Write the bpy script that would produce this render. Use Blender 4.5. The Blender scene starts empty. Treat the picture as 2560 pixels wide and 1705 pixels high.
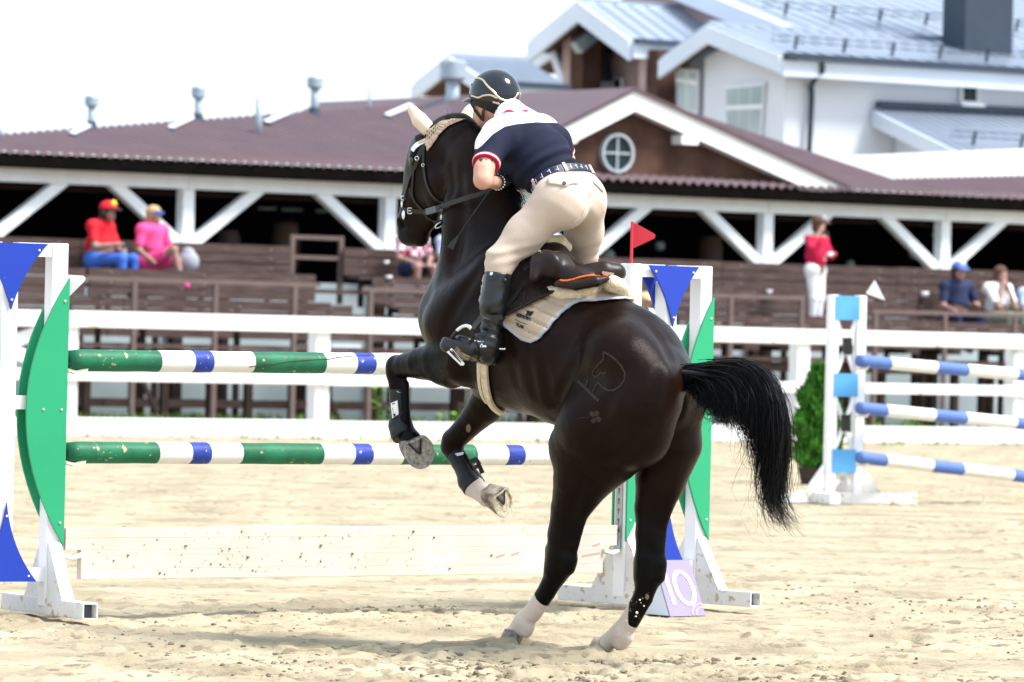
import bpy, math, random
import numpy as np
from mathutils import Vector, Matrix
from mathutils.bvhtree import BVHTree

random.seed(7); np.random.seed(7)
scene = bpy.context.scene
COL = scene.collection

# ------------------------------------------------------------------ camera, sky, sun, exposure
FPX, CX, CY = 12500.0, 1280.0, 852.5          # focal length and centre, in photograph pixels
ROLL, PITCH, CAMZ = 0.0235, -0.0010, 1.33
cp, sp = math.cos(PITCH), math.sin(PITCH)
FWD = Vector((0, cp, sp)); R0 = Vector((1, 0, 0)); U0 = Vector((0, -sp, cp))
CR = R0*math.cos(ROLL) + U0*math.sin(ROLL)
CU = U0*math.cos(ROLL) - R0*math.sin(ROLL)
CAM = Vector((0, 0, CAMZ))
cam_data = bpy.data.cameras.new('camera'); cam = bpy.data.objects.new('camera', cam_data); COL.objects.link(cam)
cam.matrix_world = Matrix(((CR.x, CU.x, -FWD.x, 0), (CR.y, CU.y, -FWD.y, 0), (CR.z, CU.z, -FWD.z, CAMZ), (0, 0, 0, 1)))
cam_data.sensor_width = 36.0; cam_data.sensor_fit = 'HORIZONTAL'; cam_data.lens = 36.0*FPX/2560.0
cam_data.clip_start = 0.5; cam_data.clip_end = 5000
cam_data.dof.use_dof = True; cam_data.dof.focus_distance = 21.2; cam_data.dof.aperture_fstop = 6.0
scene.camera = cam

SUN_AZ, SUN_EL = math.radians(106), math.radians(56)      # azimuth clockwise from +Y (view direction)
world = bpy.data.worlds.new('World'); scene.world = world; world.use_nodes = True
wn = world.node_tree.nodes; wl = world.node_tree.links
bg = wn['Background']
sky = wn.new('ShaderNodeTexSky'); sky.sky_type = 'NISHITA'; sky.sun_disc = False
sky.sun_elevation = SUN_EL; sky.sun_rotation = SUN_AZ
sky.air_density = 1.0; sky.dust_density = 2.0; sky.ozone_density = 1.0
# a bright, thinly overcast summer sky: the clear-sky model veiled by an even white cloud layer
veil = wn.new('ShaderNodeMix'); veil.data_type = 'RGBA'; veil.inputs['Factor'].default_value = 0.72
veil.inputs['B'].default_value = (4.7, 5.35, 5.95, 1.0)
wl.new(sky.outputs[0], veil.inputs['A']); wl.new(veil.outputs['Result'], bg.inputs[0]); bg.inputs[1].default_value = 0.15
sd = bpy.data.lights.new('sun', 'SUN'); sd.energy = 3.7; sd.angle = math.radians(18); sd.color = (1.0, 0.96, 0.90)
sun = bpy.data.objects.new('sun', sd); COL.objects.link(sun)
SUNV = Vector((math.sin(SUN_AZ)*math.cos(SUN_EL), math.cos(SUN_AZ)*math.cos(SUN_EL), math.sin(SUN_EL)))
sun.rotation_euler = SUNV.to_track_quat('Z', 'Y').to_euler()
vs = scene.view_settings
vs.view_transform = 'Standard'; vs.look = 'None'; vs.gamma = 1.0; vs.use_curve_mapping = False
vs.exposure = 0.94

# ------------------------------------------------------------------ placing: photograph pixel -> point of the place
def ray(px, py):
    return CR*((px-CX)/FPX) + CU*((CY-py)/FPX) + FWD
def P(px, py, Y):
    d = ray(px, py); return CAM + d*(Y/d.y)
def hit(px, py, q, n):
    d = ray(px, py); return CAM + d*((q-CAM).dot(n)/d.dot(n))
def G(px, py, z=0.0):
    return hit(px, py, Vector((0, 0, z)), Vector((0, 0, 1)))
def to_px(p):
    d = p-CAM; w = d.dot(FWD); return (CX+FPX*d.dot(CR)/w, CY-FPX*d.dot(CU)/w)
def to_px_np(V):
    d = V-np.array(CAM); w = d@np.array(FWD)
    return CX+FPX*(d@np.array(CR))/w, CY-FPX*(d@np.array(CU))/w
# horse frame: forward HF, left HL
HF = Vector((-0.70, 0.714, 0)).normalized(); HL = Vector((-HF.y, HF.x, 0))
HO = Vector((0.363, 20.856, 0))
def H(px, py, l=0.0):
    return hit(px, py, HO+HL*l, HL)
def mirror(p):
    return p - HL*(2*(p-HO).dot(HL))
# grandstand frame: along SA, away SN
SA = Vector((0.823, 0.568, 0)).normalized(); SN = Vector((-SA.y, SA.x, 0)); SO = Vector((0, 64.2, 0))
def S(px, py, n):
    return hit(px, py, SO+SN*n, SN)
def S_tz(px, py, n):
    p = S(px, py, n); return (p-SO).dot(SA), p.z
def T(px, py, t):                              # hit the plane across the stand at position t
    return hit(px, py, SO+SA*t, SA)
def W(t, n, z):
    return SO + SA*t + SN*n + Vector((0, 0, z))
UP = Vector((0, 0, 1))

# ------------------------------------------------------------------ materials
def c3(c): return (c[0], c[1], c[2], 1.0)
def mat(name, col, rough=0.55, var=0.12, scale=8.0, bump=0.0, bscale=60.0, metal=0.0, spec=0.25, coat=0.0,
        sheen=0.0, col2=None, stretch=None, attrs=(), detail=5.0, dirt=None, bump2=None):
    """procedural material: noise-varied colour, fine relief; attrs = [(attribute, colour)] layered where the mesh attribute > 0"""
    m = bpy.data.materials.new(name); m.use_nodes = True
    nt = m.node_tree; b = nt.nodes['Principled BSDF']; L = nt.links.new
    tc = nt.nodes.new('ShaderNodeTexCoord'); src = tc.outputs['Object']
    if stretch:
        mp = nt.nodes.new('ShaderNodeMapping'); mp.inputs['Scale'].default_value = stretch
        L(src, mp.inputs[0]); src = mp.outputs[0]
    n = nt.nodes.new('ShaderNodeTexNoise'); n.inputs['Scale'].default_value = scale; n.inputs['Detail'].default_value = detail
    L(src, n.inputs['Vector'])
    r = nt.nodes.new('ShaderNodeValToRGB')
    a = tuple(max(0, x*(1-var)) for x in col); c = col2 if col2 else tuple(min(1, x*(1+var)) for x in col)
    r.color_ramp.elements[0].color = c3(a); r.color_ramp.elements[1].color = c3(c)
    r.color_ramp.elements[0].position = 0.32; r.color_ramp.elements[1].position = 0.68
    L(n.outputs['Fac'], r.inputs[0]); out = r.outputs[0]
    if dirt:                                    # (colour, scale, threshold): worn / splashed spots
        n2 = nt.nodes.new('ShaderNodeTexNoise'); n2.inputs['Scale'].default_value = dirt[1]; n2.inputs['Detail'].default_value = 6
        L(tc.outputs['Object'], n2.inputs['Vector'])
        mr = nt.nodes.new('ShaderNodeMapRange'); mr.inputs['From Min'].default_value = dirt[2]; mr.inputs['From Max'].default_value = dirt[2]+0.06
        L(n2.outputs['Fac'], mr.inputs[0])
        mx = nt.nodes.new('ShaderNodeMix'); mx.data_type = 'RGBA'; mx.inputs['B'].default_value = c3(dirt[0])
        L(mr.outputs[0], mx.inputs['Factor']); L(out, mx.inputs['A']); out = mx.outputs['Result']
    for at, colr in attrs:
        an = nt.nodes.new('ShaderNodeAttribute'); an.attribute_name = at
        mr = nt.nodes.new('ShaderNodeMapRange'); mr.inputs['From Min'].default_value = -0.0015; mr.inputs['From Max'].default_value = 0.0015
        L(an.outputs['Fac'], mr.inputs[0])
        mx = nt.nodes.new('ShaderNodeMix'); mx.data_type = 'RGBA'; mx.inputs['B'].default_value = c3(colr)
        L(mr.outputs[0], mx.inputs['Factor']); L(out, mx.inputs['A']); out = mx.outputs['Result']
    L(out, b.inputs['Base Color'])
    b.inputs['Roughness'].default_value = rough; b.inputs['Metallic'].default_value = metal
    b.inputs['Specular IOR Level'].default_value = spec
    b.inputs['Coat Weight'].default_value = coat; b.inputs['Coat Roughness'].default_value = 0.08
    if sheen: b.inputs['Sheen Weight'].default_value = sheen
    if bump:
        nb = nt.nodes.new('ShaderNodeTexNoise'); nb.inputs['Scale'].default_value = bscale; nb.inputs['Detail'].default_value = 6
        L(src, nb.inputs['Vector'])
        bp = nt.nodes.new('ShaderNodeBump'); bp.inputs['Strength'].default_value = bump; bp.inputs['Distance'].default_value = 0.01
        L(nb.outputs['Fac'], bp.inputs['Height']); L(bp.outputs[0], b.inputs['Normal'])
        if bump2:                               # (scale, strength): broader relief under the fine one
            n3 = nt.nodes.new('ShaderNodeTexNoise'); n3.inputs['Scale'].default_value = bump2[0]; n3.inputs['Detail'].default_value = 2
            L(tc.outputs['Object'], n3.inputs['Vector']); b2 = nt.nodes.new('ShaderNodeBump'); b2.inputs['Strength'].default_value = bump2[1]; b2.inputs['Distance'].default_value = 0.02
            L(n3.outputs['Fac'], b2.inputs['Height']); L(b2.outputs[0], bp.inputs['Normal'])
    return m

# ------------------------------------------------------------------ objects
def link(o, parent=None):
    COL.objects.link(o)
    if parent is not None: o.parent = parent
    return o
def origin_of(o):
    v = Vector((0, 0, 0))
    while o is not None:
        v += o.location; o = o.parent
    return v
def tag(o, label=None, cat=None, group=None, kind=None):
    if label: o['label'] = label
    if cat: o['category'] = cat
    if group: o['group'] = group
    if kind: o['kind'] = kind
    return o
def thing(name, loc, label, cat, group=None):
    o = bpy.data.objects.new(name, None); o.empty_display_size = 0.1; link(o); o.location = loc
    return tag(o, label, cat, group)
def mesh_obj(name, V, Fc, material, parent=None, smooth=False, attrs=None, mats=None, midx=None):
    org = origin_of(parent)
    V = np.asarray([tuple(v) for v in V] if not isinstance(V, np.ndarray) else V, dtype=np.float64) - np.array(org)
    me = bpy.data.meshes.new(name)
    me.from_pydata(V.tolist() if isinstance(V, np.ndarray) else V, [], Fc.tolist() if isinstance(Fc, np.ndarray) else Fc)
    for m in (mats or [material]): me.materials.append(m)
    if midx is not None: me.polygons.foreach_set('material_index', np.asarray(midx, dtype=np.int32))
    if smooth: me.polygons.foreach_set('use_smooth', np.ones(len(me.polygons), dtype=bool))
    if attrs:
        for k, arr in attrs.items():
            at = me.attributes.new(k, 'FLOAT', 'POINT'); at.data.foreach_set('value', np.asarray(arr, dtype=np.float32))
    me.update()
    return link(bpy.data.objects.new(name, me), parent)
def bevel(o, w=0.004, seg=2):
    b = o.modifiers.new('bevel', 'BEVEL'); b.width = w; b.segments = seg; b.limit_method = 'ANGLE'; return o

class MB:
    def __init__(s): s.v = []; s.f = []; s.m = []; s.cur = 0
    def add(s, vs, fs):
        o = len(s.v); s.v += [tuple(x) for x in vs]; s.f += [tuple(i+o for i in f) for f in fs]; s.m += [s.cur]*len(fs)
    def obox(s, c, ax, ay, az):                 # centre and three half-axis vectors
        c = Vector(c); vs = [c+ax*i+ay*j+az*k for i in (-1, 1) for j in (-1, 1) for k in (-1, 1)]
        fs = [(0, 1, 3, 2), (4, 6, 7, 5), (0, 4, 5, 1), (2, 3, 7, 6), (0, 2, 6, 4), (1, 5, 7, 3)]
        if ax.cross(ay).dot(az) < 0: fs = [f[::-1] for f in fs]
        s.add(vs, fs)
    def bar(s, a, b, w, h, up=UP):              # square bar from a to b, w sideways, h along up
        a = Vector(a); b = Vector(b); d = (b-a); e = d.normalized(); sd_ = e.cross(up)
        if sd_.length < 1e-5: sd_ = e.cross(Vector((1, 0, 0)))
        sd_.normalize(); u = sd_.cross(e)
        s.obox((a+b)/2, d/2, sd_*w/2, u*h/2)
    def sbox(s, t0, t1, n0, n1, z0, z1):        # box in the grandstand frame
        s.obox(W((t0+t1)/2, (n0+n1)/2, (z0+z1)/2), SA*(t1-t0)/2, SN*(n1-n0)/2, UP*(z1-z0)/2)
    def prism(s, pts, d):                       # polygon (3D points) extruded by vector d
        n = len(pts); pts = [Vector(p) for p in pts]
        nr = Vector((0, 0, 0))
        for i in range(n): nr += (pts[i]-pts[0]).cross(pts[(i+1) % n]-pts[0])
        if nr.dot(d) > 0: pts = pts[::-1]
        vs = pts+[p+d for p in pts]
        fs = [tuple(range(n)), tuple(range(2*n-1, n-1, -1))]
        fs += [(i, n+i, n+(i+1) % n, (i+1) % n)[::-1] if False else ((i+1) % n, i, n+i, n+(i+1) % n) for i in range(n)]
        s.add(vs, fs)
    def tube(s, pts, r, seg=8, cap=True):
        pts = [Vector(p) for p in pts]; n = len(pts)
        rr = r if isinstance(r, (list, tuple)) else [r]*n
        t0 = (pts[1]-pts[0]).normalized()
        u = t0.cross(UP) if abs(t0.z) < 0.95 else t0.cross(Vector((1, 0, 0))); u.normalize()
        vs = []
        for i, p in enumerate(pts):
            t = (pts[min(i+1, n-1)]-pts[max(i-1, 0)]).normalized()
            u = (u-t*u.dot(t)).normalized(); w = t.cross(u)
            vs += [p+(u*math.cos(2*math.pi*k/seg)+w*math.sin(2*math.pi*k/seg))*rr[i] for k in range(seg)]
        fs = [(i*seg+k, i*seg+(k+1) % seg, (i+1)*seg+(k+1) % seg, (i+1)*seg+k) for i in range(n-1) for k in range(seg)]
        if cap: fs += [tuple(range(seg-1, -1, -1)), tuple(range((n-1)*seg, n*seg))]
        s.add(vs, fs)
    def ribbon(s, pts, nrm, w, th):             # flat strap following pts with surface normals
        pts = [Vector(p) for p in pts]; n = len(pts); vs = []
        for i, p in enumerate(pts):
            t = (pts[min(i+1, n-1)]-pts[max(i-1, 0)]).normalized(); nn = Vector(nrm[i]); nn = (nn-t*nn.dot(t)).normalized(); sd_ = t.cross(nn)
            vs += [p+sd_*w/2, p+sd_*w/2+nn*th, p-sd_*w/2+nn*th, p-sd_*w/2]
        fs = [(i*4+k, i*4+(k+1) % 4, (i+1)*4+(k+1) % 4, (i+1)*4+k)[::-1] for i in range(n-1) for k in range(4)]
        fs += [(0, 1, 2, 3), tuple((n-1)*4+k for k in (3, 2, 1, 0))]
        s.add(vs, fs)
    def ball(s, c, rx, ry=None, rz=None, seg=12, rings=8, axes=None):
        ry = rx if ry is None else ry; rz = rx if rz is None else rz; c = Vector(c)
        ax = axes or (Vector((1, 0, 0)), Vector((0, 1, 0)), UP)
        vs = [c-ax[2]*rz]
        for i in range(1, rings):
            a = -math.pi/2+math.pi*i/rings
            vs += [c+ax[0]*(rx*math.cos(a)*math.cos(2*math.pi*k/seg))+ax[1]*(ry*math.cos(a)*math.sin(2*math.pi*k/seg))+ax[2]*(rz*math.sin(a)) for k in range(seg)]
        vs.append(c+ax[2]*rz); fs = []
        for k in range(seg):
            fs.append((0, 1+(k+1) % seg, 1+k))
            for i in range(rings-2):
                o = 1+i*seg; fs.append((o+k, o+(k+1) % seg, o+seg+(k+1) % seg, o+seg+k))
            o = 1+(rings-2)*seg; fs.append((o+k, o+(k+1) % seg, len(vs)-1))
        s.add(vs, fs)
    def build(s, name, material, parent=None, smooth=False, mats=None):
        return mesh_obj(name, s.v, s.f, material, parent, smooth, None, mats, s.m if mats else None)

# ------------------------------------------------------------------ signed distance modelling (smooth organic shapes)
class SDF:
    def __init__(s, lo, hi, h):
        s.h = h; s.lo = np.array(lo, dtype=np.float64); n = np.ceil((np.array(hi)-s.lo)/h).astype(int)+1
        s.n = n; s.ax = [(s.lo[i]+h*np.arange(n[i])).astype(np.float32) for i in range(3)]
        s.F = np.full(n, 1.0, dtype=np.float32)
    def sub(s, lo, hi):
        i0 = np.clip(np.floor((np.array(lo)-s.lo)/s.h).astype(int), 0, s.n-1); i1 = np.clip(np.ceil((np.array(hi)-s.lo)/s.h).astype(int)+1, 1, s.n)
        i1 = np.maximum(i1, i0+1)
        sl = tuple(slice(a, b) for a, b in zip(i0, i1))
        return sl, s.ax[0][sl[0]][:, None, None], s.ax[1][sl[1]][None, :, None], s.ax[2][sl[2]][None, None, :]
    def put(s, sl, d, k, op):
        f = s.F[sl]
        if op == 'add':
            if k <= 0: s.F[sl] = np.minimum(f, d); return
            h = np.clip(0.5+0.5*(f-d)/k, 0, 1); s.F[sl] = f*(1-h)+d*h-k*h*(1-h)
        else:
            d = -d
            if k <= 0: s.F[sl] = np.maximum(f, d); return
            h = np.clip(0.5-0.5*(f-d)/k, 0, 1); s.F[sl] = f*(1-h)+d*h+k*h*(1-h)
    def cap(s, a, b, ra, rb=None, k=0.03, flat=None, op='add'):
        rb = ra if rb is None else rb
        a = np.array(a, dtype=np.float32); b = np.array(b, dtype=np.float32); m = max(ra, rb)*(max(1, flat[1]) if flat else 1)+k+2*s.h
        sl, X, Y, Z = s.sub(np.minimum(a, b)-m, np.maximum(a, b)+m)
        px, py, pz = X-a[0], Y-a[1], Z-a[2]; ba = b-a
        if flat:
            w = np.array(flat[0], dtype=np.float32); g = 1.0/flat[1]-1.0
            t = (px*w[0]+py*w[1]+pz*w[2])*g; px = px+t*w[0]; py = py+t*w[1]; pz = pz+t*w[2]; ba = ba+w*float(ba@w)*g
        bb = float(ba@ba)+1e-12
        h = np.clip((px*ba[0]+py*ba[1]+pz*ba[2])/bb, 0, 1)
        d = np.sqrt((px-h*ba[0])**2+(py-h*ba[1])**2+(pz-h*ba[2])**2)-(ra+(rb-ra)*h)
        if flat and flat[1] < 1: d = d*(0.5+0.5*flat[1])
        s.put(sl, d, k, op); return s
    def chain(s, pts, rs, k=0.03, flat=None, op='add'):
        # one limb: its pieces are united first, then blended with the rest
        rm = max(rs)*(max(1, flat[1]) if flat else 1)+k+.012+2*s.h; A_ = np.array([tuple(p) for p in pts])
        sl, X, Y, Z = s.sub(A_.min(0)-rm, A_.max(0)+rm); keep = s.F[sl].copy(); s.F[sl] = 1.0
        for i in range(len(pts)-1): s.cap(pts[i], pts[i+1], rs[i], rs[i+1], .006, flat, 'add')
        d = s.F[sl].copy(); s.F[sl] = keep; s.put(sl, d, k, op)
        return s
    def ell(s, c, r, axes, k=0.03, op='add'):
        m = max(r)+k+2*s.h; c = np.array(c, dtype=np.float32)
        sl, X, Y, Z = s.sub(c-m, c+m); k0 = 0; k1 = 0
        for i in range(3):
            u = np.array(axes[i], dtype=np.float32); q = ((X-c[0])*u[0]+(Y-c[1])*u[1]+(Z-c[2])*u[2])/r[i]
            k0 = k0+q*q; k1 = k1+(q/r[i])**2
        k0 = np.sqrt(k0); k1 = np.sqrt(k1)+1e-9
        s.put(sl, k0*(k0-1)/k1, k, op); return s
    def sample(s, V):
        q = (V-s.lo)/s.h; q = np.clip(q, 0, s.n-1.001); i = q.astype(int); f = q-i; F = s.F; r = 0
        for dx in (0, 1):
            for dy in (0, 1):
                for dz in (0, 1):
                    w = (f[:, 0] if dx else 1-f[:, 0])*(f[:, 1] if dy else 1-f[:, 1])*(f[:, 2] if dz else 1-f[:, 2])
                    r = r+w*F[i[:, 0]+dx, i[:, 1]+dy, i[:, 2]+dz]
        return r
    def pts(s):
        X, Y, Z = np.meshgrid(*s.ax, indexing='ij'); return np.stack([X.ravel(), Y.ravel(), Z.ravel()], 1).astype(np.float64)
    def mesh(s, iso=0.0, smooth=1):
        F = s.F-iso; S_ = F < 0; n = s.n; nc = n-1
        acc = {}; lin_all = []; pos_all = []; quads = []
        for ax in range(3):
            o = [slice(None)]*3; p = [slice(None)]*3; o[ax] = slice(0, -1); p[ax] = slice(1, None)
            A = F[tuple(o)]; B = F[tuple(p)]
            idx = np.argwhere(S_[tuple(o)] != S_[tuple(p)])
            if len(idx) == 0: continue
            b1, b2 = (ax+1) % 3, (ax+2) % 3
            ok = (idx[:, b1] > 0) & (idx[:, b1] < nc[b1]) & (idx[:, b2] > 0) & (idx[:, b2] < nc[b2]); idx = idx[ok]
            a = A[idx[:, 0], idx[:, 1], idx[:, 2]]; b = B[idx[:, 0], idx[:, 1], idx[:, 2]]; t = a/(a-b)
            pos = idx.astype(np.float64); pos[:, ax] += t
            cells = []
            for d1, d2 in ((0, 0), (1, 0), (1, 1), (0, 1)):
                c = idx.copy(); c[:, b1] -= d1; c[:, b2] -= d2
                l = (c[:, 0]*nc[1]+c[:, 1])*nc[2]+c[:, 2]; cells.append(l); lin_all.append(l); pos_all.append(pos)
            q = np.stack(cells, 1); neg = a < 0; q[~neg] = q[~neg][:, ::-1]; quads.append(q)
        lin = np.concatenate(lin_all); pos = np.concatenate(pos_all); q = np.concatenate(quads)
        u, inv = np.unique(lin, return_inverse=True); cnt = np.bincount(inv)
        V = np.stack([np.bincount(inv, weights=pos[:, i])/cnt for i in range(3)], 1)
        q = np.searchsorted(u, q)
        V = s.lo+V*s.h
        V = relax(V, q, smooth)
        return V, q
def relax(V, q, it=1, lam=0.5):
    e = np.concatenate([q[:, [0, 1]], q[:, [1, 2]], q[:, [2, 3]], q[:, [3, 0]]]); e = np.concatenate([e, e[:, ::-1]])
    cnt = np.bincount(e[:, 0], minlength=len(V))[:, None]+1e-9
    for k in range(it):
        for lm in (lam, -lam*1.03):
            av = np.stack([np.bincount(e[:, 0], weights=V[e[:, 1], i], minlength=len(V)) for i in range(3)], 1)/cnt
            V = V+(av-V)*lm
    return V
def hash2(ix, iy, sd_=0):
    x = (ix.astype(np.int64)*374761393+iy.astype(np.int64)*668265263+sd_*1442695041) & 0x7fffffff
    x = ((x ^ (x >> 13))*1274126177) & 0x7fffffff
    return ((x ^ (x >> 16)) & 0xffff)/65535.0
def vnoise(x, y, sd_=0):
    ix = np.floor(x).astype(np.int64); iy = np.floor(y).astype(np.int64); fx = x-ix; fy = y-iy
    fx = fx*fx*(3-2*fx); fy = fy*fy*(3-2*fy)
    a = hash2(ix, iy, sd_); b = hash2(ix+1, iy, sd_); c = hash2(ix, iy+1, sd_); d = hash2(ix+1, iy+1, sd_)
    return (a*(1-fx)+b*fx)*(1-fy)+(c*(1-fx)+d*fx)*fy-0.5
def poly_sdf(x, y, poly):                       # signed distance (negative inside) to a 2D polygon, vectorised
    d = np.full(x.shape, 1e9); ins = np.zeros(x.shape, dtype=bool); n = len(poly)
    for i in range(n):
        ax_, ay_ = poly[i]; bx, by = poly[(i+1) % n]; ex, ey = bx-ax_, by-ay_; wx, wy = x-ax_, y-ay_
        t = np.clip((wx*ex+wy*ey)/(ex*ex+ey*ey+1e-12), 0, 1); d = np.minimum(d, (wx-ex*t)**2+(wy-ey*t)**2)
        c = ((ay_ > y) != (by > y)) & (x < (bx-ax_)*(y-ay_)/(by-ay_+1e-12)+ax_); ins ^= c
    d = np.sqrt(d); return np.where(ins, -d, d)
def poly_curve(pts, n=6):                       # Catmull-Rom through points
    out = []; P_ = [Vector(p) for p in pts]; P_ = [P_[0]*2-P_[1]]+P_+[P_[-1]*2-P_[-2]]
    for i in range(1, len(P_)-2):
        for k in range(n):
            t = k/n; a, b, c, d = P_[i-1], P_[i], P_[i+1], P_[i+2]
            out.append(0.5*((2*b)+(c-a)*t+(2*a-5*b+4*c-d)*t*t+(3*b-a-3*c+d)*t**3))
    out.append(P_[-2]); return out
# ================================================================== SETTING
M = {}
M['white'] = mat('white_paint', (0.80, 0.80, 0.82), 0.45, 0.05, 3.0, 0.05, 40, dirt=((0.55, 0.5, 0.42), 5.0, 0.66))
M['white_clean'] = mat('white_lacquer', (0.82, 0.82, 0.84), 0.35, 0.03, 3.0)
M['white_dirty'] = mat('white_steel_splashed', (0.74, 0.73, 0.72), 0.45, 0.06, 6.0, 0.05, 60, dirt=((0.48, 0.40, 0.28), 22.0, 0.58))
M['brown_wood'] = mat('weathered_brown_wood', (0.070, 0.046, 0.042), 0.7, 0.25, 3.0, 0.2, 30, stretch=(1, 1, 12), col2=(0.115, 0.080, 0.074), spec=0.1)
M['dark_wood'] = mat('dark_brown_beam', (0.038, 0.026, 0.023), 0.85, 0.2, 4.0, spec=0.05)
M['shade_black'] = mat('shade_black_board', (0.006, 0.005, 0.005), 0.9, 0.2, 4.0, spec=0.0)  # near-black, so the shade under the roof edge is in the colour
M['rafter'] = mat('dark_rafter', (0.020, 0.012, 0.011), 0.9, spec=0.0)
M['brown_steel'] = mat('brown_painted_steel', (0.13, 0.095, 0.09), 0.5, 0.1, 5.0)
M['roof_tile'] = mat('purple_brown_roof_sheet', (0.100, 0.064, 0.075), 0.5, 0.10, 1.5, 0.1, 30)
M['blue_wall'] = mat('pale_blue_grey_wall', (0.38, 0.47, 0.52), 0.7, 0.08, 1.5)
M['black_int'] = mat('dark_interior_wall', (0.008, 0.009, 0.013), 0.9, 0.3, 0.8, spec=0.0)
M['beam_white'] = mat('white_timber', (0.90, 0.94, 0.98), 0.5, 0.05, 4.0, 0.05, 30)
M['brick'] = mat('brown_brick', (0.075, 0.040, 0.032), 0.85, 0.25, 2.5, 0.3, 30, col2=(0.10, 0.055, 0.043), spec=0.1)
M['brick_pink'] = mat('pink_brick', (0.40, 0.29, 0.29), 0.85, 0.12, 3.0)
M['render_white'] = mat('white_render', (0.70, 0.73, 0.80), 0.85, 0.03, 0.6)
M['fascia'] = mat('pale_fascia', (0.64, 0.71, 0.82), 0.5, 0.04, 1.0)
M['metal_roof'] = mat('grey_standing_seam_roof', (0.40, 0.46, 0.56), 0.36, 0.06, 0.6, metal=0.7)
M['seam'] = mat('roof_seam', (0.30, 0.35, 0.42), 0.4, 0.1, 2.0, metal=0.5)
M['metal_dark'] = mat('dark_grey_steel', (0.035, 0.05, 0.075), 0.4, 0.1, 2.0)
M['galv'] = mat('galvanised_steel', (0.33, 0.40, 0.46), 0.5, 0.15, 6.0, metal=0.3)
M['soffit'] = mat('brown_soffit_boards', (0.085, 0.045, 0.035), 0.7, 0.2, 2.0)
M['glass'] = mat('dark_window_glass', (0.012, 0.028, 0.032), 0.2, 0.1, 1.0, spec=0.18)
M['glass_pale'] = mat('pale_curtained_glass', (0.34, 0.42, 0.44), 0.15, 0.15, 1.0, spec=0.8)
M['terracotta'] = mat('clay_pot', (0.05, 0.035, 0.03), 0.8)

# ---- ground: one sheet to the horizon, a finely shaped sand arena on it
gb = MB(); gb.add([(-3000, -60, -0.06), (3000, -60, -0.06), (3000, 4500, -0.06), (-3000, 4500, -0.06)], [(0, 1, 2, 3)])
M['earth'] = mat('dry_ground', (0.36, 0.31, 0.22), 0.95, 0.15, 0.3)
tag(gb.build('ground', M['earth']), kind='structure')

pits = []
rs = np.random.RandomState(11)
for i in range(900):
    Y = 18.6+46*rs.rand()**1.8; pits.append((rs.uniform(-0.105, 0.105)*Y, Y, rs.uniform(0.04, 0.09), rs.uniform(0.006, 0.018)))
for i in range(170):                            # ploughed-up sand round the hind hooves and along the track
    k = rs.rand()
    pits.append((0.30-0.55*k+rs.normal(0, 0.22), 20.75+0.35*k+rs.normal(0, 0.16), rs.uniform(0.03, 0.07), rs.uniform(0.010, 0.024)))
for i in range(150):
    pits.append((rs.uniform(-0.6, 2.0), 19.7+rs.normal(0, 0.22), rs.uniform(0.03, 0.07), rs.uniform(0.008, 0.02)))
for i in range(70):                             # hoofprints
    Y = rs.uniform(19.0, 24.5); pits.append((rs.uniform(-0.1, 0.1)*Y, Y, rs.uniform(0.055, 0.08), 0.034))
pits = np.array(pits)
def gz(x, y):
    """height of the sand"""
    z = 0.014*vnoise(x*1.6, y*1.2, 1)+0.016*vnoise(x*4, y*3.2, 2)+0.014*vnoise(x*11, y*9, 3)+0.011*vnoise(x*30, y*27, 4)
    churn = np.clip(vnoise(x*0.9, y*0.55, 9)*2.2+0.25, 0, 1)
    z = z*(0.55+churn)+churn*0.012*vnoise(x*24, y*22, 6)
    return z-0.005
def gz1(x, y): return float(gz(np.array([x], dtype=float), np.array([y], dtype=float))[0])
ys = [15.0]
while ys[-1] < 70: ys.append(ys[-1]+(0.35 if ys[-1] < 18.4 else 0.016 if ys[-1] < 23.6 else 0.03 if ys[-1] < 28 else 0.0022*(ys[-1]-13)))
ys = np.array(ys); us = np.linspace(-0.125, 0.125, 560)
GX = us[None, :]*ys[:, None]; GY = np.repeat(ys[:, None], len(us), 1)
GZ = gz(GX, GY)
for (x, y, r, dpt) in pits:
    j0, j1 = np.searchsorted(ys, [y-2.5*r, y+2.5*r]); i0, i1 = np.searchsorted(us, [(x-2.5*r)/y, (x+2.5*r)/y])
    if j1 <= j0 or i1 <= i0: continue
    q = ((GX[j0:j1, i0:i1]-x)**2+(GY[j0:j1, i0:i1]-y)**2)/(r*r)
    GZ[j0:j1, i0:i1] += dpt*(0.55*np.exp(-(np.sqrt(q)-1.3)**2*5)-1.0*np.exp(-q*1.6))
GZ = np.clip(GZ, -0.035, 0.028)
mound = lambda x, y, cx, cy, r, h: h*np.exp(-((x-cx)**2+(y-cy)**2)/(r*r))
GZ += mound(GX, GY, 0.03, 21.06, 0.16, 0.045)+mound(GX, GY, 0.40, 20.86, 0.13, 0.022)
nyy, nxx = GX.shape
idx = np.arange(nyy*nxx).reshape(nyy, nxx)
q = np.stack([idx[:-1, :-1], idx[:-1, 1:], idx[1:, 1:], idx[1:, :-1]], -1).reshape(-1, 4)
M['sand'] = mat('arena_sand', (0.310, 0.258, 0.170), 0.95, 0.20, 1.6, 0.8, 60, col2=(0.435, 0.370, 0.260), dirt=((0.205, 0.165, 0.112), 8.0, 0.58), bump2=(16, .5))
tag(mesh_obj('arena_sand', np.stack([GX.ravel(), GY.ravel(), GZ.ravel()], 1), q, M['sand'], smooth=True), kind='structure')

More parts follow.
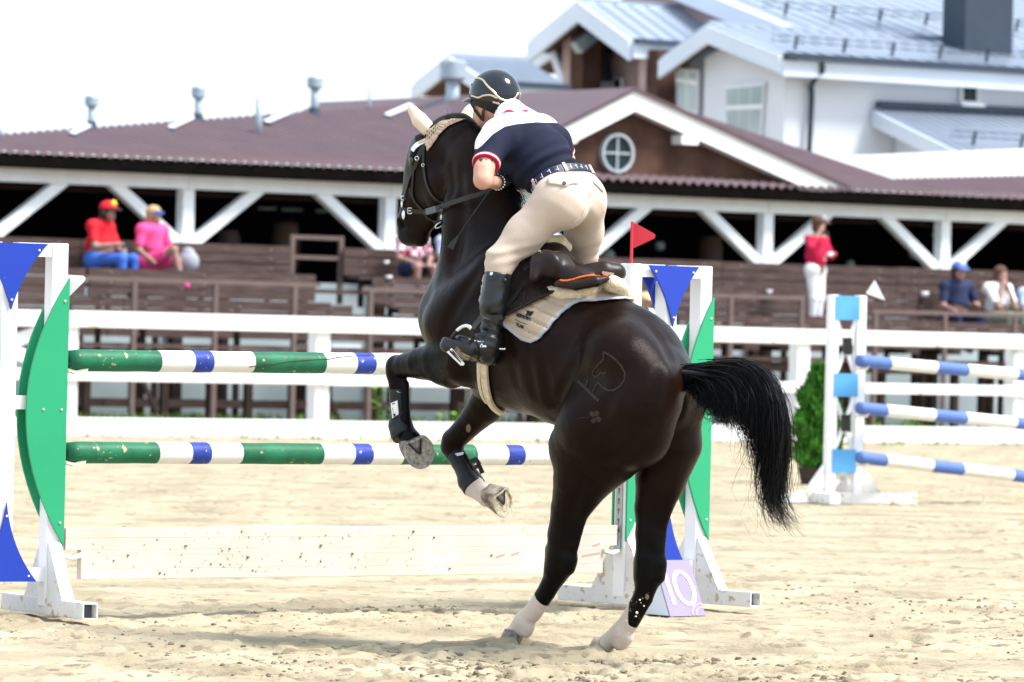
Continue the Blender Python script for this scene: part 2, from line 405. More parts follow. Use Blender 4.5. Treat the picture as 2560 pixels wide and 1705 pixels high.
# ---- loose clods of damp sand, too many to count
def ico():
    t = (1+5**.5)/2
    v = np.array([(-1, t, 0), (1, t, 0), (-1, -t, 0), (1, -t, 0), (0, -1, t), (0, 1, t), (0, -1, -t), (0, 1, -t), (t, 0, -1), (t, 0, 1), (-t, 0, -1), (-t, 0, 1)])/2.0
    f = np.array([(0, 11, 5), (0, 5, 1), (0, 1, 7), (0, 7, 10), (0, 10, 11), (1, 5, 9), (5, 11, 4), (11, 10, 2), (10, 7, 6), (7, 1, 8), (3, 9, 4), (3, 4, 2), (3, 2, 6), (3, 6, 8), (3, 8, 9), (4, 9, 5), (2, 4, 11), (6, 2, 10), (8, 6, 7), (9, 8, 1)])
    return v, f
IV, IF = ico()
def lumps(name, pos, size, material, kind='stuff', flat=0.75):
    n = len(pos); V = np.repeat(IV[None], n, 0)*(1+0.5*(rs.rand(n, 12, 1)-0.5))
    V = V*np.array(size)[:, None, None]*np.stack([rs.uniform(.7, 1.4, n), rs.uniform(.7, 1.4, n), flat*rs.uniform(.7, 1.2, n)], 1)[:, None, :]
    a = rs.uniform(0, 6.28, n); c, s_ = np.cos(a)[:, None], np.sin(a)[:, None]
    V = np.stack([V[:, :, 0]*c-V[:, :, 1]*s_, V[:, :, 0]*s_+V[:, :, 1]*c, V[:, :, 2]], 2)+np.array(pos)[:, None, :]
    Fs = (IF[None]+(np.arange(n)*12)[:, None, None]).reshape(-1, 3)
    return tag(mesh_obj(name, V.reshape(-1, 3), Fs, material), kind=kind)
pp, ss = [], []
def clod(x, y, s_):
    pp.append((x, y, gz1(x, y)+0.15*s_)); ss.append(s_)
for i in range(9500):
    Y = 19.0+9*rs.rand()**2.2; x = rs.uniform(-0.108, 0.108)*Y
    ch = float(vnoise(np.array([x*0.9]), np.array([Y*0.55]), 9)[0])
    if rs.rand() < 0.22+2.2*ch: clod(x, Y, 0.003+0.011*rs.rand()**3)
for i in range(2600):
    k = rs.rand(); clod(0.42-0.85*k+rs.normal(0, 0.25), 20.75+0.25*k+rs.normal(0, 0.17), 0.004+0.016*rs.rand()**3)
for i in range(2200):
    clod(rs.uniform(-0.5, 2.0), 19.75+rs.normal(0, 0.22), 0.004+0.017*rs.rand()**3)
M['clod'] = mat('damp_sand_clods', (0.13, 0.105, 0.078), 0.95, 0.3, 5.0, 0.4, 120, col2=(0.30, 0.25, 0.175))
lumps('sand_clod', pp, ss, M['clod'])
pp, ss = [], []                                 # grains thrown up by the right hind hoof
for i in range(230):
    k = rs.rand()**1.5; c = P(1535+rs.normal(0, 60)+30*k, 1630-150*k-30*rs.rand(), 20.75+rs.normal(0, 0.06)); pp.append(tuple(c)); ss.append(0.0009+0.0022*rs.rand()**5)
for (x, y, s_) in ((1592, 1532, .008), (1590, 1541, .005), (1610, 1515, .004), (1602, 1507, .003), (1418, 1450, .004), (1348, 1240, .003), (1600, 1500, .005), (1450, 1380, .003), (1890, 980, .003), (1875, 1150, .003)):
    pp.append(tuple(P(x, y, 20.6))); ss.append(s_)
M['grain'] = mat('flying_sand', (0.60, 0.52, 0.38), 0.95)
lumps('flying_sand', pp, ss, M['grain'], flat=1.0)

# ---- grass along the fence and before the stand
def tuft_mesh(name, spots, hmin, hmax, material, nb=7):
    vs, fs = [], []
    for (x, y, z) in spots:
        for b in range(nb):
            a = rs.uniform(0, 6.28); h = rs.uniform(hmin, hmax); w = 0.012+0.012*rs.rand(); l = rs.uniform(0.1, 0.6)*h
            dx, dy = math.cos(a), math.sin(a); o = len(vs); bx, by = x+rs.normal(0, .06), y+rs.normal(0, .06)
            vs += [(bx-dy*w, by+dx*w, z), (bx+dy*w, by-dx*w, z), (bx+dx*l*.4-dy*w*.7, by+dy*l*.4+dx*w*.7, z+h*.6), (bx+dx*l*.4+dy*w*.7, by+dy*l*.4-dx*w*.7, z+h*.6), (bx+dx*l, by+dy*l, z+h)]
            fs += [(o, o+1, o+3, o+2), (o+2, o+3, o+4)]
    return tag(mesh_obj(name, vs, fs, material), kind='stuff')
M['grass'] = mat('green_grass', (0.06, 0.15, 0.02), 0.7, 0.4, 2.0, col2=(0.14, 0.26, 0.035))
sp_ = []
for i in range(2600):
    t = rs.uniform(-9, 12); n = rs.uniform(0.5, 8.5); 
    if vnoise(np.array([t*.9]), np.array([n*.9]), 31)[0] > -0.05: sp_.append(tuple(W(t, n, -0.02)))
tuft_mesh('grass', sp_, 0.06, 0.22, M['grass'], 8)
sp_ = [tuple(W(rs.uniform(-9, 12), rs.uniform(-0.9, 0.4), -0.02)) for i in range(160)]
tuft_mesh('grass_tuft', sp_, 0.02, 0.08, M['grass'], 5)

# ---- white arena fence
SWK = 1.0
def fence():
    tp = [S_tz(px, 900, 0)[0] for px in (177, 808, 2010, 2552)]
    ts = [tp[0]-3*(tp[1]-tp[0]), tp[0]-2*(tp[1]-tp[0]), tp[0]-(tp[1]-tp[0]), tp[0], tp[1], (tp[1]+tp[2])/2, tp[2], tp[3], tp[3]+(tp[3]-tp[2])]
    root = thing('arena_fence', W(ts[2], 0, 0), 'long white three-rail fence along the far edge of the sand arena', 'fence')
    zs = [(S(467, 824, 0).z, S(467, 784, 0).z), (S(467, 957, 0).z, S(467, 929, 0).z), (S(467, 1092, 0).z, S(467, 1047, 0).z)]
    for t in ts:
        m = MB(); m.sbox(t-0.105, t+0.105, 0.0, 0.2, -0.05, zs[0][0]+0.02); bevel(m.build('post', M['white'], root), 0.01)
    for i in range(len(ts)-1):
        for j, (a, b) in enumerate(zs):
            dz = rs.uniform(-.008, .008)
            m = MB(); m.sbox(ts[i]-(0.0 if i else .3)+0.003, ts[i+1]-0.003, -0.055, -0.003, a+dz, b+dz); bevel(m.build('rail', M['white'], root), 0.008)
    # crossed boards in the bay at the left
    for s_ in (1, -1):
        a = W(ts[2]+1.75, 0.05+0.05*s_, zs[1][1] if s_ > 0 else zs[0][0]); b = W(ts[3]-0.11, 0.05+0.05*s_, zs[0][0] if s_ > 0 else zs[1][1])
        m = MB(); m.bar(a, b, 0.04, 0.16, UP); m.build('cross_board', M['white'], root)
fence()

# ---- grandstand: floor levels, posts, benches, rails
def grandstand():
    root = thing('grandstand', W(0, 7.5, 0), 'stepped dark brown timber grandstand frame with pale blue wall behind it', 'grandstand')
    tL, tR = -12.0, 18.0
    m = MB(); m.sbox(tL, tR, 9.72, 9.86, -0.05, 2.05); m.build('back_wall', M['blue_wall'], root)
    zc = lambda n, y, x: S(x, y, n).z
    rows = [(6.6, zc(6.6, 836, 500)), (7.6, zc(7.6, 752, 500)), (8.6, zc(8.6, 690, 500))]
    for (n, z) in rows:
        for k in range(6):
            a = tL+k*(tR-tL)/6; b = a+(tR-tL)/6-0.02
            m = MB(); m.sbox(a, b, n-0.32, n+0.02, z-0.20, z-0.14); m.build('walkway_board', M['brown_wood'], root)
    i = 0; t = tL
    while t < tR:
        n = [6.5, 7.4, 8.3, 6.9][i % 4]; w = [0.05, 0.035, 0.06, 0.045][i % 4]; top = [rows[0][1], rows[1][1], rows[2][1], rows[0][1]][i % 4]-0.21
        m = MB(); m.sbox(t, t+w*2, n, n+w*2, -0.05, top); m.build('post', M['dark_wood'], root)
        if i % 9 == 4:
            m = MB(); m.bar(W(t+.2, 6.4, 0.0), W(t-0.35, 6.4, top), 0.05, 0.06); m.build('brace', M['dark_wood'], root)
        t += 0.26+0.16*rs.rand(); i += 1
    for k in range(5):
        a = tL+k*5.1; 
        m = MB(); m.sbox(a, a+5.08, 6.42, 6.5, rows[0][1]-0.36, rows[0][1]-0.21); m.build('edge_beam', M['brown_wood'], root)
        m = MB(); m.sbox(a, a+5.08, 7.3, 7.36, 0.22, 0.34); m.build('low_rail', M['brown_wood'], root)
        m = MB(); m.sbox(a, a+5.08, 7.22, 7.28, rows[0][1]-0.05, rows[0][1]+0.08); m.build('riser_board', M['brown_wood'], root)
    return rows
rows = grandstand()
BOLT = mat('bolt_steel', (0.28, 0.27, 0.28), 0.4, 0.05, 5.0, metal=0.6)
def bench(n, ref, y0, y1, x0, x1, nb, label):
    """plank bench: backrest planks between photograph heights y0..y1 measured at column ref"""
    t0, t1 = S_tz(x0, 700, n)[0], S_tz(x1, 700, n)[0]; zt, zb = S(ref, y0, n).z, S(ref, y1, n).z
    root = thing('bench', W((t0+t1)/2, n, zb-0.25), label, 'bench', 'plank benches of the grandstand')
    h = (zt-zb)/nb
    nseg = max(1, round((t1-t0)/3.3)); L = (t1-t0)/nseg
    for s_ in range(nseg):
        a, b = t0+s_*L+0.006, t0+(s_+1)*L-0.006
        for k in range(nb):
            dz = rs.uniform(-.006, .006); dn = rs.uniform(-.004, .004)
            m = MB(); m.sbox(a, b, n+dn, n+0.04+dn, zb+k*h+0.008+dz, zb+(k+1)*h-0.008+dz); o = m.build('plank', M['brown_wood'], root)
        for k in range(2):
            m = MB(); m.sbox(a, b, n-0.42+k*0.19, n-0.42+k*0.19+0.17, zb-0.045, zb-0.005); m.build('seat_plank', M['brown_wood'], root)
        for tt in (a+0.35, (a+b)/2, b-0.35):
            m = MB(); m.sbox(tt-0.035, tt+0.035, n+0.046, n+0.10, zb-0.45, zt-0.02); m.build('upright', M['dark_wood'], root)
            m = MB()
            for k in range(nb):
                m.ball(W(tt, n-0.004, zb+(k+.5)*h), 0.014, 0.010, 0.014, 8, 5)
            o = m.build('bolt', BOLT, root); o['kind'] = 'stuff'
            m = MB(); m.sbox(tt-0.03, tt+0.03, n-0.40, n+0.04, zb-0.13, zb-0.05); m.build('bracket', M['dark_wood'], root)
bench(8.6, 600, 610, 682, -950, 728, 3, 'back row bench left of the empty aisle gate, behind the man in red')
bench(8.6, 600, 610, 682, 858, 2660, 3, 'long back row bench right of the aisle gate, under the white braces')
bench(7.6, 500, 676, 746, -950, 215, 3, 'short middle row bench at the far left behind the blue panel')
bench(7.6, 500, 676, 748, 221, 790, 3, 'middle row bench left of the aisle, below the two seated spectators')
bench(7.6, 500, 676, 748, 932, 2660, 3, 'long middle row bench right of the aisle, below the woman in red jacket')
bench(6.6, 500, 752, 796, -950, 884, 2, 'front row bench left of the aisle, just above the white fence rail')
bench(6.6, 500, 752, 822, 1000, 2660, 3, 'long front row bench right of the aisle, behind the pipe railing')
def pipe_rail(n, x0, x1, ref, y, posts, label):
    t0, t1 = S_tz(x0, 700, n)[0], S_tz(x1, 700, n)[0]; z = S(ref, y, n).z
    root = thing('pipe_railing', W((t0+t1)/2, n, 0), label, 'railing', 'brown pipe railings of the grandstand')
    m = MB(); m.sbox(t0, t1, n-0.025, n+0.025, z-0.03, z+0.03); m.build('rail', M['brown_steel'], root)
    for px in posts:
        t = S_tz(px, 800, n)[0]; m = MB(); m.sbox(t-0.035, t+0.035, n-0.03, n+0.03, 0.0, z-0.031); m.build('post', M['brown_steel'], root)
pipe_rail(6.1, 180, 800, 600, 707, (334, 537, 735), 'low brown pipe railing in front of the left benches')
pipe_rail(6.1, 905, 1480, 930, 724, (925, 1180), 'brown pipe railing right of the aisle behind the horse')
pipe_rail(6.1, 1690, 2012, 1900, 742, (1826, 2003), 'brown pipe railing below the standing woman')
pipe_rail(6.1, 2180, 2640, 2362, 783, (2188, 2362, 2537), 'brown pipe railing in front of the navy shirted man')
def aisle_gate():
    n = 8.7; z0, z1 = S(790, 690, n).z, S(790, 588, n).z; t0, t1 = S_tz(730, 620, n)[0], S_tz(852, 620, n)[0]
    root = thing('aisle_gate', W((t0+t1)/2, n, z0), 'empty mauve steel frame standing in the aisle between the benches', 'gate')
    for t in (t0, t1):
        m = MB(); m.sbox(t-.035, t+.035, n-.03, n+.03, z0-.4, z1); m.build('post', M['brown_steel'], root)
    for z in (z1-.035, (z0+z1)/2-.03):
        m = MB(); m.sbox(t0+.036, t1-.036, n-.025, n+.025, z-.03, z+.03); m.build('rail', M['brown_steel'], root)
aisle_gate()
def aisle_steps():
    root = thing('aisle_steps', W(S_tz(870, 760, 7)[0], 7, 0), 'pale steps in the gap between the left and right benches', 'steps')
    for k in range(4):
        n = 6.3+0.6*k; t0, t1 = S_tz(800+k*2, 760, n)[0], S_tz(905, 760, n)[0]; z = rows[0][1]-0.3+0.2*k
        m = MB(); m.sbox(t0, t1, n, n+0.58, z-0.05, z); m.build('tread', M['fascia'], root)
aisle_steps()

# ---- canopy: white V-braced truss, dark hall behind, corrugated roof
NT = 9.35
def canopy():
    root = thing('stand_canopy', W(0, NT, 0), 'long low stable hall with white V braces and corrugated purple brown roof', 'hall')
    z0, z1 = S(600, 478, NT).z, S(600, 437, NT).z
    nodes = [472-1560, 472-1020, 472-500, 472, 978, 1462, 1923, 2367, 2800]
    for a, b in zip(nodes[:-1], nodes[1:]):
        t0, t1 = S_tz(a, 480, NT)[0], S_tz(b, 480, NT)[0]
        m = MB(); m.sbox(t0+.004, t1-.004, NT, NT+0.2, z0, z1); bevel(m.build('top_beam', M['beam_white'], root), .01)
        m = MB(); m.sbox(t0+.004, t1-.004, NT+0.25, NT+0.4, z0-0.10, z0-0.03); m.build('tie_beam', M['rafter'], root)
    zn = S(475, 617, NT).z
    for px in nodes:
        t = S_tz(px, 540, NT)[0]
        m = MB(); m.sbox(t-.095, t+.095, NT+.006, NT+.196, zn, z0-.003); m.build('post', M['beam_white'], root)
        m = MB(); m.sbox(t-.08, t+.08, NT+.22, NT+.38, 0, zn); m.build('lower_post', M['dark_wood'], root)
        for s_ in (-1, 1):
            tt = t+s_*1.17; a = W(tt, NT+.1, z0-.003); b = W(t+s_*.10, NT+.1, zn+0.10)
            d = (b-a); e = SN*0.075
            o = SA*(0.13); pts = [a-o, a+o, b+o*0.55-UP*.02, b-o*0.55-UP*.10] if s_ < 0 else [a-o, a+o, b+o*.55-UP*.10, b-o*.55-UP*.02]
            m = MB(); m.prism([p-e for p in pts], e*2); m.build('brace', M['beam_white'], root)
    # dark hall inside
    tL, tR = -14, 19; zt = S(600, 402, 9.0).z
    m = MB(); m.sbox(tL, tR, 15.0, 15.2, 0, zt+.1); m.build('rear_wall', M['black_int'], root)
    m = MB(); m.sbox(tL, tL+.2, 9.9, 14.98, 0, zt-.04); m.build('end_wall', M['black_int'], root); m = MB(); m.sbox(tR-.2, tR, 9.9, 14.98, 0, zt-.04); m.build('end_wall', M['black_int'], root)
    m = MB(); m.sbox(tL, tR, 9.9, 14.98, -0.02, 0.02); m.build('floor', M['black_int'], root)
    # rafters under the eave
    px = -20
    while px < 2640:
        t = S_tz(px, 420, 9.0)[0]; m = MB(); m.bar(W(t, 9.03, zt-.17), W(t, 9.34, zt-.10), 0.11, 0.13); m.build('rafter', M['rafter'], root); px += 168-px*0.006
    # roof sheets: corrugated, plane from the eave up and back
    sl = 0.22; NE = 9.0
    pq = W(0, NE, zt); nrm = Vector((0, 0, 1))-SN*sl; nrm.normalize()
    def RP(px, py):
        p = hit(px, py, pq, nrm); return ((p-SO).dot(SA), (p-SO).dot(SN))
    def sheet(name, tl, tr, top, parent=root, mt='roof_tile'):
        # top: function t -> n of the upper edge
        vs, fs = [], []; step = 0.0225; k = int((tr-tl)/step)
        for i in range(k+1):
            t = tl+i*step; w = 0.026*math.cos(2*math.pi*t/0.18); n1 = top(t)
            for j in range(4):
                n = NE+(n1-NE)*j/3.0; vs.append(W(t, n, zt+(n-NE)*sl+w))
            vs.append(W(t, NE, zt-0.03+w))
        for i in range(k):
            o = i*5
            for j in range(3): fs.append((o+j, o+5+j, o+6+j, o+1+j))
            fs.append((o+4, o+9, o+5, o))
        return mesh_obj(name, vs, fs, M[mt], parent, smooth=True)
    topline = [RP(-60, 341), RP(0, 336), RP(600, 292), RP(1190, 248), RP(1600, 220), RP(2000, 190)]
    def top(t):
        for (a, b) in zip(topline[:-1], topline[1:]):
            if t <= b[0]: return a[1]+(b[1]-a[1])*(t-a[0])/(b[0]-a[0])
        return topline[-1][1]
    tg = RP(1580, 240)[0]
    sheet('roof_sheet', tL, RP(640, 402)[0], top); sheet('roof_sheet', RP(640, 402)[0], tg+0.3, top)
    rr = [RP(2090, 470), RP(2115, 451), RP(2560, 440), RP(2760, 436)]
    t_r = RP(1980, 470)[0]
    def top2(t):
        if t < rr[1][0]: return NE+0.1+(rr[1][1]-NE-0.1)*max(0, (t-t_r)/(rr[1][0]-t_r))
        return rr[1][1]+(rr[2][1]-rr[1][1])*(t-rr[1][0])/(rr[2][0]-rr[1][0])
    sheet('roof_sheet', t_r, tR, top2)
    # ceiling that keeps the hall dark and a back slope
    m = MB(); m.add([W(tL, NE+.15, zt-0.02), W(tR, NE+.15, zt-.02), W(tR, 15.1, zt-.02), W(tL, 15.1, zt-.02)], [(0, 1, 2, 3)]); m.build('roof_lining', M['shade_black'], root)
    m = MB(); m.sbox(tL, tR, NE+.02, NE+.07, zt-.24, zt-.06); m.build('eave_board', M['shade_black'], root)
    return root, zt, sl, NE, RP, pq, nrm
croot, ZT, RSL, NE, RP, RQ, RN = canopy()

# ---- brick gable with a round window
def gable():
    n0 = 9.06; n1 = 15
    ap, le, ri = S(1590, 233, n0), S(1375, 345, n0), S(2120, 478, n0)
    bl, br = S(1365, 450, n0), S(2090, 480, n0)
    root = thing('brick_gable', W((ap-SO).dot(SA), n0, bl.z), 'brown brick gable with white bargeboards and a round cross-barred window', 'gable')
    m = MB(); m.prism([S(1380, 452, n0+.25), S(2050, 482, n0+.25), S(2050, 468, n0+.25), S(1592, 262, n0+.25), S(1380, 368, n0+.25)], SN*0.2); m.build('wall', M['brick'], root)
    def barge(a, b, w, name='bargeboard', n=n0, d=0.06, mt='white_clean'):
        A_, B_ = S(a[0], a[1], n), S(b[0], b[1], n); wa, wb = S(a[0], a[1]+w, n), S(b[0], b[1]+w, n)
        m = MB(); m.prism([A_, B_, wb, wa], SN*d); return m.build(name, M[mt], root)
    m = MB(); m.prism([S(1588, 228, n0), S(2128, 476, n0), S(2036, 480, n0), S(1588, 277, n0)], SN*.06); m.build('bargeboard', M['white_clean'], root); barge((1384, 332), (1587, 228), 50)
    # soffits behind the boards
    for a, b in (((1588, 274), (2030, 476)), ((1400, 368), (1587, 274))):
        m = MB(); A_, B_ = S(a[0], a[1], n0+.06), S(b[0], b[1], n0+.06); m.prism([A_, B_, B_-UP*.02, A_-UP*.02], SN*0.22); m.build('soffit', M['render_white'], root)
    m = MB(); m.prism([S(1392, 350, n0-.02), S(1444, 332, n0-.02), S(1444, 356, n0-.02), S(1396, 372, n0-.02)], SN*.3); m.build('eave_return', M['white_clean'], root)
    m = MB(); p = S(1722, 350, n0+.02); m.obox(p+SN*.1, SA*.16, SN*.14, UP*.07); m.build('purlin_end', M['white_clean'], root)
    # roof slopes running back
    for (a, b, nm) in (((1384, 330), (1588, 226), 'roof_slope'), ((1588, 226), (2130, 474), 'roof_slope')):
        A_, B_ = S(a[0], a[1], n0-.05), S(b[0], b[1], n0-.05); m = MB(); m.prism([A_, B_, B_+UP*.05, A_+UP*.05], SN*9.0); m.build(nm, M['roof_tile'], root)
    # round window
    c = S(1543, 383, n0+.2); R_ = 0.30; fr = None
    ring = lambda r, d: [c+SA*(r*math.cos(a))+UP*(r*math.sin(a))+SN*d for a in np.linspace(0, 2*math.pi, 33)[:-1]]
    m = MB(); o1, i1, o2, i2 = ring(R_, -.04), ring(R_-.035, -.04), ring(R_, .06), ring(R_-.035, .06); k = 32
    m.add(o1+i1+o2+i2, [(i, (i+1) % k, k+(i+1) % k, k+i) for i in range(k)]+[(i, 2*k+i, 2*k+(i+1) % k, (i+1) % k) for i in range(k)]+[(k+i, k+(i+1) % k, 3*k+(i+1) % k, 3*k+i) for i in range(k)])
    M['frame_grey'] = mat('pale_grey_frame', (0.42, 0.46, 0.52), 0.5); win = m.build('round_window', M['frame_grey'], root)
    m = MB(); m.add(ring(R_-.03, .02), [tuple(range(k))]); m.build('pane', M['glass'], win)
    m = MB(); m.obox(c+SN*.0, SA*.013, SN*.015, UP*(R_-.04)); m.build('glazing_bar', M['frame_grey'], win)
    m = MB(); m.obox(c+SN*.002, SA*(R_-.04), SN*.012, UP*.013); m.build('glazing_bar', M['frame_grey'], win)
gable()

# ---- pipes, vents and skylights on the hall roof
def roof_pt(px, py): return hit(px, py, RQ, RN)
def vent(base, top, wpx, cap_h, label):
    p = roof_pt(*base); sc_ = FPX/p.y; h = (base[1]-top[1])/sc_; r = wpx/2/sc_; ch = cap_h/sc_
    root = thing('roof_vent', p, label, 'vent', 'capped vent pipes on the hall roof')
    m = MB(); m.tube([p-UP*.2, p+UP*(h-ch*.6)], r*0.52, 16); m.build('pipe', M['galv'], root, True)
    m = MB(); m.tube([p+UP*(h-ch), p+UP*(h-ch*.85), p+UP*(h-ch*.84), p+UP*(h-.02), p+UP*h], [r*.55, r*.98, r, r, r*.9], 20); m.build('cap', M['galv'], root)
    m = MB(); m.tube([p-UP*.05, p+UP*.1], [r*1.0, r*.6], 12); m.build('flashing', M['metal_dark'], root)
vent((228, 320), (226, 240), 36, 27, 'leftmost capped steel vent on the hall roof')
vent((495, 300), (494, 217), 36, 30, 'second capped steel vent from the left on the hall roof')
vent((786, 284), (783, 192), 41, 31, 'third capped steel vent, left of the horse ears')
vent((1130, 290), (1134, 152), 66, 52, 'widest capped vent, directly behind the rider helmet')
for i, (px, y0, y1, w, lb) in enumerate(((646, 334, 245, 17, 'plain pale pipe standing between the second and third capped vents'), (923, 274, 210, 9, 'thin pale pipe right of the third capped vent'), (2, 332, 312, 14, 'short pipe end at the far left of the roof ridge'))):
    p = roof_pt(px, y0); sc_ = FPX/p.y
    m = MB(); m.tube([p-UP*.15, p+UP*(y0-y1)/sc_], w/2/sc_, 10); tag(m.build('vent_pipe', M['galv'], None, True), lb, 'pipe')
def skylight(quad, label):
    pts = [roof_pt(*q_)+UP*.03 for q_ in quad]
    root = thing('skylight', pts[0], label, 'skylight', 'narrow pale skylights on the hall roof')
    m = MB(); m.prism([pts[0], pts[0].lerp(pts[1], .6), pts[3].lerp(pts[2], .6), pts[3]], UP*.03); m.build('pane', M['fascia'], root)
    m = MB(); m.bar(pts[0], pts[1], .03, .04); m.build('frame', M['metal_dark'], root)
skylight([(172, 341), (190, 344), (250, 318), (228, 314)], 'pale skylight left of the leftmost vent')
skylight([(418, 326), (436, 329), (495, 303), (474, 299)], 'pale skylight left of the second vent')
skylight([(658, 311), (676, 315), (735, 291), (714, 286)], 'pale skylight right of the plain pale pipe')
skylight([(960, 294), (978, 298), (1045, 272), (1022, 267)], 'pale skylight left of the horse ear')

# ---- lamps and barrels in the dark hall
M['lamp'] = mat('white_lamp_glass', (0.5, 0.56, 0.55), 0.4)
M['barrel'] = mat('brown_oak', (0.10, 0.05, 0.02), 0.7, 0.2, 4.0)
for (px, py, r, lb) in ((1650, 615, 13, 'pale round globe hanging right of the red flag'), (1520, 640, 18, 'pale round globe low behind the saddle'), (2285, 634, 14, 'pale round globe left of the last V brace'), (2065, 585, 8, 'upper small globe of the hanging string'), (2125, 660, 11, 'lowest globe of the hanging string above the back bench')):
    p = S(px, py, 11.5); m = MB(); m.ball(p, r*p.y/FPX); o = m.build('globe_lamp', M['lamp'], None, True); tag(o, lb, 'lamp', 'pale globes in the dark hall')
for (x0, x1, y, lb) in ((645, 690, 521, 'left bright lamp tube in the dark hall left of the horse'), (705, 755, 524, 'middle bright lamp tube in the dark hall left of the horse'), (790, 815, 527, 'short right lamp tube in the dark hall left of the horse'), (2330, 2375, 588, 'lamp tube behind the last right V brace'), (2490, 2540, 595, 'lamp tube at the right edge of the hall')):
    a, b = S(x0, y, 13), S(x1, y+1, 13); m = MB(); m.tube([a, b], 0.03, 8); tag(m.build('tube_lamp', M['lamp'], None, True), lb, 'lamp', 'tube lamps in the dark hall')
def barrel(px, y0, y1, w, label):
    b = S(px, y1, 11.0); sc_ = FPX/b.y; h = (y1-y0)/sc_; r = w/2/sc_
    root = thing('barrel', b, label, 'barrel', 'brown barrels in the dark hall')
    m = MB(); m.tube([b+UP*(h*k/8) for k in range(9)], [r*(0.78+0.22*math.sin(math.pi*k/8)) for k in range(9)], 20); m.build('staves', M['barrel'], root, True)
    for k in (1, 3, 5, 7):
        m = MB(); m.tube([b+UP*(h*k/8-.02), b+UP*(h*k/8+.02)], r*(0.79+0.22*math.sin(math.pi*k/8)), 20, False); m.build('hoop', M['metal_dark'], root)
barrel(712, 555, 690, 74, 'brown barrel standing behind the aisle gate')
barrel(570, 575, 640, 60, 'dim brown barrel right of the seated pair')
barrel(1775, 590, 670, 62, 'dim brown barrel behind the back bench right of the red flag')

# ---- white house and its neighbours behind the hall: pitched roofs with ridges along the stand
def seam_roof(root, a0, a1, b1, b0, nseams, mt='metal_roof', guards=()):
    """quad a0 (eave start) a1 (eave end) b1 (ridge end) b0 (ridge start), standing seams from eave to ridge"""
    n = (a1-a0).cross(b0-a0).normalized(); n = n if n.z > 0 else -n
    m = MB(); m.prism([a0, a1, b1, b0], -n*.08); rf = m.build('roof', M[mt], root)
    for i in range(nseams+1):
        k = i/nseams; p, q_ = a0.lerp(a1, k), b0.lerp(b1, k); m = MB(); m.bar(p+n*.012, q_+n*.012, .022, .02, n); m.build('seam', M['seam'], rf)
    for g in guards:
        p, q_ = a0.lerp(b0, g)+n*.16, a1.lerp(b1, g)+n*.16
        for dz in (0, .1):
            m = MB(); m.bar(p+n*dz, q_+n*dz, .018, .018, n); m.build('snow_rail', M['metal_dark'], rf)
        for i in range(int((q_-p).length/1.1)):
            c = p.lerp(q_, (i+.5)/int((q_-p).length/1.1)); m = MB(); m.bar(c-n*.14, c+n*.12, .055, .035, (a1-a0).normalized()); m.build('snow_guard', M['metal_dark'], rf)
    return rf
def window_box(root, corners, cols, rws, glass, out):
    """corners: tl, tr, br, bl on the wall; frame with panes; out: outward direction"""
    tl, tr, br, bl = [c+out*.03 for c in corners]
    m = MB(); m.prism([tl, tr, br, bl], out*.05); fr = m.build('window', M['white_clean'], root)
    g = lambda u, v: tl.lerp(tr, u).lerp(bl.lerp(br, u), v)
    for i in range(cols):
        for j, (v0, v1) in enumerate(rws):
            m = MB(); e = .07/cols*2
            m.prism([g((i+e)/cols, v0), g((i+1-e)/cols, v0), g((i+1-e)/cols, v1), g((i+e)/cols, v1)], out*.06); m.build('pane', M[glass], fr)
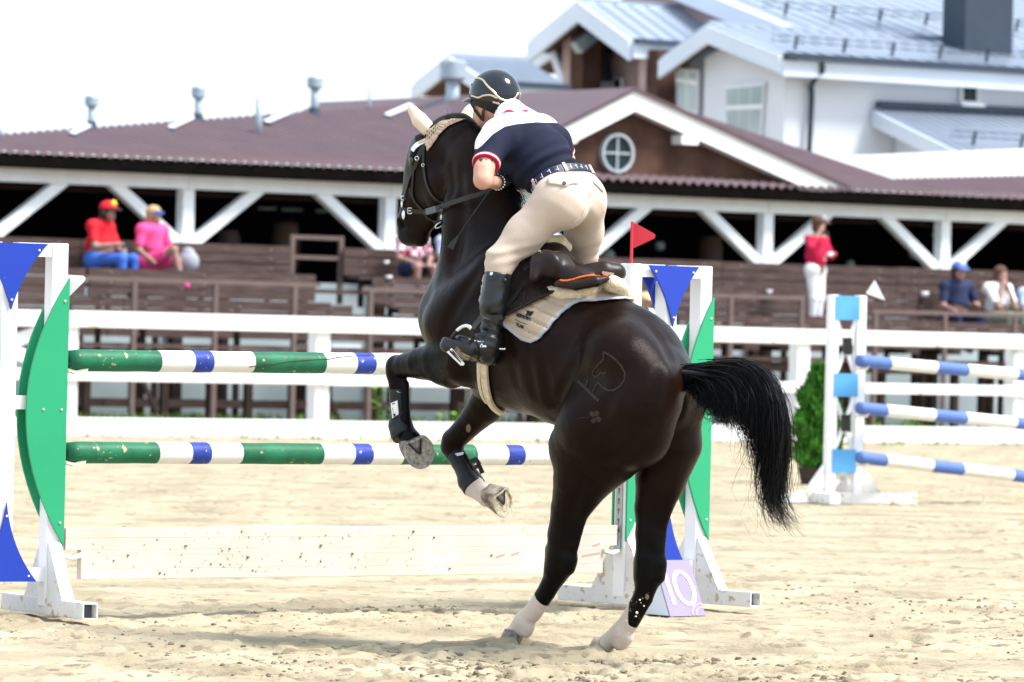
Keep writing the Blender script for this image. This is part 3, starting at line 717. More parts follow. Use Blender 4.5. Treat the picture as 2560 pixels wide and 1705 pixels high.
def house():
    nf = 22.0; zc = lambda x, y: S(x, y, nf).z
    tg = S_tz(1962, 250, nf)[0]                  # gable end plane
    zg = S(1945, 140, nf).z
    root = thing('white_house', W(tg+5, nf, 0), 'large white rendered house with grey seamed metal roof, dark chimney and snow guards', 'house')
    t1 = tg+16
    apx, bk = T(1822, 78, tg), T(1700, 168, tg)
    na, nb_ = (apx-SO).dot(SN), (bk-SO).dot(SN); za, zb = apx.z, bk.z
    zw = S(1960, 158, nf).z; zg = S(1945, 134, nf-.5).z
    for _ in range(6): zw = zg-.12+.5*(za-zw)/(na-nf)
    m = MB(); m.prism([W(tg, nf, 0), W(tg, nb_-.8, 0), W(tg, nb_-.8, zb+.15), W(tg, na, za-.25), W(tg, nf, zw)], SA*.3); m.build('gable_wall', M['render_white'], root)
    m = MB(); m.sbox(tg+.01, t1, nf+.01, nf+.3, 0, zw-.05); m.build('front_wall', M['render_white'], root)
    ov = 0.45
    sl = (za-zw)/(na-nf)
    e0 = W(tg-ov, nf-.5, zw-.5*sl+.12); e1 = W(t1, nf-.5, zw-.5*sl+.12)
    # the roof plane goes on up to the main ridge behind
    r0 = W(tg-ov, na, za+.1); r1 = W(t1, na, za+.1)
    rf = seam_roof(root, e0, e1, r1, r0, 44, guards=(0.18,))
    up = 6.0; tb = T(1990, 80, tg) ; tmid = S_tz(2005, 85, na)[0]
    q0 = W(tmid, na+.01, za+.1+.01*sl); q1 = W(t1, na+.01, za+.1+.01*sl)
    seam_roof(root, q0, q1, W(t1, na+up, za+.1+up*sl), W(tmid, na+up, za+.1+up*sl), 30, guards=(0.22,))
    # upper gable verge of the main roof
    m = MB(); m.prism([q0-UP*.35, q0+UP*.02, W(tmid, na+up, za+.12+up*sl), W(tmid, na+up, za-.25+up*sl)], -SA*.25); m.build('bargeboard', M['fascia'], root)
    m = MB(); m.prism([q0-UP*1.5, q0-UP*.36, W(tmid, na+up, za-.36+up*sl), W(tmid, na+up, za-1.5)], SA*.2); m.build('upper_gable_wall', M['brick_pink'], root)
    m = MB(); m.prism([W(tg-ov, na, za+.1), W(tg-ov, nb_, zb+.1), W(t1-8, nb_, zb+.1), W(t1-8, na, za+.1)], UP*.08); m.build('roof_back', M['metal_roof'], root)
    # white bargeboards of the gable end, fascia and gutter
    bw = 0.34
    for A_, B_ in ((W(tg-ov, nf-.5, zw-.5*sl+.1), W(tg-ov, na, za+.08)), (W(tg-ov, na, za+.08), W(tg-ov, nb_, zb+.1))):
        m = MB(); m.prism([A_, B_, B_-UP*bw, A_-UP*bw], -SA*.08); m.build('bargeboard', M['fascia'], root)
        m = MB(); m.prism([A_-UP*.1, B_-UP*.1, B_-UP*.16, A_-UP*.16], SA*(ov-.02)); m.build('soffit', M['soffit'], root)
    m = MB(); m.bar(e0+UP*(-.26), e1+UP*(-.26), .06, .30); m.build('fascia', M['fascia'], root)
    m = MB(); m.bar(e0-SN*.1+UP*(-.03), e1-SN*.1+UP*(-.03), .14, .12); m.build('gutter', M['metal_dark'], root)
    # downpipe
    d0 = S(2055, 158, nf-.55); d1 = S(2030, 210, nf-.12); d2 = S(2022, 400, nf-.12)
    m = MB(); m.tube(poly_curve([d0, d0-UP*.15, d1, d1-UP*.3, d2], 5), .055, 8); m.build('downpipe', M['metal_dark'], root, True)
    window_box(root, [S(2396, 200, nf), S(2442, 203, nf), S(2441, 258, nf), S(2395, 256, nf)], 1, [(.08, .92)], 'glass', -SN)
    m = MB(); c = S(2418, 262, nf); m.obox(c-SN*.1, SA*.28, SN*.1, UP*.035); m.build('sill', M['white_clean'], root)
    window_box(root, [T(1822, 216, tg), T(1918, 206, tg), T(1908, 350, tg), T(1826, 345, tg)], 3, [(.05, .38), (.46, .96)], 'glass_pale', -SA)
    window_box(root, [T(1697, 170, tg), T(1752, 176, tg), T(1750, 285, tg), T(1700, 270, tg)], 2, [(.05, .25), (.35, .96)], 'glass_pale', -SA)
    # chimney on the roof
    nn = Vector((0, 0, 1))-SN*sl; rp = lambda x, y: hit(x, y, W(0, na, za+.1), nn.normalized())
    b0 = rp(2412, 130); w0 = (rp(2510, 130)-b0).dot(SA)
    ch = thing_child('chimney', root, b0); 
    m = MB(); m.obox(b0+SA*w0/2+SN*.35+UP*1.0, SA*w0/2, SN*.35, UP*2.6); m.build('chimney', M['metal_dark'], root)
    m = MB(); m.obox(b0+SA*w0/2+SN*.35+UP*3.65, SA*(w0/2+.15), SN*.5, UP*.05); m.build('chimney_cap', M['galv'], root)
    # lower lean-to roof before the right wall
    l0, l1 = S(2188, 270, nf-.05), S(2680, 292, nf-.05); f0 = S(2405, 377, nf-3.2); f1 = f0+SA*6
    zl = l0.z; a0 = W((f0-SO).dot(SA)-.02, nf-3.2, f0.z)
    seam_roof(root, Vector(f0), Vector(f1), l1+UP*0, l0, 20, guards=(.15,))
    m = MB(); m.prism([l0-UP*.04, l0-UP*.34, f0-UP*.34, f0-UP*.04], -SA*.1); m.build('lean_to_fascia', M['fascia'], root)
    m = MB(); m.bar(l0-SN*.08+UP*.07, l1-SN*.08+UP*.07, .10, .13); m.build('flashing', M['metal_dark'], root)
    m = MB(); m.prism([l0+SA*.5-UP*.4, l0+SA*.5-UP*3, f0+SA*.5-UP*3, f0+SA*.5-UP*.4], SA*.15); m.build('side_wall', M['render_white'], root)
def thing_child(*a): return None
house()
def parapet():
    a, b = S(2005, 394, 13.5), S(2700, 367, 13.5)
    m = MB(); m.prism([a, b, S(2700, 442, 13.5)-UP*.25, S(2005, 452, 13.5)-UP*.25], SN*.4)
    tag(m.build('parapet_wall', M['white_clean']), 'low bright white parapet above the purple roof at the right', 'wall')
parapet()
def gable_house(label, nf, corner, apex, back, t_len, mt_wall, bw=.33, ov=.6, cols=False, wall_drop=6, inset=1.0, seams=14):
    """house with its ridge along the stand: corner/apex/back are photograph points of the left verge"""
    tg = S_tz(corner[0], corner[1], nf)[0]; zc_ = S(corner[0], corner[1], nf).z
    ap, bk = T(apex[0], apex[1], tg), T(back[0], back[1], tg)
    na, za = (ap-SO).dot(SN), ap.z; nb_, zb = (bk-SO).dot(SN), bk.z
    root = thing('gabled_wing', W(tg, nf, 0), label, 'house')
    seam_roof(root, W(tg, nf, zc_), W(tg+t_len, nf, zc_), W(tg+t_len, na, za), W(tg, na, za), seams)
    m = MB(); m.prism([W(tg, na, za), W(tg, nb_, zb), W(tg+t_len, nb_, zb), W(tg+t_len, na, za)], UP*.08); m.build('roof_back', M['metal_roof'], root)
    for A_, B_ in ((W(tg, nf, zc_), W(tg, na, za)), (W(tg, na, za), W(tg, nb_, zb))):
        m = MB(); m.prism([A_, B_, B_-UP*bw, A_-UP*bw], -SA*.08); m.build('bargeboard', M['fascia'], root)
        m = MB(); m.prism([A_-UP*.12, B_-UP*.12, B_-UP*.18, A_-UP*.18], SA*(inset+.4)); m.build('soffit', M['soffit'], root)
    m = MB(); m.bar(W(tg, nf-.04, zc_-.18), W(tg+t_len, nf-.04, zc_-.18), .06, .34); m.build('fascia', M['fascia'], root)
    m = MB(); m.bar(W(tg, nf-.12, zc_-.02), W(tg+t_len, nf-.12, zc_-.02), .12, .10); m.build('gutter', M['metal_dark'], root)
    m = MB(); m.prism([W(tg+inset, nf+.5, zc_-wall_drop), W(tg+inset, nb_-.6, zc_-wall_drop), W(tg+inset, nb_-.6, zb-.1), W(tg+inset, na, za-.3), W(tg+inset, nf+.5, zc_-.1)], SA*.2); m.build('gable_wall', M[mt_wall], root)
    m = MB(); m.sbox(tg+inset+.21, tg+t_len, nf+.5, nf+.7, zc_-wall_drop, zc_-.1); m.build('front_wall', M['render_white'], root)
    return root, tg, na, nb_, zc_, za
def tower():
    nf = 26.0
    r, tg, na, nb_, zc_, za = gable_house('tall gabled wing with brick columns and dark soffit behind the rider', nf, (1580, 100), (1452, 4), (1326, 108), 5.5, 'brick_pink', .4, .6, inset=1.6)
    for px, w in ((1432, .34), (1622, .30)):
        n_ = nf+.75 if px > 1500 else nb_-1.2
        t = tg+.35 if px > 1500 else tg+.5
        p = T(px, 180, t); n_ = (p-SO).dot(SN)
        m = MB(); m.sbox(t, t+.45, n_-w, n_+w, zc_-6, zc_-.18 if px > 1500 else zc_+.25); m.build('column', M['brick'], r)
        m = MB(); m.sbox(t-.012, t+.0, n_+w*.25, n_+w*1.05, zc_-6, zc_-.2 if px > 1500 else zc_+.23); m.build('lit_column_face', M['brick_pink'], r)  # pink slip: the column's lit left side put into colour
    m = MB(); a, b = T(1440, 120, tg+.3), T(1505, 65, tg+.9); m.bar(a, b, .25, .25); m.build('strut', M['galv'], r)
    for x0, x1 in ((1482, 1500), (1540, 1562)):
        tt = tg+1.59
        window_box(r, [T(x0, 195, tt), T(x1, 195, tt), T(x1, 225, tt), T(x0, 225, tt)], 1, [(.1, .9)], 'glass', -SA)
    w0 = S(1730, 170, nf+.49)
    window_box(r, [S(1700, 178, nf+.5), S(1735, 180, nf+.5), S(1735, 290, nf+.5), S(1700, 288, nf+.5)], 1, [(.04, .22), (.3, .95)], 'glass', -SN)
tower()
gable_house('low gabled wing with dark metal roof left of the helmet', 25.0, (1225, 205), (1128, 142), (1036, 216), 1.75, 'render_white', .30, .5, inset=.9)
gable_house('narrow gabled dormer peeping between the low wing and tower', 29.0, (1415, 190), (1385, 105), (1300, 158), 2.5, 'brick_pink', .34, .5, inset=.8, seams=6)
# ================================================================== HORSE
M['coat'] = mat('dark_bay_coat', (0.0066, 0.0030, 0.0022), 0.31, 0.35, 3.0, 0.20, 260, spec=0.085, bump2=(11, .28), col2=(0.0135, 0.0058, 0.0038), stretch=(1, 1, 1),
                attrs=(('points', (0.0028, 0.0027, 0.003)), ('sock', (0.62, 0.52, 0.45)), ('muzzle', (0.012, 0.010, 0.010)), ('patch', (0.20, 0.16, 0.13))))
M['hair'] = mat('black_horse_hair', (0.0045, 0.0042, 0.0052), 0.36, 0.3, 30.0, spec=0.14)
M['hoof_dark'] = mat('grey_horn', (0.10, 0.095, 0.09), 0.6, 0.35, 30.0, 0.3, 80, col2=(0.30, 0.28, 0.25))
M['hoof_pale'] = mat('pale_horn', (0.20, 0.16, 0.13), 0.6, 0.45, 25.0, 0.3, 80, col2=(0.62, 0.52, 0.40))
M['sole'] = mat('sanded_sole', (0.26, 0.24, 0.21), 0.9, 0.3, 60.0, 0.6, 120, col2=(0.46, 0.42, 0.36))
M['sole_pale'] = mat('pale_sanded_sole', (0.50, 0.43, 0.31), 0.9, 0.25, 60.0, 0.6, 120, col2=(0.66, 0.58, 0.44))
M['groove'] = mat('frog_groove', (0.03, 0.026, 0.024), 0.9)
M['eye'] = mat('dark_wet_eye', (0.01, 0.008, 0.007), 0.06, spec=0.8)

HH = 0.010
lo = np.array([-0.75, 20.05, -0.05]); hi = np.array([1.15, 22.35, 2.45])
hs = SDF(lo, hi, HH)
def build_horse():
    c = hs.cap; L_ = (HL, 0.78)
    # trunk
    c(H(1240, 800), H(1330, 850), .285, .300, .05, (HL, .88)); c(H(1330, 850), H(1440, 888), .300, .292, .05, (HL, .92)); c(H(1440, 888), H(1545, 925), .292, .262, .06, (HL, .95))
    c(H(1330, 690), H(1250, 640), .13, .14, .10)                                   # withers
    c(H(1455, 752), H(1580, 830), .10, .092, .06)                                  # loin
    c(H(1560, 935), H(1612, 975), .258, .215, .06)                                 # croup
    c(H(1585, 848), H(1672, 945), .065, .045, .06)
    c(H(1620, 905, -.10), H(1668, 965, -.13), .15, .13, .06); c(H(1560, 890, .12), H(1625, 960, .12), .15, .13, .06)                                  # spine over the croup
    c(H(1530, 880, .20), H(1560, 900, .18), .09, .10, .09)                         # point of hip
    # quarters
    c(H(1592, 1010, .135), H(1500, 1065, .16), .170, .17, .05); c(H(1688, 1020, -.14), H(1650, 1105, -.15), .125, .140, .05)
    c(H(1622, 1015, .11), H(1596, 1090, .12), .115, .12, .05)
    c(H(1500, 1060, .165), H(1440, 1115, .165), .17, .115, .06)                    # stifle
    c(H(1600, 1085, .12), H(1500, 1160, .125), .12, .10, .06)
    # left hind
    hs.chain([H(1465, 1125, .15), H(1450, 1195, .135), H(1424, 1270, .125), H(1408, 1335, .118)], [.135, .112, .078, .062], .035)
    hs.chain([H(1545, 1160, .12), H(1490, 1215, .12), H(1448, 1290, .118), H(1432, 1370, .115)], [.075, .060, .030, .024], .03)
    hs.chain([H(1408, 1335, .118), H(1404, 1385, .115), H(1392, 1425, .113)], [.062, .062, .054], .02)
    c(H(1424, 1400, .115), H(1418, 1418, .113), .034, .036, .025); c(H(1382, 1374, .115), H(1384, 1400, .115), .032, .030, .03)
    hs.chain([H(1392, 1425, .113), H(1368, 1470, .11), H(1340, 1515, .105), H(1308, 1555, .10)], [.048, .037, .036, .039], .02, (HL, .85))
    hs.chain([H(1408, 1430, .113), H(1374, 1485, .108), H(1335, 1540, .102)], [.024, .022, .026], .02)
    hs.chain([H(1308, 1555, .10), H(1290, 1578, .10), H(1278, 1592, .10)], [.041, .035, .042], .02)
    c(H(1322, 1568, .10), H(1316, 1580, .10), .026, .026, .02)
    # right hind
    hs.chain([H(1675, 1110, -.15), H(1652, 1195, -.14), H(1630, 1270, -.13), H(1625, 1335, -.122)], [.135, .108, .074, .058], .035)
    hs.chain([H(1682, 1165, -.13), H(1668, 1235, -.125), H(1650, 1320, -.12), H(1650, 1395, -.12)], [.055, .042, .026, .022], .04)
    hs.chain([H(1625, 1335, -.122), H(1622, 1395, -.12), H(1618, 1440, -.12)], [.058, .058, .052], .02)
    c(H(1648, 1412, -.12), H(1643, 1440, -.12), .033, .036, .025); c(H(1603, 1408, -.12), H(1603, 1440, -.12), .030, .028, .03)
    hs.chain([H(1618, 1440, -.12), H(1604, 1490, -.12), H(1580, 1535, -.12), H(1552, 1580, -.12)], [.048, .037, .036, .039], .02, (HL, .85))
    hs.chain([H(1638, 1445, -.12), H(1618, 1500, -.12), H(1578, 1565, -.12)], [.024, .022, .026], .02)
    hs.chain([H(1552, 1580, -.12), H(1525, 1600, -.12), H(1508, 1614, -.12)], [.042, .037, .047], .02)
    c(H(1568, 1594, -.12), H(1552, 1612, -.12), .028, .030, .02)
    # chest, shoulder
    c(H(1185, 790), H(1160, 800), .235, .20, .07, (HL, .9)); c(H(1250, 690, .13), H(1122, 805, .15), .13, .10, .06); c(H(1260, 690, -.13), H(1180, 805, -.13), .12, .10, .06)
    c(H(1170, 720, 0), H(1120, 780, .05), .17, .11, .06); c(H(1130, 820, .14), H(1170, 900, .15), .10, .10, .06)
    c(H(1230, 960, 0), H(1260, 970, 0), .085, .09, .06)                            # breast bone
    # left fore
    hs.chain([H(1160, 900, .165), H(1100, 905, .165), H(1055, 908, .16), H(1015, 913, .155), H(993, 917, .15)], [.108, .088, .070, .052, .047], .03)
    c(H(1128, 945, .165), H(1112, 935, .165), .045, .05, .03)                      # elbow
    hs.chain([H(990, 912, .15), H(990, 935, .15), H(994, 965, .15)], [.042, .043, .036], .015)
    hs.chain([H(994, 965, .15), H(997, 1020, .15), H(1003, 1065, .15)], [.034, .033, .042], .015)
    c(H(1014, 960, .15), H(1014, 1060, .15), .017, .022, .02); hs.chain([H(1003, 1065, .15), H(1018, 1085, .15), H(1030, 1100, .15)], [.046, .040, .044], .02)
    # right fore
    hs.chain([H(1255, 960, -.13), H(1215, 1015, -.13), H(1172, 1062, -.13), H(1135, 1100, -.13)], [.105, .078, .056, .050], .03)
    hs.chain([H(1132, 1100, -.13), H(1128, 1118, -.13), H(1140, 1140, -.13)], [.047, .046, .038], .015)
    hs.chain([H(1140, 1140, -.13), H(1160, 1180, -.13), H(1182, 1216, -.13)], [.036, .034, .042], .015)
    c(H(1160, 1140, -.13), H(1196, 1205, -.13), .016, .02, .02); hs.chain([H(1182, 1216, -.13), H(1202, 1232, -.13), H(1218, 1244, -.13)], [.044, .038, .042], .02)
    # neck
    fl = (HL, .62)
    hs.chain([H(1240, 640), H(1212, 560), H(1204, 485), H(1180, 415), H(1150, 365), H(1128, 338)], [.235, .195, .175, .160, .125, .090], .05, fl)
    c(H(1262, 545), H(1215, 400), .075, .07, .05, (HL, .6)); c(H(1215, 400), H(1150, 318), .07, .05, .05, (HL, .6))
    c(H(1150, 620, .06), H(1150, 520, .05), .08, .07, .06)                         # lower neck muscles
    # head
    fh = (HL, .80)
    c(H(1108, 345), H(1080, 385), .085, .105, .04, fh); c(H(1082, 400), H(1082, 445), .118, .118, .04, fh)
    c(H(1098, 455, .05), H(1090, 495, .045), .070, .055, .04, (HL, .7)); c(H(1098, 455, -.05), H(1090, 495, -.045), .070, .055, .04, (HL, .7))
    hs.chain([H(1062, 440), H(1044, 505), H(1036, 545), H(1036, 578)], [.105, .086, .076, .066], .04, (HL, .72))
    c(H(1092, 480), H(1066, 545), .060, .058, .05, (HL, .6)); c(H(1022, 556), H(1020, 590), .040, .036, .03, (HL, 1.35)); c(H(1050, 588), H(1054, 600), .034, .026, .03)
    c(H(1048, 372, .075), H(1040, 396, .085), .030, .028, .03); c(H(1052, 372, -.075), H(1046, 396, -.085), .030, .028, .03)
    c(H(1046, 410, .078), H(1030, 500, .05), .014, .012, .03)                      # facial crest
    c(H(1003, 553, .043), H(1010, 566, .046), .012, .012, .012, None, 'sub'); c(H(1008, 553, -.043), H(1012, 566, -.046), .012, .012, .012, None, 'sub')
    hs.cap(H(1018, 606, .05), H(1052, 584, .055), .004, .004, .012, None, 'sub')     # mouth line
    # ears
    for (b, t, l) in (((1072, 322), (1026, 266), .06), ((1152, 320), (1172, 268), -.06)):
        B_, T_ = H(b[0], b[1], l), H(t[0], t[1], l*1.5); m1 = B_.lerp(T_, .45)
        c(B_, m1, .024, .020, .02); c(m1, B_.lerp(T_, .8), .020, .004, .015)
    # cleft of the quarters
    hs.chain([H(1692, 975, -.005), H(1690, 1055, 0), H(1668, 1120, 0), H(1630, 1168, 0)], [.016, .026, .030, .03], .045, None, 'sub')
build_horse()
_v, _q = hs.mesh(0.0, 0); _b = BVHTree.FromPolygons([tuple(v) for v in _v], [tuple(f) for f in _q])
def groove(pxs, r, depth, k=.03):               # shallow valley between muscles, following the surface
    c_ = []
    for v in poly_curve([Vector((x, y, 0)) for x, y in pxs], 4):
        h_ = _b.ray_cast(CAM, ray(v.x, v.y).normalized())
        if h_[0] is not None:
            n = h_[1] if h_[1].dot(FWD) < 0 else -h_[1]; c_.append(h_[0]+n*(r-depth))
    rs_ = [r*(.75+.25*math.sin(math.pi*i/(len(c_)-1))) for i in range(len(c_))]
    hs.chain(c_, rs_, k, None, 'sub')
for pxs, r, d in (([(1645, 930), (1628, 1020), (1590, 1105), (1545, 1165)], .030, .004), ([(1565, 925), (1505, 1040), (1472, 1110)], .04, .002),
                  ([(1446, 890), (1404, 990), (1380, 1065)], .03, .008), ([(1510, 775), (1455, 802), (1422, 865)], .025, .003), ([(1195, 680), (1150, 745), (1118, 805)], .025, .006),
                  ([(1112, 835), (1150, 868), (1185, 900)], .025, .004), ([(1152, 440), (1152, 560), (1132, 680)], .028, .006), ([(1128, 415), (1131, 475), (1108, 518)], .018, .006),
                  ([(1268, 850), (1292, 960)], .02, .000), ([(1312, 870), (1336, 985)], .02, .000), ([(1352, 880), (1376, 1010)], .02, .000),
                  ([(1476, 1212), (1452, 1290), (1436, 1350)], .018, .004), ([(1672, 1215), (1655, 1290), (1650, 1350)], .018, .003), ([(1110, 898), (1070, 906), (1030, 913)], .016, .002),
                  ([(1620, 812), (1650, 845), (1672, 890), (1684, 922)], .030, .003), ([(1100, 935), (1060, 936)], .016, .001)):
    groove(pxs, r, d)
HV, HQ = hs.mesh(0.0, 2)
# keep the body above the sand and in one piece
HBVH = BVHTree.FromPolygons([tuple(v) for v in HV], [tuple(f) for f in HQ])
def surf(px, py, off=0.004, l=0.0, bvh=None):
    """point on the horse under a photograph pixel, and the outward normal there"""
    d = ray(px, py).normalized(); r = (bvh or HBVH).ray_cast(CAM, d)
    if r[0] is None:
        p = H(px, py, l); q_ = (bvh or HBVH).find_nearest(p); n = q_[1]; return q_[0]+n*off, n
    n = r[1]; n = n if n.dot(d) < 0 else -n
    return r[0]+n*off, n
ux, uy = to_px_np(HV)
lat = (HV-np.array(HO))@np.array(HL)
# socks: white hind legs, white right fore pastern
n3 = vnoise(HV[:, 0]*60, HV[:, 2]*60+HV[:, 1]*60, 5)*0.006
def along(a, b):
    a, b = np.array(a), np.array(b); e = (b-a)/np.linalg.norm(b-a); return (HV-a)@e
lh = along(H(1350, 1500, .107), H(1308, 1555, .10))
sock = np.where((lat > -.02) & (HV[:, 2] < .6) & (ux > 1200) & (ux < 1440), lh+n3+.012, -1)
rh_ = along(H(1604, 1490, -.12), H(1552, 1580, -.12))
rfront = along(H(1590, 1500, -.12), H(1500, 1490, -.12))
sock = np.maximum(sock, np.where((lat < -.02) & (HV[:, 2] < .6) & (ux > 1440), np.minimum(rh_-.055+n3, np.maximum(rfront-.012+0*n3, rh_-.125)), -1))
rf = along(H(1182, 1216, -.13), H(1218, 1244, -.13))
sock = np.maximum(sock, np.where((ux > 1160) & (ux < 1262) & (uy > 1190) & (lat < -.02), rf-.004+n3, -1))
points = (.56-HV[:, 2])*.008+.002*vnoise(HV[:, 0]*9, HV[:, 2]*9, 2)
points = np.maximum(points, np.where((HV[:, 2] > .6) & (ux < 1100) & (uy > 860) & (lat > 0.02), .05, -1))
muz = .06-np.linalg.norm(HV-np.array(H(1022, 590)), axis=1)
patch = np.full(len(HV), -1.0)
for (px, py, rx, ry) in ((1171, 1071, 6, 11), (1618, 1492, 5, 8)):
    q_ = 1-np.sqrt(((ux-px)/rx)**2+((uy-py)/ry)**2); patch = np.maximum(patch, q_*0.01)
horse = thing('horse', HO, 'dark bay horse with white hind socks rearing into take-off before the striped poles', 'horse')
body = mesh_obj('body', HV, HQ, M['coat'], horse, True, {'sock': sock, 'points': points, 'muzzle': muz, 'patch': patch})

# ---- hooves
def hoof(c, nrm, toe, size, wall, sole):
    """c: centre of the ground surface; nrm: direction the sole faces; toe: towards the toe"""
    nrm = Vector(nrm).normalized(); toe = Vector(toe); toe = (toe-nrm*toe.dot(nrm)).normalized(); sd_ = nrm.cross(toe); k = 22
    prof = lambda a, r: (r*(math.cos(a)*1.06 if math.cos(a) > -.75 else -.80+.10*math.cos(2*a)), r*math.sin(a)*.93)
    ring = lambda r, h, sh: [c+toe*(prof(a, r)[0]+sh)+sd_*prof(a, r)[1]-nrm*h for a in np.linspace(0, 2*math.pi, k, endpoint=False)]
    R_ = size; m = MB()
    rings = [ring(R_*.72, R_*1.15, -R_*.42), ring(R_*.80, R_*.85, -R_*.30), ring(R_*.91, R_*.40, -R_*.14), ring(R_, 0.0, 0), ring(R_*.985, -R_*.03, 0)]
    vs = [p for r in rings for p in r]; fs = [(i*k+j, i*k+(j+1) % k, (i+1)*k+(j+1) % k, (i+1)*k+j) for i in range(len(rings)-1) for j in range(k)]
    fs = [f[::-1] for f in fs]; fs.append(tuple(range(k))); m.add(vs, fs)
    h = m.build('hoof', M[wall], horse, True)
    m = MB(); r1, r2, r3 = ring(R_*.985, -R_*.03, 0), ring(R_*.82, -R_*.035, 0), ring(R_*.74, R_*.06, 0)
    vs = r1+r2+r3; m.add(vs, [(i*k+j, i*k+(j+1) % k, (i+1)*k+(j+1) % k, (i+1)*k+j) for i in range(2) for j in range(k)]+[tuple(range(2*k, 3*k))])
    m.build('sole', M[sole], h)
    # frog: a ridged wedge from the heels towards the toe, with grooves beside it
    m = MB(); B_ = [c-toe*R_*.78+sd_*R_*.42, c-toe*R_*.78-sd_*R_*.42, c+toe*R_*.22]; up_ = nrm*R_*.02
    m.add([B_[0]-nrm*R_*.05, B_[1]-nrm*R_*.05, B_[2]-nrm*R_*.05, B_[0]*.75+B_[1]*.25+up_, B_[1]*.75+B_[0]*.25+up_, (B_[0]+B_[1])*.15+B_[2]*.7+up_*1.0, (B_[0]+B_[1])/2-nrm*R_*.05],
          [(0, 3, 5, 2), (4, 1, 2, 5), (3, 6, 5), (6, 4, 5)])
    m.build('frog', M['hoof_dark'], h)
    m = MB()
    for s_ in (1, -1):
        a = c-toe*R_*.72+sd_*R_*.46*s_; b = c+toe*R_*.20+sd_*R_*.03*s_; m.bar(a+nrm*R_*.0, b+nrm*R_*.0, R_*.09, R_*.05, nrm)
    o = m.build('groove', M['groove'], h); o['kind'] = 'stuff'
    return h
VW = -FWD
hoof(H(1279, 1613, .10), (.10, .05, -1), HF-UP*.05+HL*.25, .062, 'hoof_dark', 'sole')
hoof(H(1500, 1638, -.12), (.02, -.05, -1), HF+HL*.15, .066, 'hoof_pale', 'sole')
hoof(H(1047, 1127, .15)-FWD*.02, Vector((.30, -.93, .12)), Vector((.38, .0, -.85)), .075, 'hoof_dark', 'sole')
hoof(H(1258, 1254, -.13)-FWD*.01, Vector((.74, -.66, -.05)), Vector((.35, .25, -.75)), .068, 'hoof_pale', 'sole_pale')
# eye
for l in (.098, -.098):
    p, n = surf(1028, 401, 0, l) if l > 0 else (mirror(surf(1028, 401, 0, -l)[0]), Vector((0, 0, 1)))
    m = MB(); m.ball(p-(HL*.006 if l > 0 else -HL*.006), .015, seg=14, rings=10); m.build('eye', M['eye'], horse, True)
# clipped marks on the quarters: bridle-horse head, stroke and clover
M['clip'] = mat('clipped_hair', (0.026, 0.0155, 0.0125), 0.6, 0.35, 60.0)
def z3(x, y): return (1300+x/2.613, 700+y/2.613)
def mark(lines, name):
    m = MB()
    for pts, w in lines:
        pp_ = [surf(*q_, off=.0015) for q_ in pts]
        dense = []
        for (a, b) in zip(pts[:-1], pts[1:]):
            for k in range(4): dense.append((a[0]+(b[0]-a[0])*k/4, a[1]+(b[1]-a[1])*k/4))
        dense.append(pts[-1]); pn = [surf(*q_, off=.0008) for q_ in dense]
        m.ribbon([a for a, b in pn], [b for a, b in pn], w, .0016)
    o = m.build(name, M['clip'], horse); o['kind'] = 'stuff'; return o
mark([([z3(*q_) for q_ in ((380, 660), (425, 705), (470, 750), (515, 790))], .011),
      ([z3(*q_) for q_ in ((432, 695), (445, 655))], .009),
      ([z3(*q_) for q_ in ((478, 735), (492, 700), (512, 668), (540, 700), (575, 722), (615, 720), (655, 695), (682, 655), (686, 610), (665, 565), (625, 520), (585, 490), (545, 470), (548, 515), (520, 545), (492, 575), (474, 605), (490, 635), (515, 622), (530, 603), (552, 612), (568, 600))], .0075)], 'clipped_emblem')
def leafmark(cx, cy, a):
    pts = []
    m = MB(); ring_ = []
    for k in range(10):
        t = 2*math.pi*k/10; r = 9.0*(1-.35*math.cos(t))*(.8 if k == 0 else 1); x, y = r*math.cos(t)*.9, r*math.sin(t)*.7
        ring_.append(surf(cx+(x*math.cos(a)-y*math.sin(a)), cy+(x*math.sin(a)+y*math.cos(a)), .0012)[0])
    m.add(ring_, [tuple(range(10))]); return m.build('clover_leaf', M['clip'], horse)
for (zx, zy, a) in ((468, 870, -2.3), (505, 865, -.9), (478, 922, 2.2), (518, 915, .9)):
    leafmark(*z3(zx, zy), a)
mark([([z3(452, 900), z3(410, 898), z3(370, 910)], .002)], 'clover_stem')

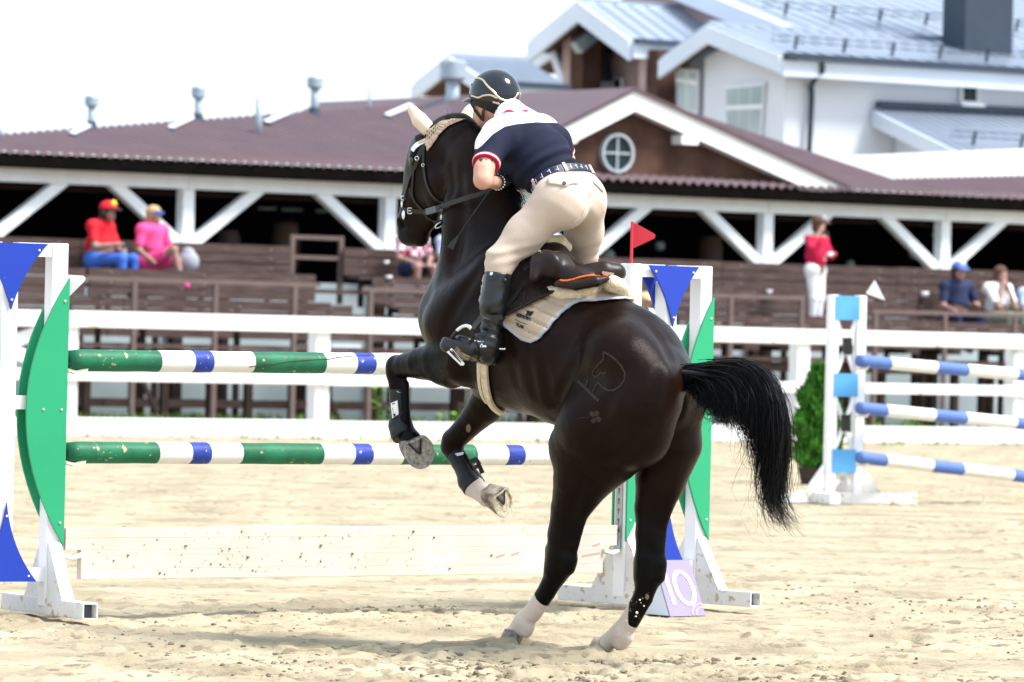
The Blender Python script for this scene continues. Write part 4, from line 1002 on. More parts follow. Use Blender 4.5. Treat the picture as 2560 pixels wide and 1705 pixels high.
# ---- hair
def strands(name, guides, n, spread, r0, parent, tipcut=(0.75, 1.0), wav=.006, seg=14, seed=3, rootsp=.012, fly=.05, depth=.05, upow=1.0, stag=0.0):
    r_ = np.random.RandomState(seed); g = []
    for pts in guides:
        c_ = poly_curve(pts, 6); d = [0]
        for a, b in zip(c_[:-1], c_[1:]): d.append(d[-1]+(b-a).length)
        d = np.array(d)/d[-1]; arr = np.array([tuple(p) for p in c_]); s_ = np.linspace(0, 1, seg)
        g.append(np.stack([np.interp(s_, d, arr[:, i]) for i in range(3)], 1))
    g = np.array(g); V, Fs = [], []
    s_ = np.linspace(0, 1, seg)
    for i in range(n):
        u = r_.rand()**upow*(len(g)-1); j = min(int(u), len(g)-2); f = u-j; base = g[j]*(1-f)+g[j+1]*f
        wild = r_.rand() < fly
        sp = spread*(2.6 if wild else 1.0)
        off = np.array(HL)*r_.normal(0, depth)+np.array(CR)*r_.normal(0, sp)+np.array(UP)*r_.normal(0, sp*.6)
        root = np.array([r_.normal(0, rootsp) for _ in range(3)])
        ph = r_.uniform(0, 6.28, 3); fr = r_.uniform(1.5, 4, 3)
        p = base+root*(1-s_)[:, None]+off*(s_**1.3)[:, None]
        amp = wav*(2.2 if wild else 1)*(s_[:, None]+1.2*s_[:, None]**4)
        p = p+amp*np.sin(fr[None]*s_[:, None]*6.28+ph[None])
        cut = min(1.0, r_.uniform(*tipcut)*(1.0 if not wild else r_.uniform(.8, 1.12))); s0 = stag*r_.rand()**1.5; q_ = s0+s_*(cut-s0)
        p = np.stack([np.interp(q_, s_, p[:, k]) for k in range(3)], 1)
        t = np.gradient(p, axis=0); t /= np.linalg.norm(t, axis=1)[:, None]+1e-9
        a = np.cross(t, np.array(FWD)); a /= np.linalg.norm(a, axis=1)[:, None]+1e-9; b = np.cross(t, a)
        rr = r0*r_.uniform(.6, 1.3)*(1-.75*s_**3)*(.6 if wild else 1)
        o = len(V)*0+sum(len(x) for x in V) if False else i*seg*3
        ringv = np.stack([p+a*rr[:, None], p-a*.5*rr[:, None]+b*.87*rr[:, None], p-a*.5*rr[:, None]-b*.87*rr[:, None]], 1).reshape(-1, 3)
        V.append(ringv)
        k_ = np.arange(seg-1)[:, None]*3
        for c_ in range(3):
            Fs.append(np.stack([k_[:, 0]+c_, k_[:, 0]+(c_+1) % 3, k_[:, 0]+3+(c_+1) % 3, k_[:, 0]+3+c_], 1)+o)
    return mesh_obj(name, np.concatenate(V), np.concatenate(Fs), M['hair'], parent, True)
def HG(l, *pts): return [H(x, y, l) for x, y in pts]
TG = [HG(-.01, (1688, 958), (1722, 970), (1745, 1000), (1757, 1040)),
      HG(-.02, (1690, 952), (1735, 958), (1785, 990), (1800, 1035), (1806, 1075)),
      HG(-.02, (1692, 946), (1745, 946), (1810, 970), (1842, 1030), (1855, 1085)),
      HG(-.03, (1694, 940), (1755, 932), (1845, 945), (1888, 1020), (1898, 1110), (1912, 1195)),
      HG(-.04, (1696, 934), (1765, 923), (1860, 924), (1915, 985), (1930, 1090), (1922, 1190), (1928, 1270), (1966, 1320)),
      HG(-.05, (1698, 928), (1770, 916), (1870, 911), (1938, 965), (1964, 1080), (1954, 1190), (1946, 1270), (1994, 1330))]
tail = strands('tail', TG, 2900, .015, .0020, horse, (.66, 1.0), .011, 18, 3, .011, .12, .035, .72, .28)
dk = MB(); dk.tube(poly_curve([H(1668, 950), H(1696, 945), H(1725, 940), H(1755, 938), H(1785, 942)], 3), [.046, .046, .043, .038, .033, .028, .024, .020, .016, .012, .009, .006, .003], 12)
dk.build('tail_dock', M['hair'], horse, True)
MG = [HG(0, (1126, 322), (1130, 306), (1136, 293), (1141, 281)), HG(0, (1148, 330), (1154, 320), (1160, 314), (1166, 310)),
      HG(0, (1170, 344), (1178, 328), (1188, 320), (1200, 316)), HG(0, (1200, 375), (1212, 350), (1224, 342), (1234, 340)),
      HG(0, (1240, 450), (1256, 425), (1270, 420), (1280, 425)), HG(0, (1262, 520), (1280, 500), (1296, 505), (1306, 520))]
strands('mane', MG, 900, .012, .0019, horse, (.7, 1.0), .004, 8, 5, .016, .06, .02)
MG2 = [HG(.02, (1258, 455), (1276, 470), (1290, 500), (1296, 530)), HG(.0, (1258, 450), (1285, 470), (1305, 505), (1318, 530)), HG(.03, (1262, 470), (1275, 500), (1285, 535), (1300, 560))]
strands('mane_lock', MG2, 90, .010, .0016, horse, (.7, 1.0), .006, 10, 6, .012, .2, .02)
whk = [HG(.0, (1060, 605), (1075, 620), (1085, 628)), HG(.0, (1070, 590), (1086, 600), (1096, 612))]
strands('whisker', whk, 26, .008, .0007, horse, (.5, 1.0), .004, 8, 8, .012, .1, .02)['kind'] = 'stuff'
# ================================================================== RIDER
M['skin'] = mat('warm_skin', (0.56, 0.30, 0.22), 0.55, 0.12, 14.0, 0.08, 150, spec=0.3, attrs=(('tattoo', (0.05, 0.05, 0.07)),))  # warm skin colour varied by noise, tattoo layered on
M['shirt'] = mat('navy_jersey', (0.010, 0.013, 0.032), 0.85, 0.15, 20.0, 0.2, 240, spec=0.2,
                 attrs=(('yoke', (0.80, 0.82, 0.86)), ('red_rim', (0.55, 0.02, 0.05)), ('white_rim', (0.82, 0.82, 0.84)), ('red_mark', (0.62, 0.02, 0.06))))
M['breeches'] = mat('beige_breeches', (0.54, 0.44, 0.365), 0.8, 0.05, 6.0, 0.15, 160, spec=0.2, sheen=0.15)
M['boot'] = mat('black_leather', (0.008, 0.009, 0.012), 0.28, 0.3, 20.0, 0.2, 60, spec=0.5)
M['leather'] = mat('dark_brown_leather', (0.016, 0.009, 0.008), 0.38, 0.3, 12.0, 0.15, 120, spec=0.22)
M['strap'] = mat('black_strap_leather', (0.010, 0.009, 0.010), 0.5, 0.25, 30.0, spec=0.4)
M['glove'] = mat('black_glove', (0.032, 0.032, 0.040), 0.7, 0.3, 40.0, 0.2, 200)
M['chrome'] = mat('polished_steel', (0.75, 0.76, 0.78), 0.15, 0.03, 5.0, metal=1.0)
M['gold'] = mat('pale_gold_trim', (0.62, 0.52, 0.38), 0.22, 0.05, 5.0, metal=0.9)
M['helmet'] = mat('black_gloss_shell', (0.006, 0.010, 0.017), 0.14, 0.2, 120.0, spec=0.45, coat=0.2)
M['helmet_matt'] = mat('black_matt_shell', (0.010, 0.010, 0.012), 0.5, 0.2, 40.0)
M['sole_rubber'] = mat('sandy_boot_sole', (0.10, 0.075, 0.05), 0.9, 0.4, 60.0, 0.3, 100, col2=(0.30, 0.24, 0.16))
rlo, rhi = np.array([-0.36, 20.3, 0.95]), np.array([0.72, 21.9, 2.62])
RP_ = []                                        # (tag, a, b, ra, rb, k)
def rp(tagn, a, b, ra, rb=None, k=.03): RP_.append((tagn, a, b, ra, rb if rb else ra, k))
rp('torso', H(1398, 448), H(1352, 394), .078, .104, .05); rp('torso', H(1352, 392), H(1304, 350), .110, .104, .05)
rp('torso', H(1345, 410), H(1292, 388), .100, .095, .05); rp('torso', H(1340, 418, .05), H(1285, 410, .03), .075, .055, .04)
rp('torso', H(1264, 338, .10), H(1344, 334, -.10), .074, .074, .05)
rp('arm', H(1243, 342, .170), H(1230, 364, .21), .060, .054, .05); rp('arm', H(1230, 364, .21), H(1210, 425, .31), .052, .046, .03)
rp('fore', H(1210, 425, .31), H(1207, 450, .33), .046, .041, .02); rp('fore', H(1207, 450, .33), H(1238, 457, .17), .041, .031, .025); rp('fore', H(1238, 457, .17), H(1250, 452, .115), .031, .026, .02)
rp('arm', H(1360, 338, -.160), H(1388, 354, -.21), .060, .054, .05); rp('arm', H(1388, 354, -.21), H(1414, 400, -.29), .050, .044, .03)
rp('fore', H(1414, 400, -.29), H(1414, 428, -.30), .043, .038, .02); rp('fore', H(1414, 428, -.30), H(1300, 448, -.05), .038, .028, .02)
rp('pelvis', H(1392, 474, .045), H(1432, 466, -.045), .078, .074, .05); rp('pelvis', H(1402, 496, .085), H(1450, 490, -.085), .097, .096, .04)
rp('pelvis', H(1414, 522, .075), H(1404, 512, .085), .076, .08, .04)
rp('thigh', H(1382, 514, .105), H(1312, 586, .18), .086, .069, .04); rp('thigh', H(1312, 586, .18), H(1252, 650, .27), .069, .051, .04)
rp('knee', H(1252, 650, .27), H(1246, 676, .285), .051, .047, .03)
rp('thigh', H(1462, 512, -.10), H(1460, 580, -.18), .080, .068, .04); rp('thigh', H(1460, 580, -.18), H(1460, 665, -.27), .068, .044, .04); rp('knee', H(1460, 665, -.27), H(1456, 690, -.285), .046, .044, .03)
rp('shin', H(1245, 690, .288), H(1235, 760, .30), .049, .047, .03); rp('shin', H(1235, 760, .30), H(1228, 845, .30), .045, .038, .03)
rp('shin', H(1456, 690, -.288), H(1448, 760, -.30), .049, .047, .03); rp('shin', H(1448, 760, -.30), H(1440, 845, -.30), .045, .038, .03)
rp('foot', H(1228, 850, .30), H(1221, 888, .295), .041, .036, .02); rp('foot', H(1224, 868, .305), H(1165, 868, .40), .044, .040, .03); rp('foot', H(1165, 870, .40), H(1120, 862, .455), .038, .026, .03)
rp('foot', H(1440, 850, -.30), H(1436, 886, -.295), .041, .036, .02); rp('foot', H(1438, 870, -.31), H(1400, 866, -.36), .042, .034, .03)
rp('neck', H(1292, 305), H(1250, 262), .060, .058, .04)
rp('head', H(1238, 240), H(1230, 240), .082, .080, .03); rp('head', H(1222, 268), H(1212, 286), .070, .052, .04)
rp('head', H(1196, 262), H(1192, 272), .014, .016, .02); rp('head', H(1206, 297), H(1204, 302), .026, .024, .03)
rp('head', H(1212, 260, .072), H(1211, 274, .070), .014, .011, .012); rp('head', H(1216, 262, -.072), H(1215, 274, -.070), .014, .011, .012)
def field(prims, tags, off, lo, hi, h):
    f = SDF(lo, hi, h)
    for (tg_, a, b, ra, rb, k) in prims:
        if tg_ in tags: f.cap(a, b, ra+off, rb+off, k)
    return f
def clip_plane(f, q, n):                        # keep the side n points away from
    X, Y, Z = f.ax[0][:, None, None], f.ax[1][None, :, None], f.ax[2][None, None, :]
    f.F = np.maximum(f.F, (X-q[0])*n[0]+(Y-q[1])*n[1]+(Z-q[2])*n[2])
rider = thing('person', H(1410, 560), 'rider in navy and white shirt, beige breeches and black helmet on the horse', 'person')
alltags = {t[0] for t in RP_}
fb = field(RP_, alltags, -.006, rlo, rhi, .010)
V, Q = fb.mesh(0, 2)
# forearm and head are bare: keep those at full size
fx, fy = to_px_np(V)
lt = (V-np.array(HO))@np.array(HL)
ta = np.where((lt > .2) & (fy < 440) & (fy > 395), (vnoise(fx*.45, fy*.06, 3)-.36+(416-fy)*.022)*.02, -1)
mesh_obj('body', V, Q, M['skin'], rider, True, {'tattoo': ta})
# ---- shirt
fs_ = field(RP_, {'torso', 'arm', 'neck'}, .012, rlo, rhi, .0075)
wq = np.array(H(1402, 446)); wn_ = np.array((H(1420, 470)-H(1372, 402)).normalized())
cq = np.array(H(1212, 404, .30)); cn = np.array((H(1208, 425, .31)-H(1222, 362, .215)).normalized())
cq2 = np.array(H(1420, 388, -.275)); cn2 = np.array((H(1418, 398, -.29)-H(1395, 345, -.215)).normalized())
X, Y, Z = fs_.ax[0][:, None, None], fs_.ax[1][None, :, None], fs_.ax[2][None, None, :]
hl = (X-HO.x)*HL.x+(Y-HO.y)*HL.y
pl = lambda q_, n_: (X-q_[0])*n_[0]+(Y-q_[1])*n_[1]+(Z-q_[2])*n_[2]
sleeveL = np.maximum(pl(cq, cn), -(hl-.20)); sleeveR = np.maximum(pl(cq2, cn2), -(-.20-hl))
def smax_cut(f, d): f.F = np.maximum(f.F, d)
cutL = np.where(hl > .20, pl(cq, cn), -1.0); cutR = np.where(hl < -.20, pl(cq2, cn2), -1.0)
smax_cut(fs_, cutL); smax_cut(fs_, cutR)
beltq = np.array(H(1402, 458)); smax_cut(fs_, np.where(np.abs(hl) < .21, pl(beltq, np.array((HF*-.60-UP*.80).normalized())), -1.0))
nq = np.array(H(1266, 283)); smax_cut(fs_, pl(nq, np.array((H(1240, 262)-H(1285, 305)).normalized())))
# folds at the waist
fold = 0.009*np.sin(((X-HO.x)*HF.x+(Y-HO.y)*HF.y)*70+Z*95+hl*18)*np.exp(-((pl(beltq, np.array((HF*-.60-UP*.80).normalized()))+.07)/.06)**2)
fs_.F = fs_.F+np.where(np.abs(hl) < .22, fold, 0).astype(np.float32)
V, Q = fs_.mesh(0, 3)
fx, fy = to_px_np(V); lt = (V-np.array(HO))@np.array(HL)
yl = np.interp(fx, [1150, 1194, 1204, 1232, 1262, 1290, 1340, 1395, 1420, 1500], [375, 372, 364, 335, 316, 310, 305, 307, 285, 230])
yoke = (yl-fy)/590.0
dl = (V-cq)@cn; rim = np.where(lt > .2, .0095-np.abs(dl+.009), -1); wr = np.where(lt > .2, .0036-np.abs(dl+.009), -1)
dr = (V-cq2)@cn2; rim = np.maximum(rim, np.where(lt < -.2, .0095-np.abs(dr+.009), -1)); wr = np.maximum(wr, np.where(lt < -.2, .0036-np.abs(dr+.009), -1))
rm = np.maximum(poly_sdf(fx, fy, [(1252, 284), (1268, 273), (1278, 274), (1292, 281), (1272, 281)])*-1, poly_sdf(fx, fy, [(1302, 275), (1322, 273), (1318, 281), (1308, 279)])*-1)/590.0
mesh_obj('shirt', V, Q, M['shirt'], rider, True, {'yoke': yoke, 'red_rim': rim, 'white_rim': wr, 'red_mark': rm})
# ---- breeches
fp = field(RP_, {'pelvis', 'thigh', 'knee'}, .009, rlo, rhi, .0075)
hlp = (fp.ax[0][:, None, None]-HO.x)*HL.x+(fp.ax[1][None, :, None]-HO.y)*HL.y
X, Y, Z = fp.ax[0][:, None, None], fp.ax[1][None, :, None], fp.ax[2][None, None, :]
pln = lambda q_, n_: (X-q_[0])*n_[0]+(Y-q_[1])*n_[1]+(Z-q_[2])*n_[2]
bn = np.array((HF*-.60-UP*.80).normalized()); fp.F = np.maximum(fp.F, -pln(np.array(H(1402, 454)), bn))
ww = .0035*np.sin(Z*130+hlp*40)*np.exp(-((Z-float(H(1262, 640).z))/.05)**2)+.0012*np.sin(Z*75-hlp*60)*np.exp(-((Z-float(H(1330, 520).z))/.06)**2)
fp.F = fp.F+ww.astype(np.float32)
fp.cap(H(1476, 480, -.01), H(1436, 570, .0), .005, .008, .022, None, 'sub')
V, Q = fp.mesh(0, 3); bre = mesh_obj('breeches', V, Q, M['breeches'], rider, True)
BB = BVHTree.FromPolygons([tuple(v) for v in V], [tuple(f) for f in Q])
def onb(x, y, off=.003): return surf(x, y, off, 0, BB)
def z1(x, y): return (960+x/3.136, 150+y/3.136)
# pocket flaps with button, seat seam
def patch_on(name, pts, m_, bvh, parent, th=.006, off=.0035, pxs=z1):
    a = [surf(*pxs(*q_), off, 0, bvh) for q_ in pts]; n = Vector((0, 0, 0))
    for p, q_ in a: n += q_
    n.normalize(); m = MB(); m.prism([p for p, _ in a], n*th); return m.build(name, m_, parent)
def grid_patch(name, top, bot, m_, bvh, parent, off=.004, pxs=z1, nc=14, nr=4):
    ft = poly_curve([Vector((x, y, 0)) for x, y in top], 6); fb_ = poly_curve([Vector((x, y, 0)) for x, y in bot], 6)
    g = lambda c_, u: c_[min(int(u*(len(c_)-1)), len(c_)-2)].lerp(c_[min(int(u*(len(c_)-1)), len(c_)-2)+1], u*(len(c_)-1)-min(int(u*(len(c_)-1)), len(c_)-2))
    vs = []
    for j in range(nr+1):
        for i in range(nc+1):
            q_ = g(ft, i/nc).lerp(g(fb_, i/nc), j/nr); vs.append(surf(*pxs(q_.x, q_.y), off, 0, bvh)[0])
    o = mesh_obj(name, vs, [(j*(nc+1)+i, j*(nc+1)+i+1, (j+1)*(nc+1)+i+1, (j+1)*(nc+1)+i) for j in range(nr) for i in range(nc)], m_, parent, True)
    sd_ = o.modifiers.new('thickness', 'SOLIDIFY'); sd_.thickness = .006; sd_.offset = 0; return o
flap = grid_patch('pocket_flap', [(1285, 938), (1360, 938), (1440, 942), (1520, 955)], [(1286, 975), (1370, 985), (1420, 997), (1465, 975), (1518, 975)], M['breeches'], BB, rider)
p, n = onb(*z1(1410, 978), .010); m = MB(); m.tube([p, p+n*.004], .0085, 12); m.build('button', M['strap'], flap)
grid_patch('pocket_flap', [(1632, 945), (1665, 960), (1705, 1005)], [(1640, 968), (1680, 1005), (1712, 1040)], M['breeches'], BB, rider)
m = MB(); pn = [onb(*z1(x, y), .0006) for x, y in poly_curve([Vector((1590, 1080, 0)), Vector((1580, 1150, 0)), Vector((1540, 1230, 0)), Vector((1470, 1290, 0))], 5) for _ in (0,)] if False else [onb(*z1(v.x, v.y), .0006) for v in poly_curve([Vector((1590, 1080, 0)), Vector((1578, 1150, 0)), Vector((1540, 1230, 0)), Vector((1470, 1290, 0))], 5)]
m.ribbon([a for a, b in pn], [b for a, b in pn], .003, .0022); m.build('seat_seam', M['breeches'], bre)
# ---- belt
def belt():
    bc = H(1402, 456); e1 = HL; e2 = Vector(bn).cross(HL).normalized(); fT = field(RP_, {'pelvis', 'torso'}, .016, rlo, rhi, .012)
    ring = []
    for k in range(48):
        a = 2*math.pi*k/48; d = e1*math.cos(a)+e2*math.sin(a); lo_, hi_ = .05, .30
        for _ in range(24):
            mid = (lo_+hi_)/2; v = fT.sample(np.array([tuple(bc+d*mid)]))[0]
            if v < 0: lo_ = mid
            else: hi_ = mid
        ring.append((bc+d*lo_, d))
    w = Vector(bn)*.017; m = MB(); vs = []
    for p, d in ring: vs += [p-w, p-w+d*.004, p+w+d*.004, p+w]
    m.add(vs, [(i*4+k, i*4+(k+1) % 4, ((i+1) % 48)*4+(k+1) % 4, ((i+1) % 48)*4+k) for i in range(48) for k in range(4)])
    b = m.build('belt', M['belt'], rider)
    for i in range(48):
        if i % 2 == 0:
            p, d = ring[i]; t = (ring[(i+1) % 48][0]-ring[i-1][0]).normalized(); m = MB(); m.obox(p+d*.0048, t*.0009, d*.0006, w*.62); m.obox(p+d*.0048+t*.006+w*.2*(1 if i % 4 else -1), t*.005, d*.0006, w*.05); m.build('belt_stitch', M['white_clean'], b)['kind'] = 'stuff'
    for i in (1, 8, 15, 30, 40):
        p, d = ring[i]; t = (ring[(i+1) % 48][0]-ring[i-1][0]).normalized(); m = MB(); m.obox(p+d*.006, t*.007, d*.003, w*1.25); m.build('belt_loop', M['breeches'], bre)
M['belt'] = mat('navy_belt', (0.014, 0.022, 0.055), 0.4, 0.2, 30.0)
belt()
# ---- long boots
for sgn in (1, -1):
    pr = [p for p in RP_ if p[0] in ('shin', 'foot') and ((p[1]-HO).dot(HL) > 0) == (sgn > 0)]
    c0 = np.array([min(min(p[1][i], p[2][i]) for p in pr) for i in range(3)])-.09; c1 = np.array([max(max(p[1][i], p[2][i]) for p in pr) for i in range(3)])+.09
    f = field(pr, {'shin', 'foot'}, .008, c0, c1, .006)
    X, Y, Z = f.ax[0][:, None, None], f.ax[1][None, :, None], f.ax[2][None, None, :]
    zt_ = float(H(1243, 680, .29).z if sgn > 0 else H(1456, 692, -.29).z)
    f.F = np.maximum(f.F, Z-zt_-.25*((X-H(1243, 680, .29).x)*-.5))
    zw_ = float(H(1228, 830, .30).z); f.F = f.F+(.0045*np.sin(Z*170+X*60+np.sin(Y*50))*np.exp(-((Z-zw_)/.05)**2)+.002*np.sin(Z*90-X*50)*np.exp(-((Z-zw_-.12)/.05)**2)).astype(np.float32)
    V, Q = f.mesh(0, 2); bt = mesh_obj('riding_boot', V, Q, M['boot'], rider, True); BT = BVHTree.FromPolygons([tuple(v) for v in V], [tuple(q_) for q_ in Q])
    if sgn > 0:
        z2 = lambda x, y: (960+x/3.136, 600+y/3.136); bs = lambda x, y, off=.002: surf(*z2(x, y), off, .3, BT)
        pn = [bs(v.x, v.y, -.002) for v in poly_curve([Vector((560, 840, 0)), Vector((620, 900, 0)), Vector((700, 930, 0)), Vector((745, 945, 0))], 4)]
        m = MB(); m.ribbon([a-UP*.004 for a, b in pn], [b for a, b in pn], .022, .004); m.build('boot_sole', M['sole_rubber'], bt)
        m = MB(); m.bar(bs(742, 955, -.02)[0]-UP*.012, bs(860, 985, -.02)[0]-UP*.012, .05, .024); m.build('boot_heel', M['sole_rubber'], bt)
        pn = [bs(v.x, v.y) for v in poly_curve([Vector((720, 790, 0)), Vector((745, 840, 0)), Vector((750, 900, 0)), Vector((735, 945, 0))], 4)]
        m = MB(); m.ribbon([a for a, b in pn], [b for a, b in pn], .006, .003); m.build('spur_strap', M['strap'], bt)
        pn = [bs(x, y) for x, y in ((760, 830), (800, 838), (850, 845), (905, 850))]
        m = MB(); m.ribbon([a for a, b in pn], [b for a, b in pn], .007, .003); m.build('spur_strap', M['strap'], bt)
        m = MB(); p, n = bs(775, 832, .004); t = CR; m.obox(p, t*.013, n*.002, CU*.004); m.obox(p+CU*.004-t*.006, t*.004, n*.002, CU*.006); m.build('spur_buckle', M['chrome'], bt)
        p, n = bs(900, 852, .004); m = MB(); m.tube([p, p+CR*.020-CU*.001], .004, 8); m.ball(p+CR*.022, .005); m.build('spur', M['chrome'], bt)
        p, n = bs(845, 265, .001); m = MB(); m.tube([p, p+n*.004], [.0085, .0075], 14); m.build('boot_badge', M['chrome'], bt)
        p, n = bs(945, 318, .001); m = MB(); m.ball(p, .011); m.build('zip_stud', M['strap'], bt, True)
        pn = [bs(v.x, v.y, .0005) for v in poly_curve([Vector((800, 290, 0)), Vector((845, 308, 0)), Vector((890, 285, 0)), Vector((900, 250, 0)), Vector((890, 232, 0))], 4)]
        m = MB(); m.ribbon([a for a, b in pn], [b for a, b in pn], .004, .002); m.build('boot_top_trim', M['boot'], bt)
# ---- gloved left hand closed on the rein: palm, four fingers, thumb
def gloved_hand(wrist, palm, name='glove', s_=1.0):
    f = SDF(np.array(palm)-.10, np.array(palm)+.10, .004)
    d = (palm-wrist).normalized(); up_ = Vector((0, 0, 1)); k = d.cross(up_).normalized(); up_ = k.cross(d)
    f.cap(wrist-d*.012, palm, .029, .036, .02)
    kn = palm+d*.018
    for i, (ln, r) in enumerate(((.042, .0105), (.046, .011), (.043, .0105), (.034, .009))):
        b = kn+up_*(.028-.0185*i)-k*.006
        j1 = b+d*.024-k*.008; j2 = j1-k*(ln*.62)-d*.008; j3 = j2-d*.026+k*.006
        f.chain([b, j1, j2, j3], [r*1.1, r*1.05, r, r*.9], .006)
    t0_ = palm+up_*.024-k*.012; f.chain([t0_, t0_+d*.022+up_*.010-k*.010, t0_+d*.044+up_*.004-k*.022], [.014, .0125, .0105], .008)
    V, Q = f.mesh(0, 2); return mesh_obj(name, V, Q, M['glove'], rider, True)
WR, PM = H(1247, 453, .125), H(1258, 447, .085)
gloved_hand(WR, PM); PMR = H(1285, 440, -.07); gloved_hand(H(1300, 448, -.05)+HL*-.05, PMR)
m = MB(); a = H(1240, 456, .165); d = (H(1247, 453, .125)-a).normalized(); e1 = d.cross(UP).normalized(); e2 = e1.cross(d)
for k in range(18):
    an = 2*math.pi*k/18; m.ball(a+d*.02+(e1*math.cos(an)+e2*math.sin(an))*.033, .0045, seg=6, rings=4)
m.build('bracelet', M['chrome'], rider)['kind'] = 'stuff'
# ---- helmet
def helmet():
    root = rider
    c = H(1237, 237); fx_ = (HF*.985+HL*.17).normalized(); fy_ = UP.cross(fx_).normalized(); fz = UP
    tilt = Matrix.Rotation(math.radians(4), 3, fy_); fx_ = tilt @ fx_; fz = tilt @ UP
    R3 = (.116, .096, .110)
    def pt(u, v, k=1.0):                        # u: 0 at the front going left, v: elevation
        return c+fx_*(R3[0]*k*math.cos(v)*math.cos(u))+fy_*(R3[1]*k*math.cos(v)*math.sin(u))+fz*(R3[2]*k*math.sin(v))
    def vlow(u): return math.radians(-10-24*(0.5-0.5*math.cos(u))**1.2+6*math.cos(u))
    def cap_mesh(name, mt, k, lowf, hif, nu=56, nv=22, th=.006):
        vs, fs = [], []
        for i in range(nv+1):
            for j in range(nu):
                u = 2*math.pi*j/nu; v = lowf(u)+(hif(u)-lowf(u))*i/nv; vs.append(pt(u, v, k))
        for i in range(nv):
            for j in range(nu): fs.append((i*nu+j, i*nu+(j+1) % nu, (i+1)*nu+(j+1) % nu, (i+1)*nu+j))
        o = mesh_obj(name, vs, fs, M[mt], root, True); return o
    h = cap_mesh('helmet', 'helmet', 1.0, vlow, lambda u: math.pi/2)
    ml = cap_mesh('helmet_lower_shell', 'helmet_matt', 1.012, lambda u: vlow(u)-math.radians(10+26*(0.5-0.5*math.cos(u))**2), lambda u: vlow(u)+math.radians(10+4*math.cos(2*u)), 56, 6); ml.parent = h
    # swept silver-gold trims, drawn on the near side and mirrored
    HB = BVHTree.FromObject(ml, bpy.context.evaluated_depsgraph_get()) if False else BVHTree.FromPolygons([pt(2*math.pi*j/56, vlow(2*math.pi*j/56)-.6+(math.pi/2+.6-vlow(2*math.pi*j/56))*i/22, 1.016) for i in range(23) for j in range(56)], [(i*56+j, i*56+(j+1) % 56, (i+1)*56+(j+1) % 56, (i+1)*56+j) for i in range(22) for j in range(56)])
    def trim(pxs, w, mt, nm, mir=True, th=.003):
        pn = [surf(v.x, v.y, .0, 0, HB) for v in poly_curve([Vector((x, y, 0)) for x, y in pxs], 5)]
        m = MB(); m.ribbon([a for a, b in pn], [(a-c).normalized() for a, b in pn], w, th); m.build(nm, M[mt], h, True)
        if mir:
            pm = [HB.find_nearest(mirror(a))[0] for a, b in pn[:max(6, int(len(pn)*.6))]]; m = MB(); m.ribbon(pm, [(a-c).normalized() for a in pm], w, th); m.build(nm, M[mt], h, True)
    trim([(1178, 212), (1181, 200), (1194, 196), (1207, 200), (1218, 214), (1235, 231), (1249, 246), (1268, 252), (1285, 246), (1297, 230)], .0085, 'gold', 'helmet_trim')
    trim([(1178, 239), (1196, 244), (1209, 239), (1227, 238), (1243, 246)], .0085, 'gold', 'helmet_trim')
    trim([(1232, 255), (1242, 258), (1250, 261)], .009, 'gold', 'helmet_badge', False)
    trim([(1271, 260), (1275, 260), (1278, 259)], .011, 'chrome', 'helmet_emblem', False)
    # peak
    vs, fs = [], []; n = 24
    for i in range(n+1):
        u = -1.0+2.0*i/n; p0 = pt(u, vlow(u)+math.radians(3), 1.0); out = (fx_*math.cos(u*.75)+fy_*math.sin(u*.75))
        L_ = .036*max(0, math.cos(u*1.45))+.003
        vs += [p0, p0+out*L_*.6-fz*.006, p0+out*L_-fz*.014, p0+out*L_-fz*.018, p0-fz*.012]
    for i in range(n): fs += [(i*5+k, i*5+k+1, i*5+6+k, i*5+5+k) for k in range(4)]
    mesh_obj('helmet_peak', vs, fs, M['helmet'], h, True)
    # harness straps
    e = H(1222, 300, .02)
    for a in (.85, 1.75):
        p0 = pt(a, vlow(a)-math.radians(2), .99); p1 = H(1207, 300, .035)
        mid = p0.lerp(p1, .5)+HL*.012; m = MB(); m.ribbon([p0, mid, p1], [HL]*3, .014, .003); m.build('chin_strap', M['strap'], h)
    m = MB(); m.ribbon([H(1207, 299, .035), H(1205, 308, .0), H(1210, 302, -.03)], [VW, -UP, VW], .014, .003); m.build('chin_strap', M['strap'], h)
helmet()
fh_ = SDF(np.array(H(1255, 258))-.16, np.array(H(1255, 258))+.16, .008); fh_.cap(H(1250, 246), H(1264, 266), .078, .056, .02); V, Q = fh_.mesh(0, 2)
M['rider_hair'] = mat('black_hair', (0.008, 0.007, 0.007), 0.6, 0.3, 60.0); mesh_obj('hair', V, Q, M['rider_hair'], rider, True)
# ---- whip
wp = thing('riding_whip', H(1225, 470, .17), 'thin black riding whip with a leather flap, pointing down from the rider hand', 'whip')
m = MB(); w0, w1 = H(1268, 432, .10), H(1145, 590, .30); m.tube([w0, H(1222, 480, .17), w1], [.0045, .0035, .0025], 8); m.build('shaft', M['strap'], wp)
m = MB(); d = (H(1124, 618, .33)-w1).normalized(); s_ = d.cross(FWD).normalized(); m.prism([w1-s_*.004, w1+s_*.004, w1+d*.035+s_*.012, w1+d*.06+s_*.018, w1+d*.065-s_*.010, w1+d*.035-s_*.010], FWD*.006); m.build('flap', M['strap'], wp)

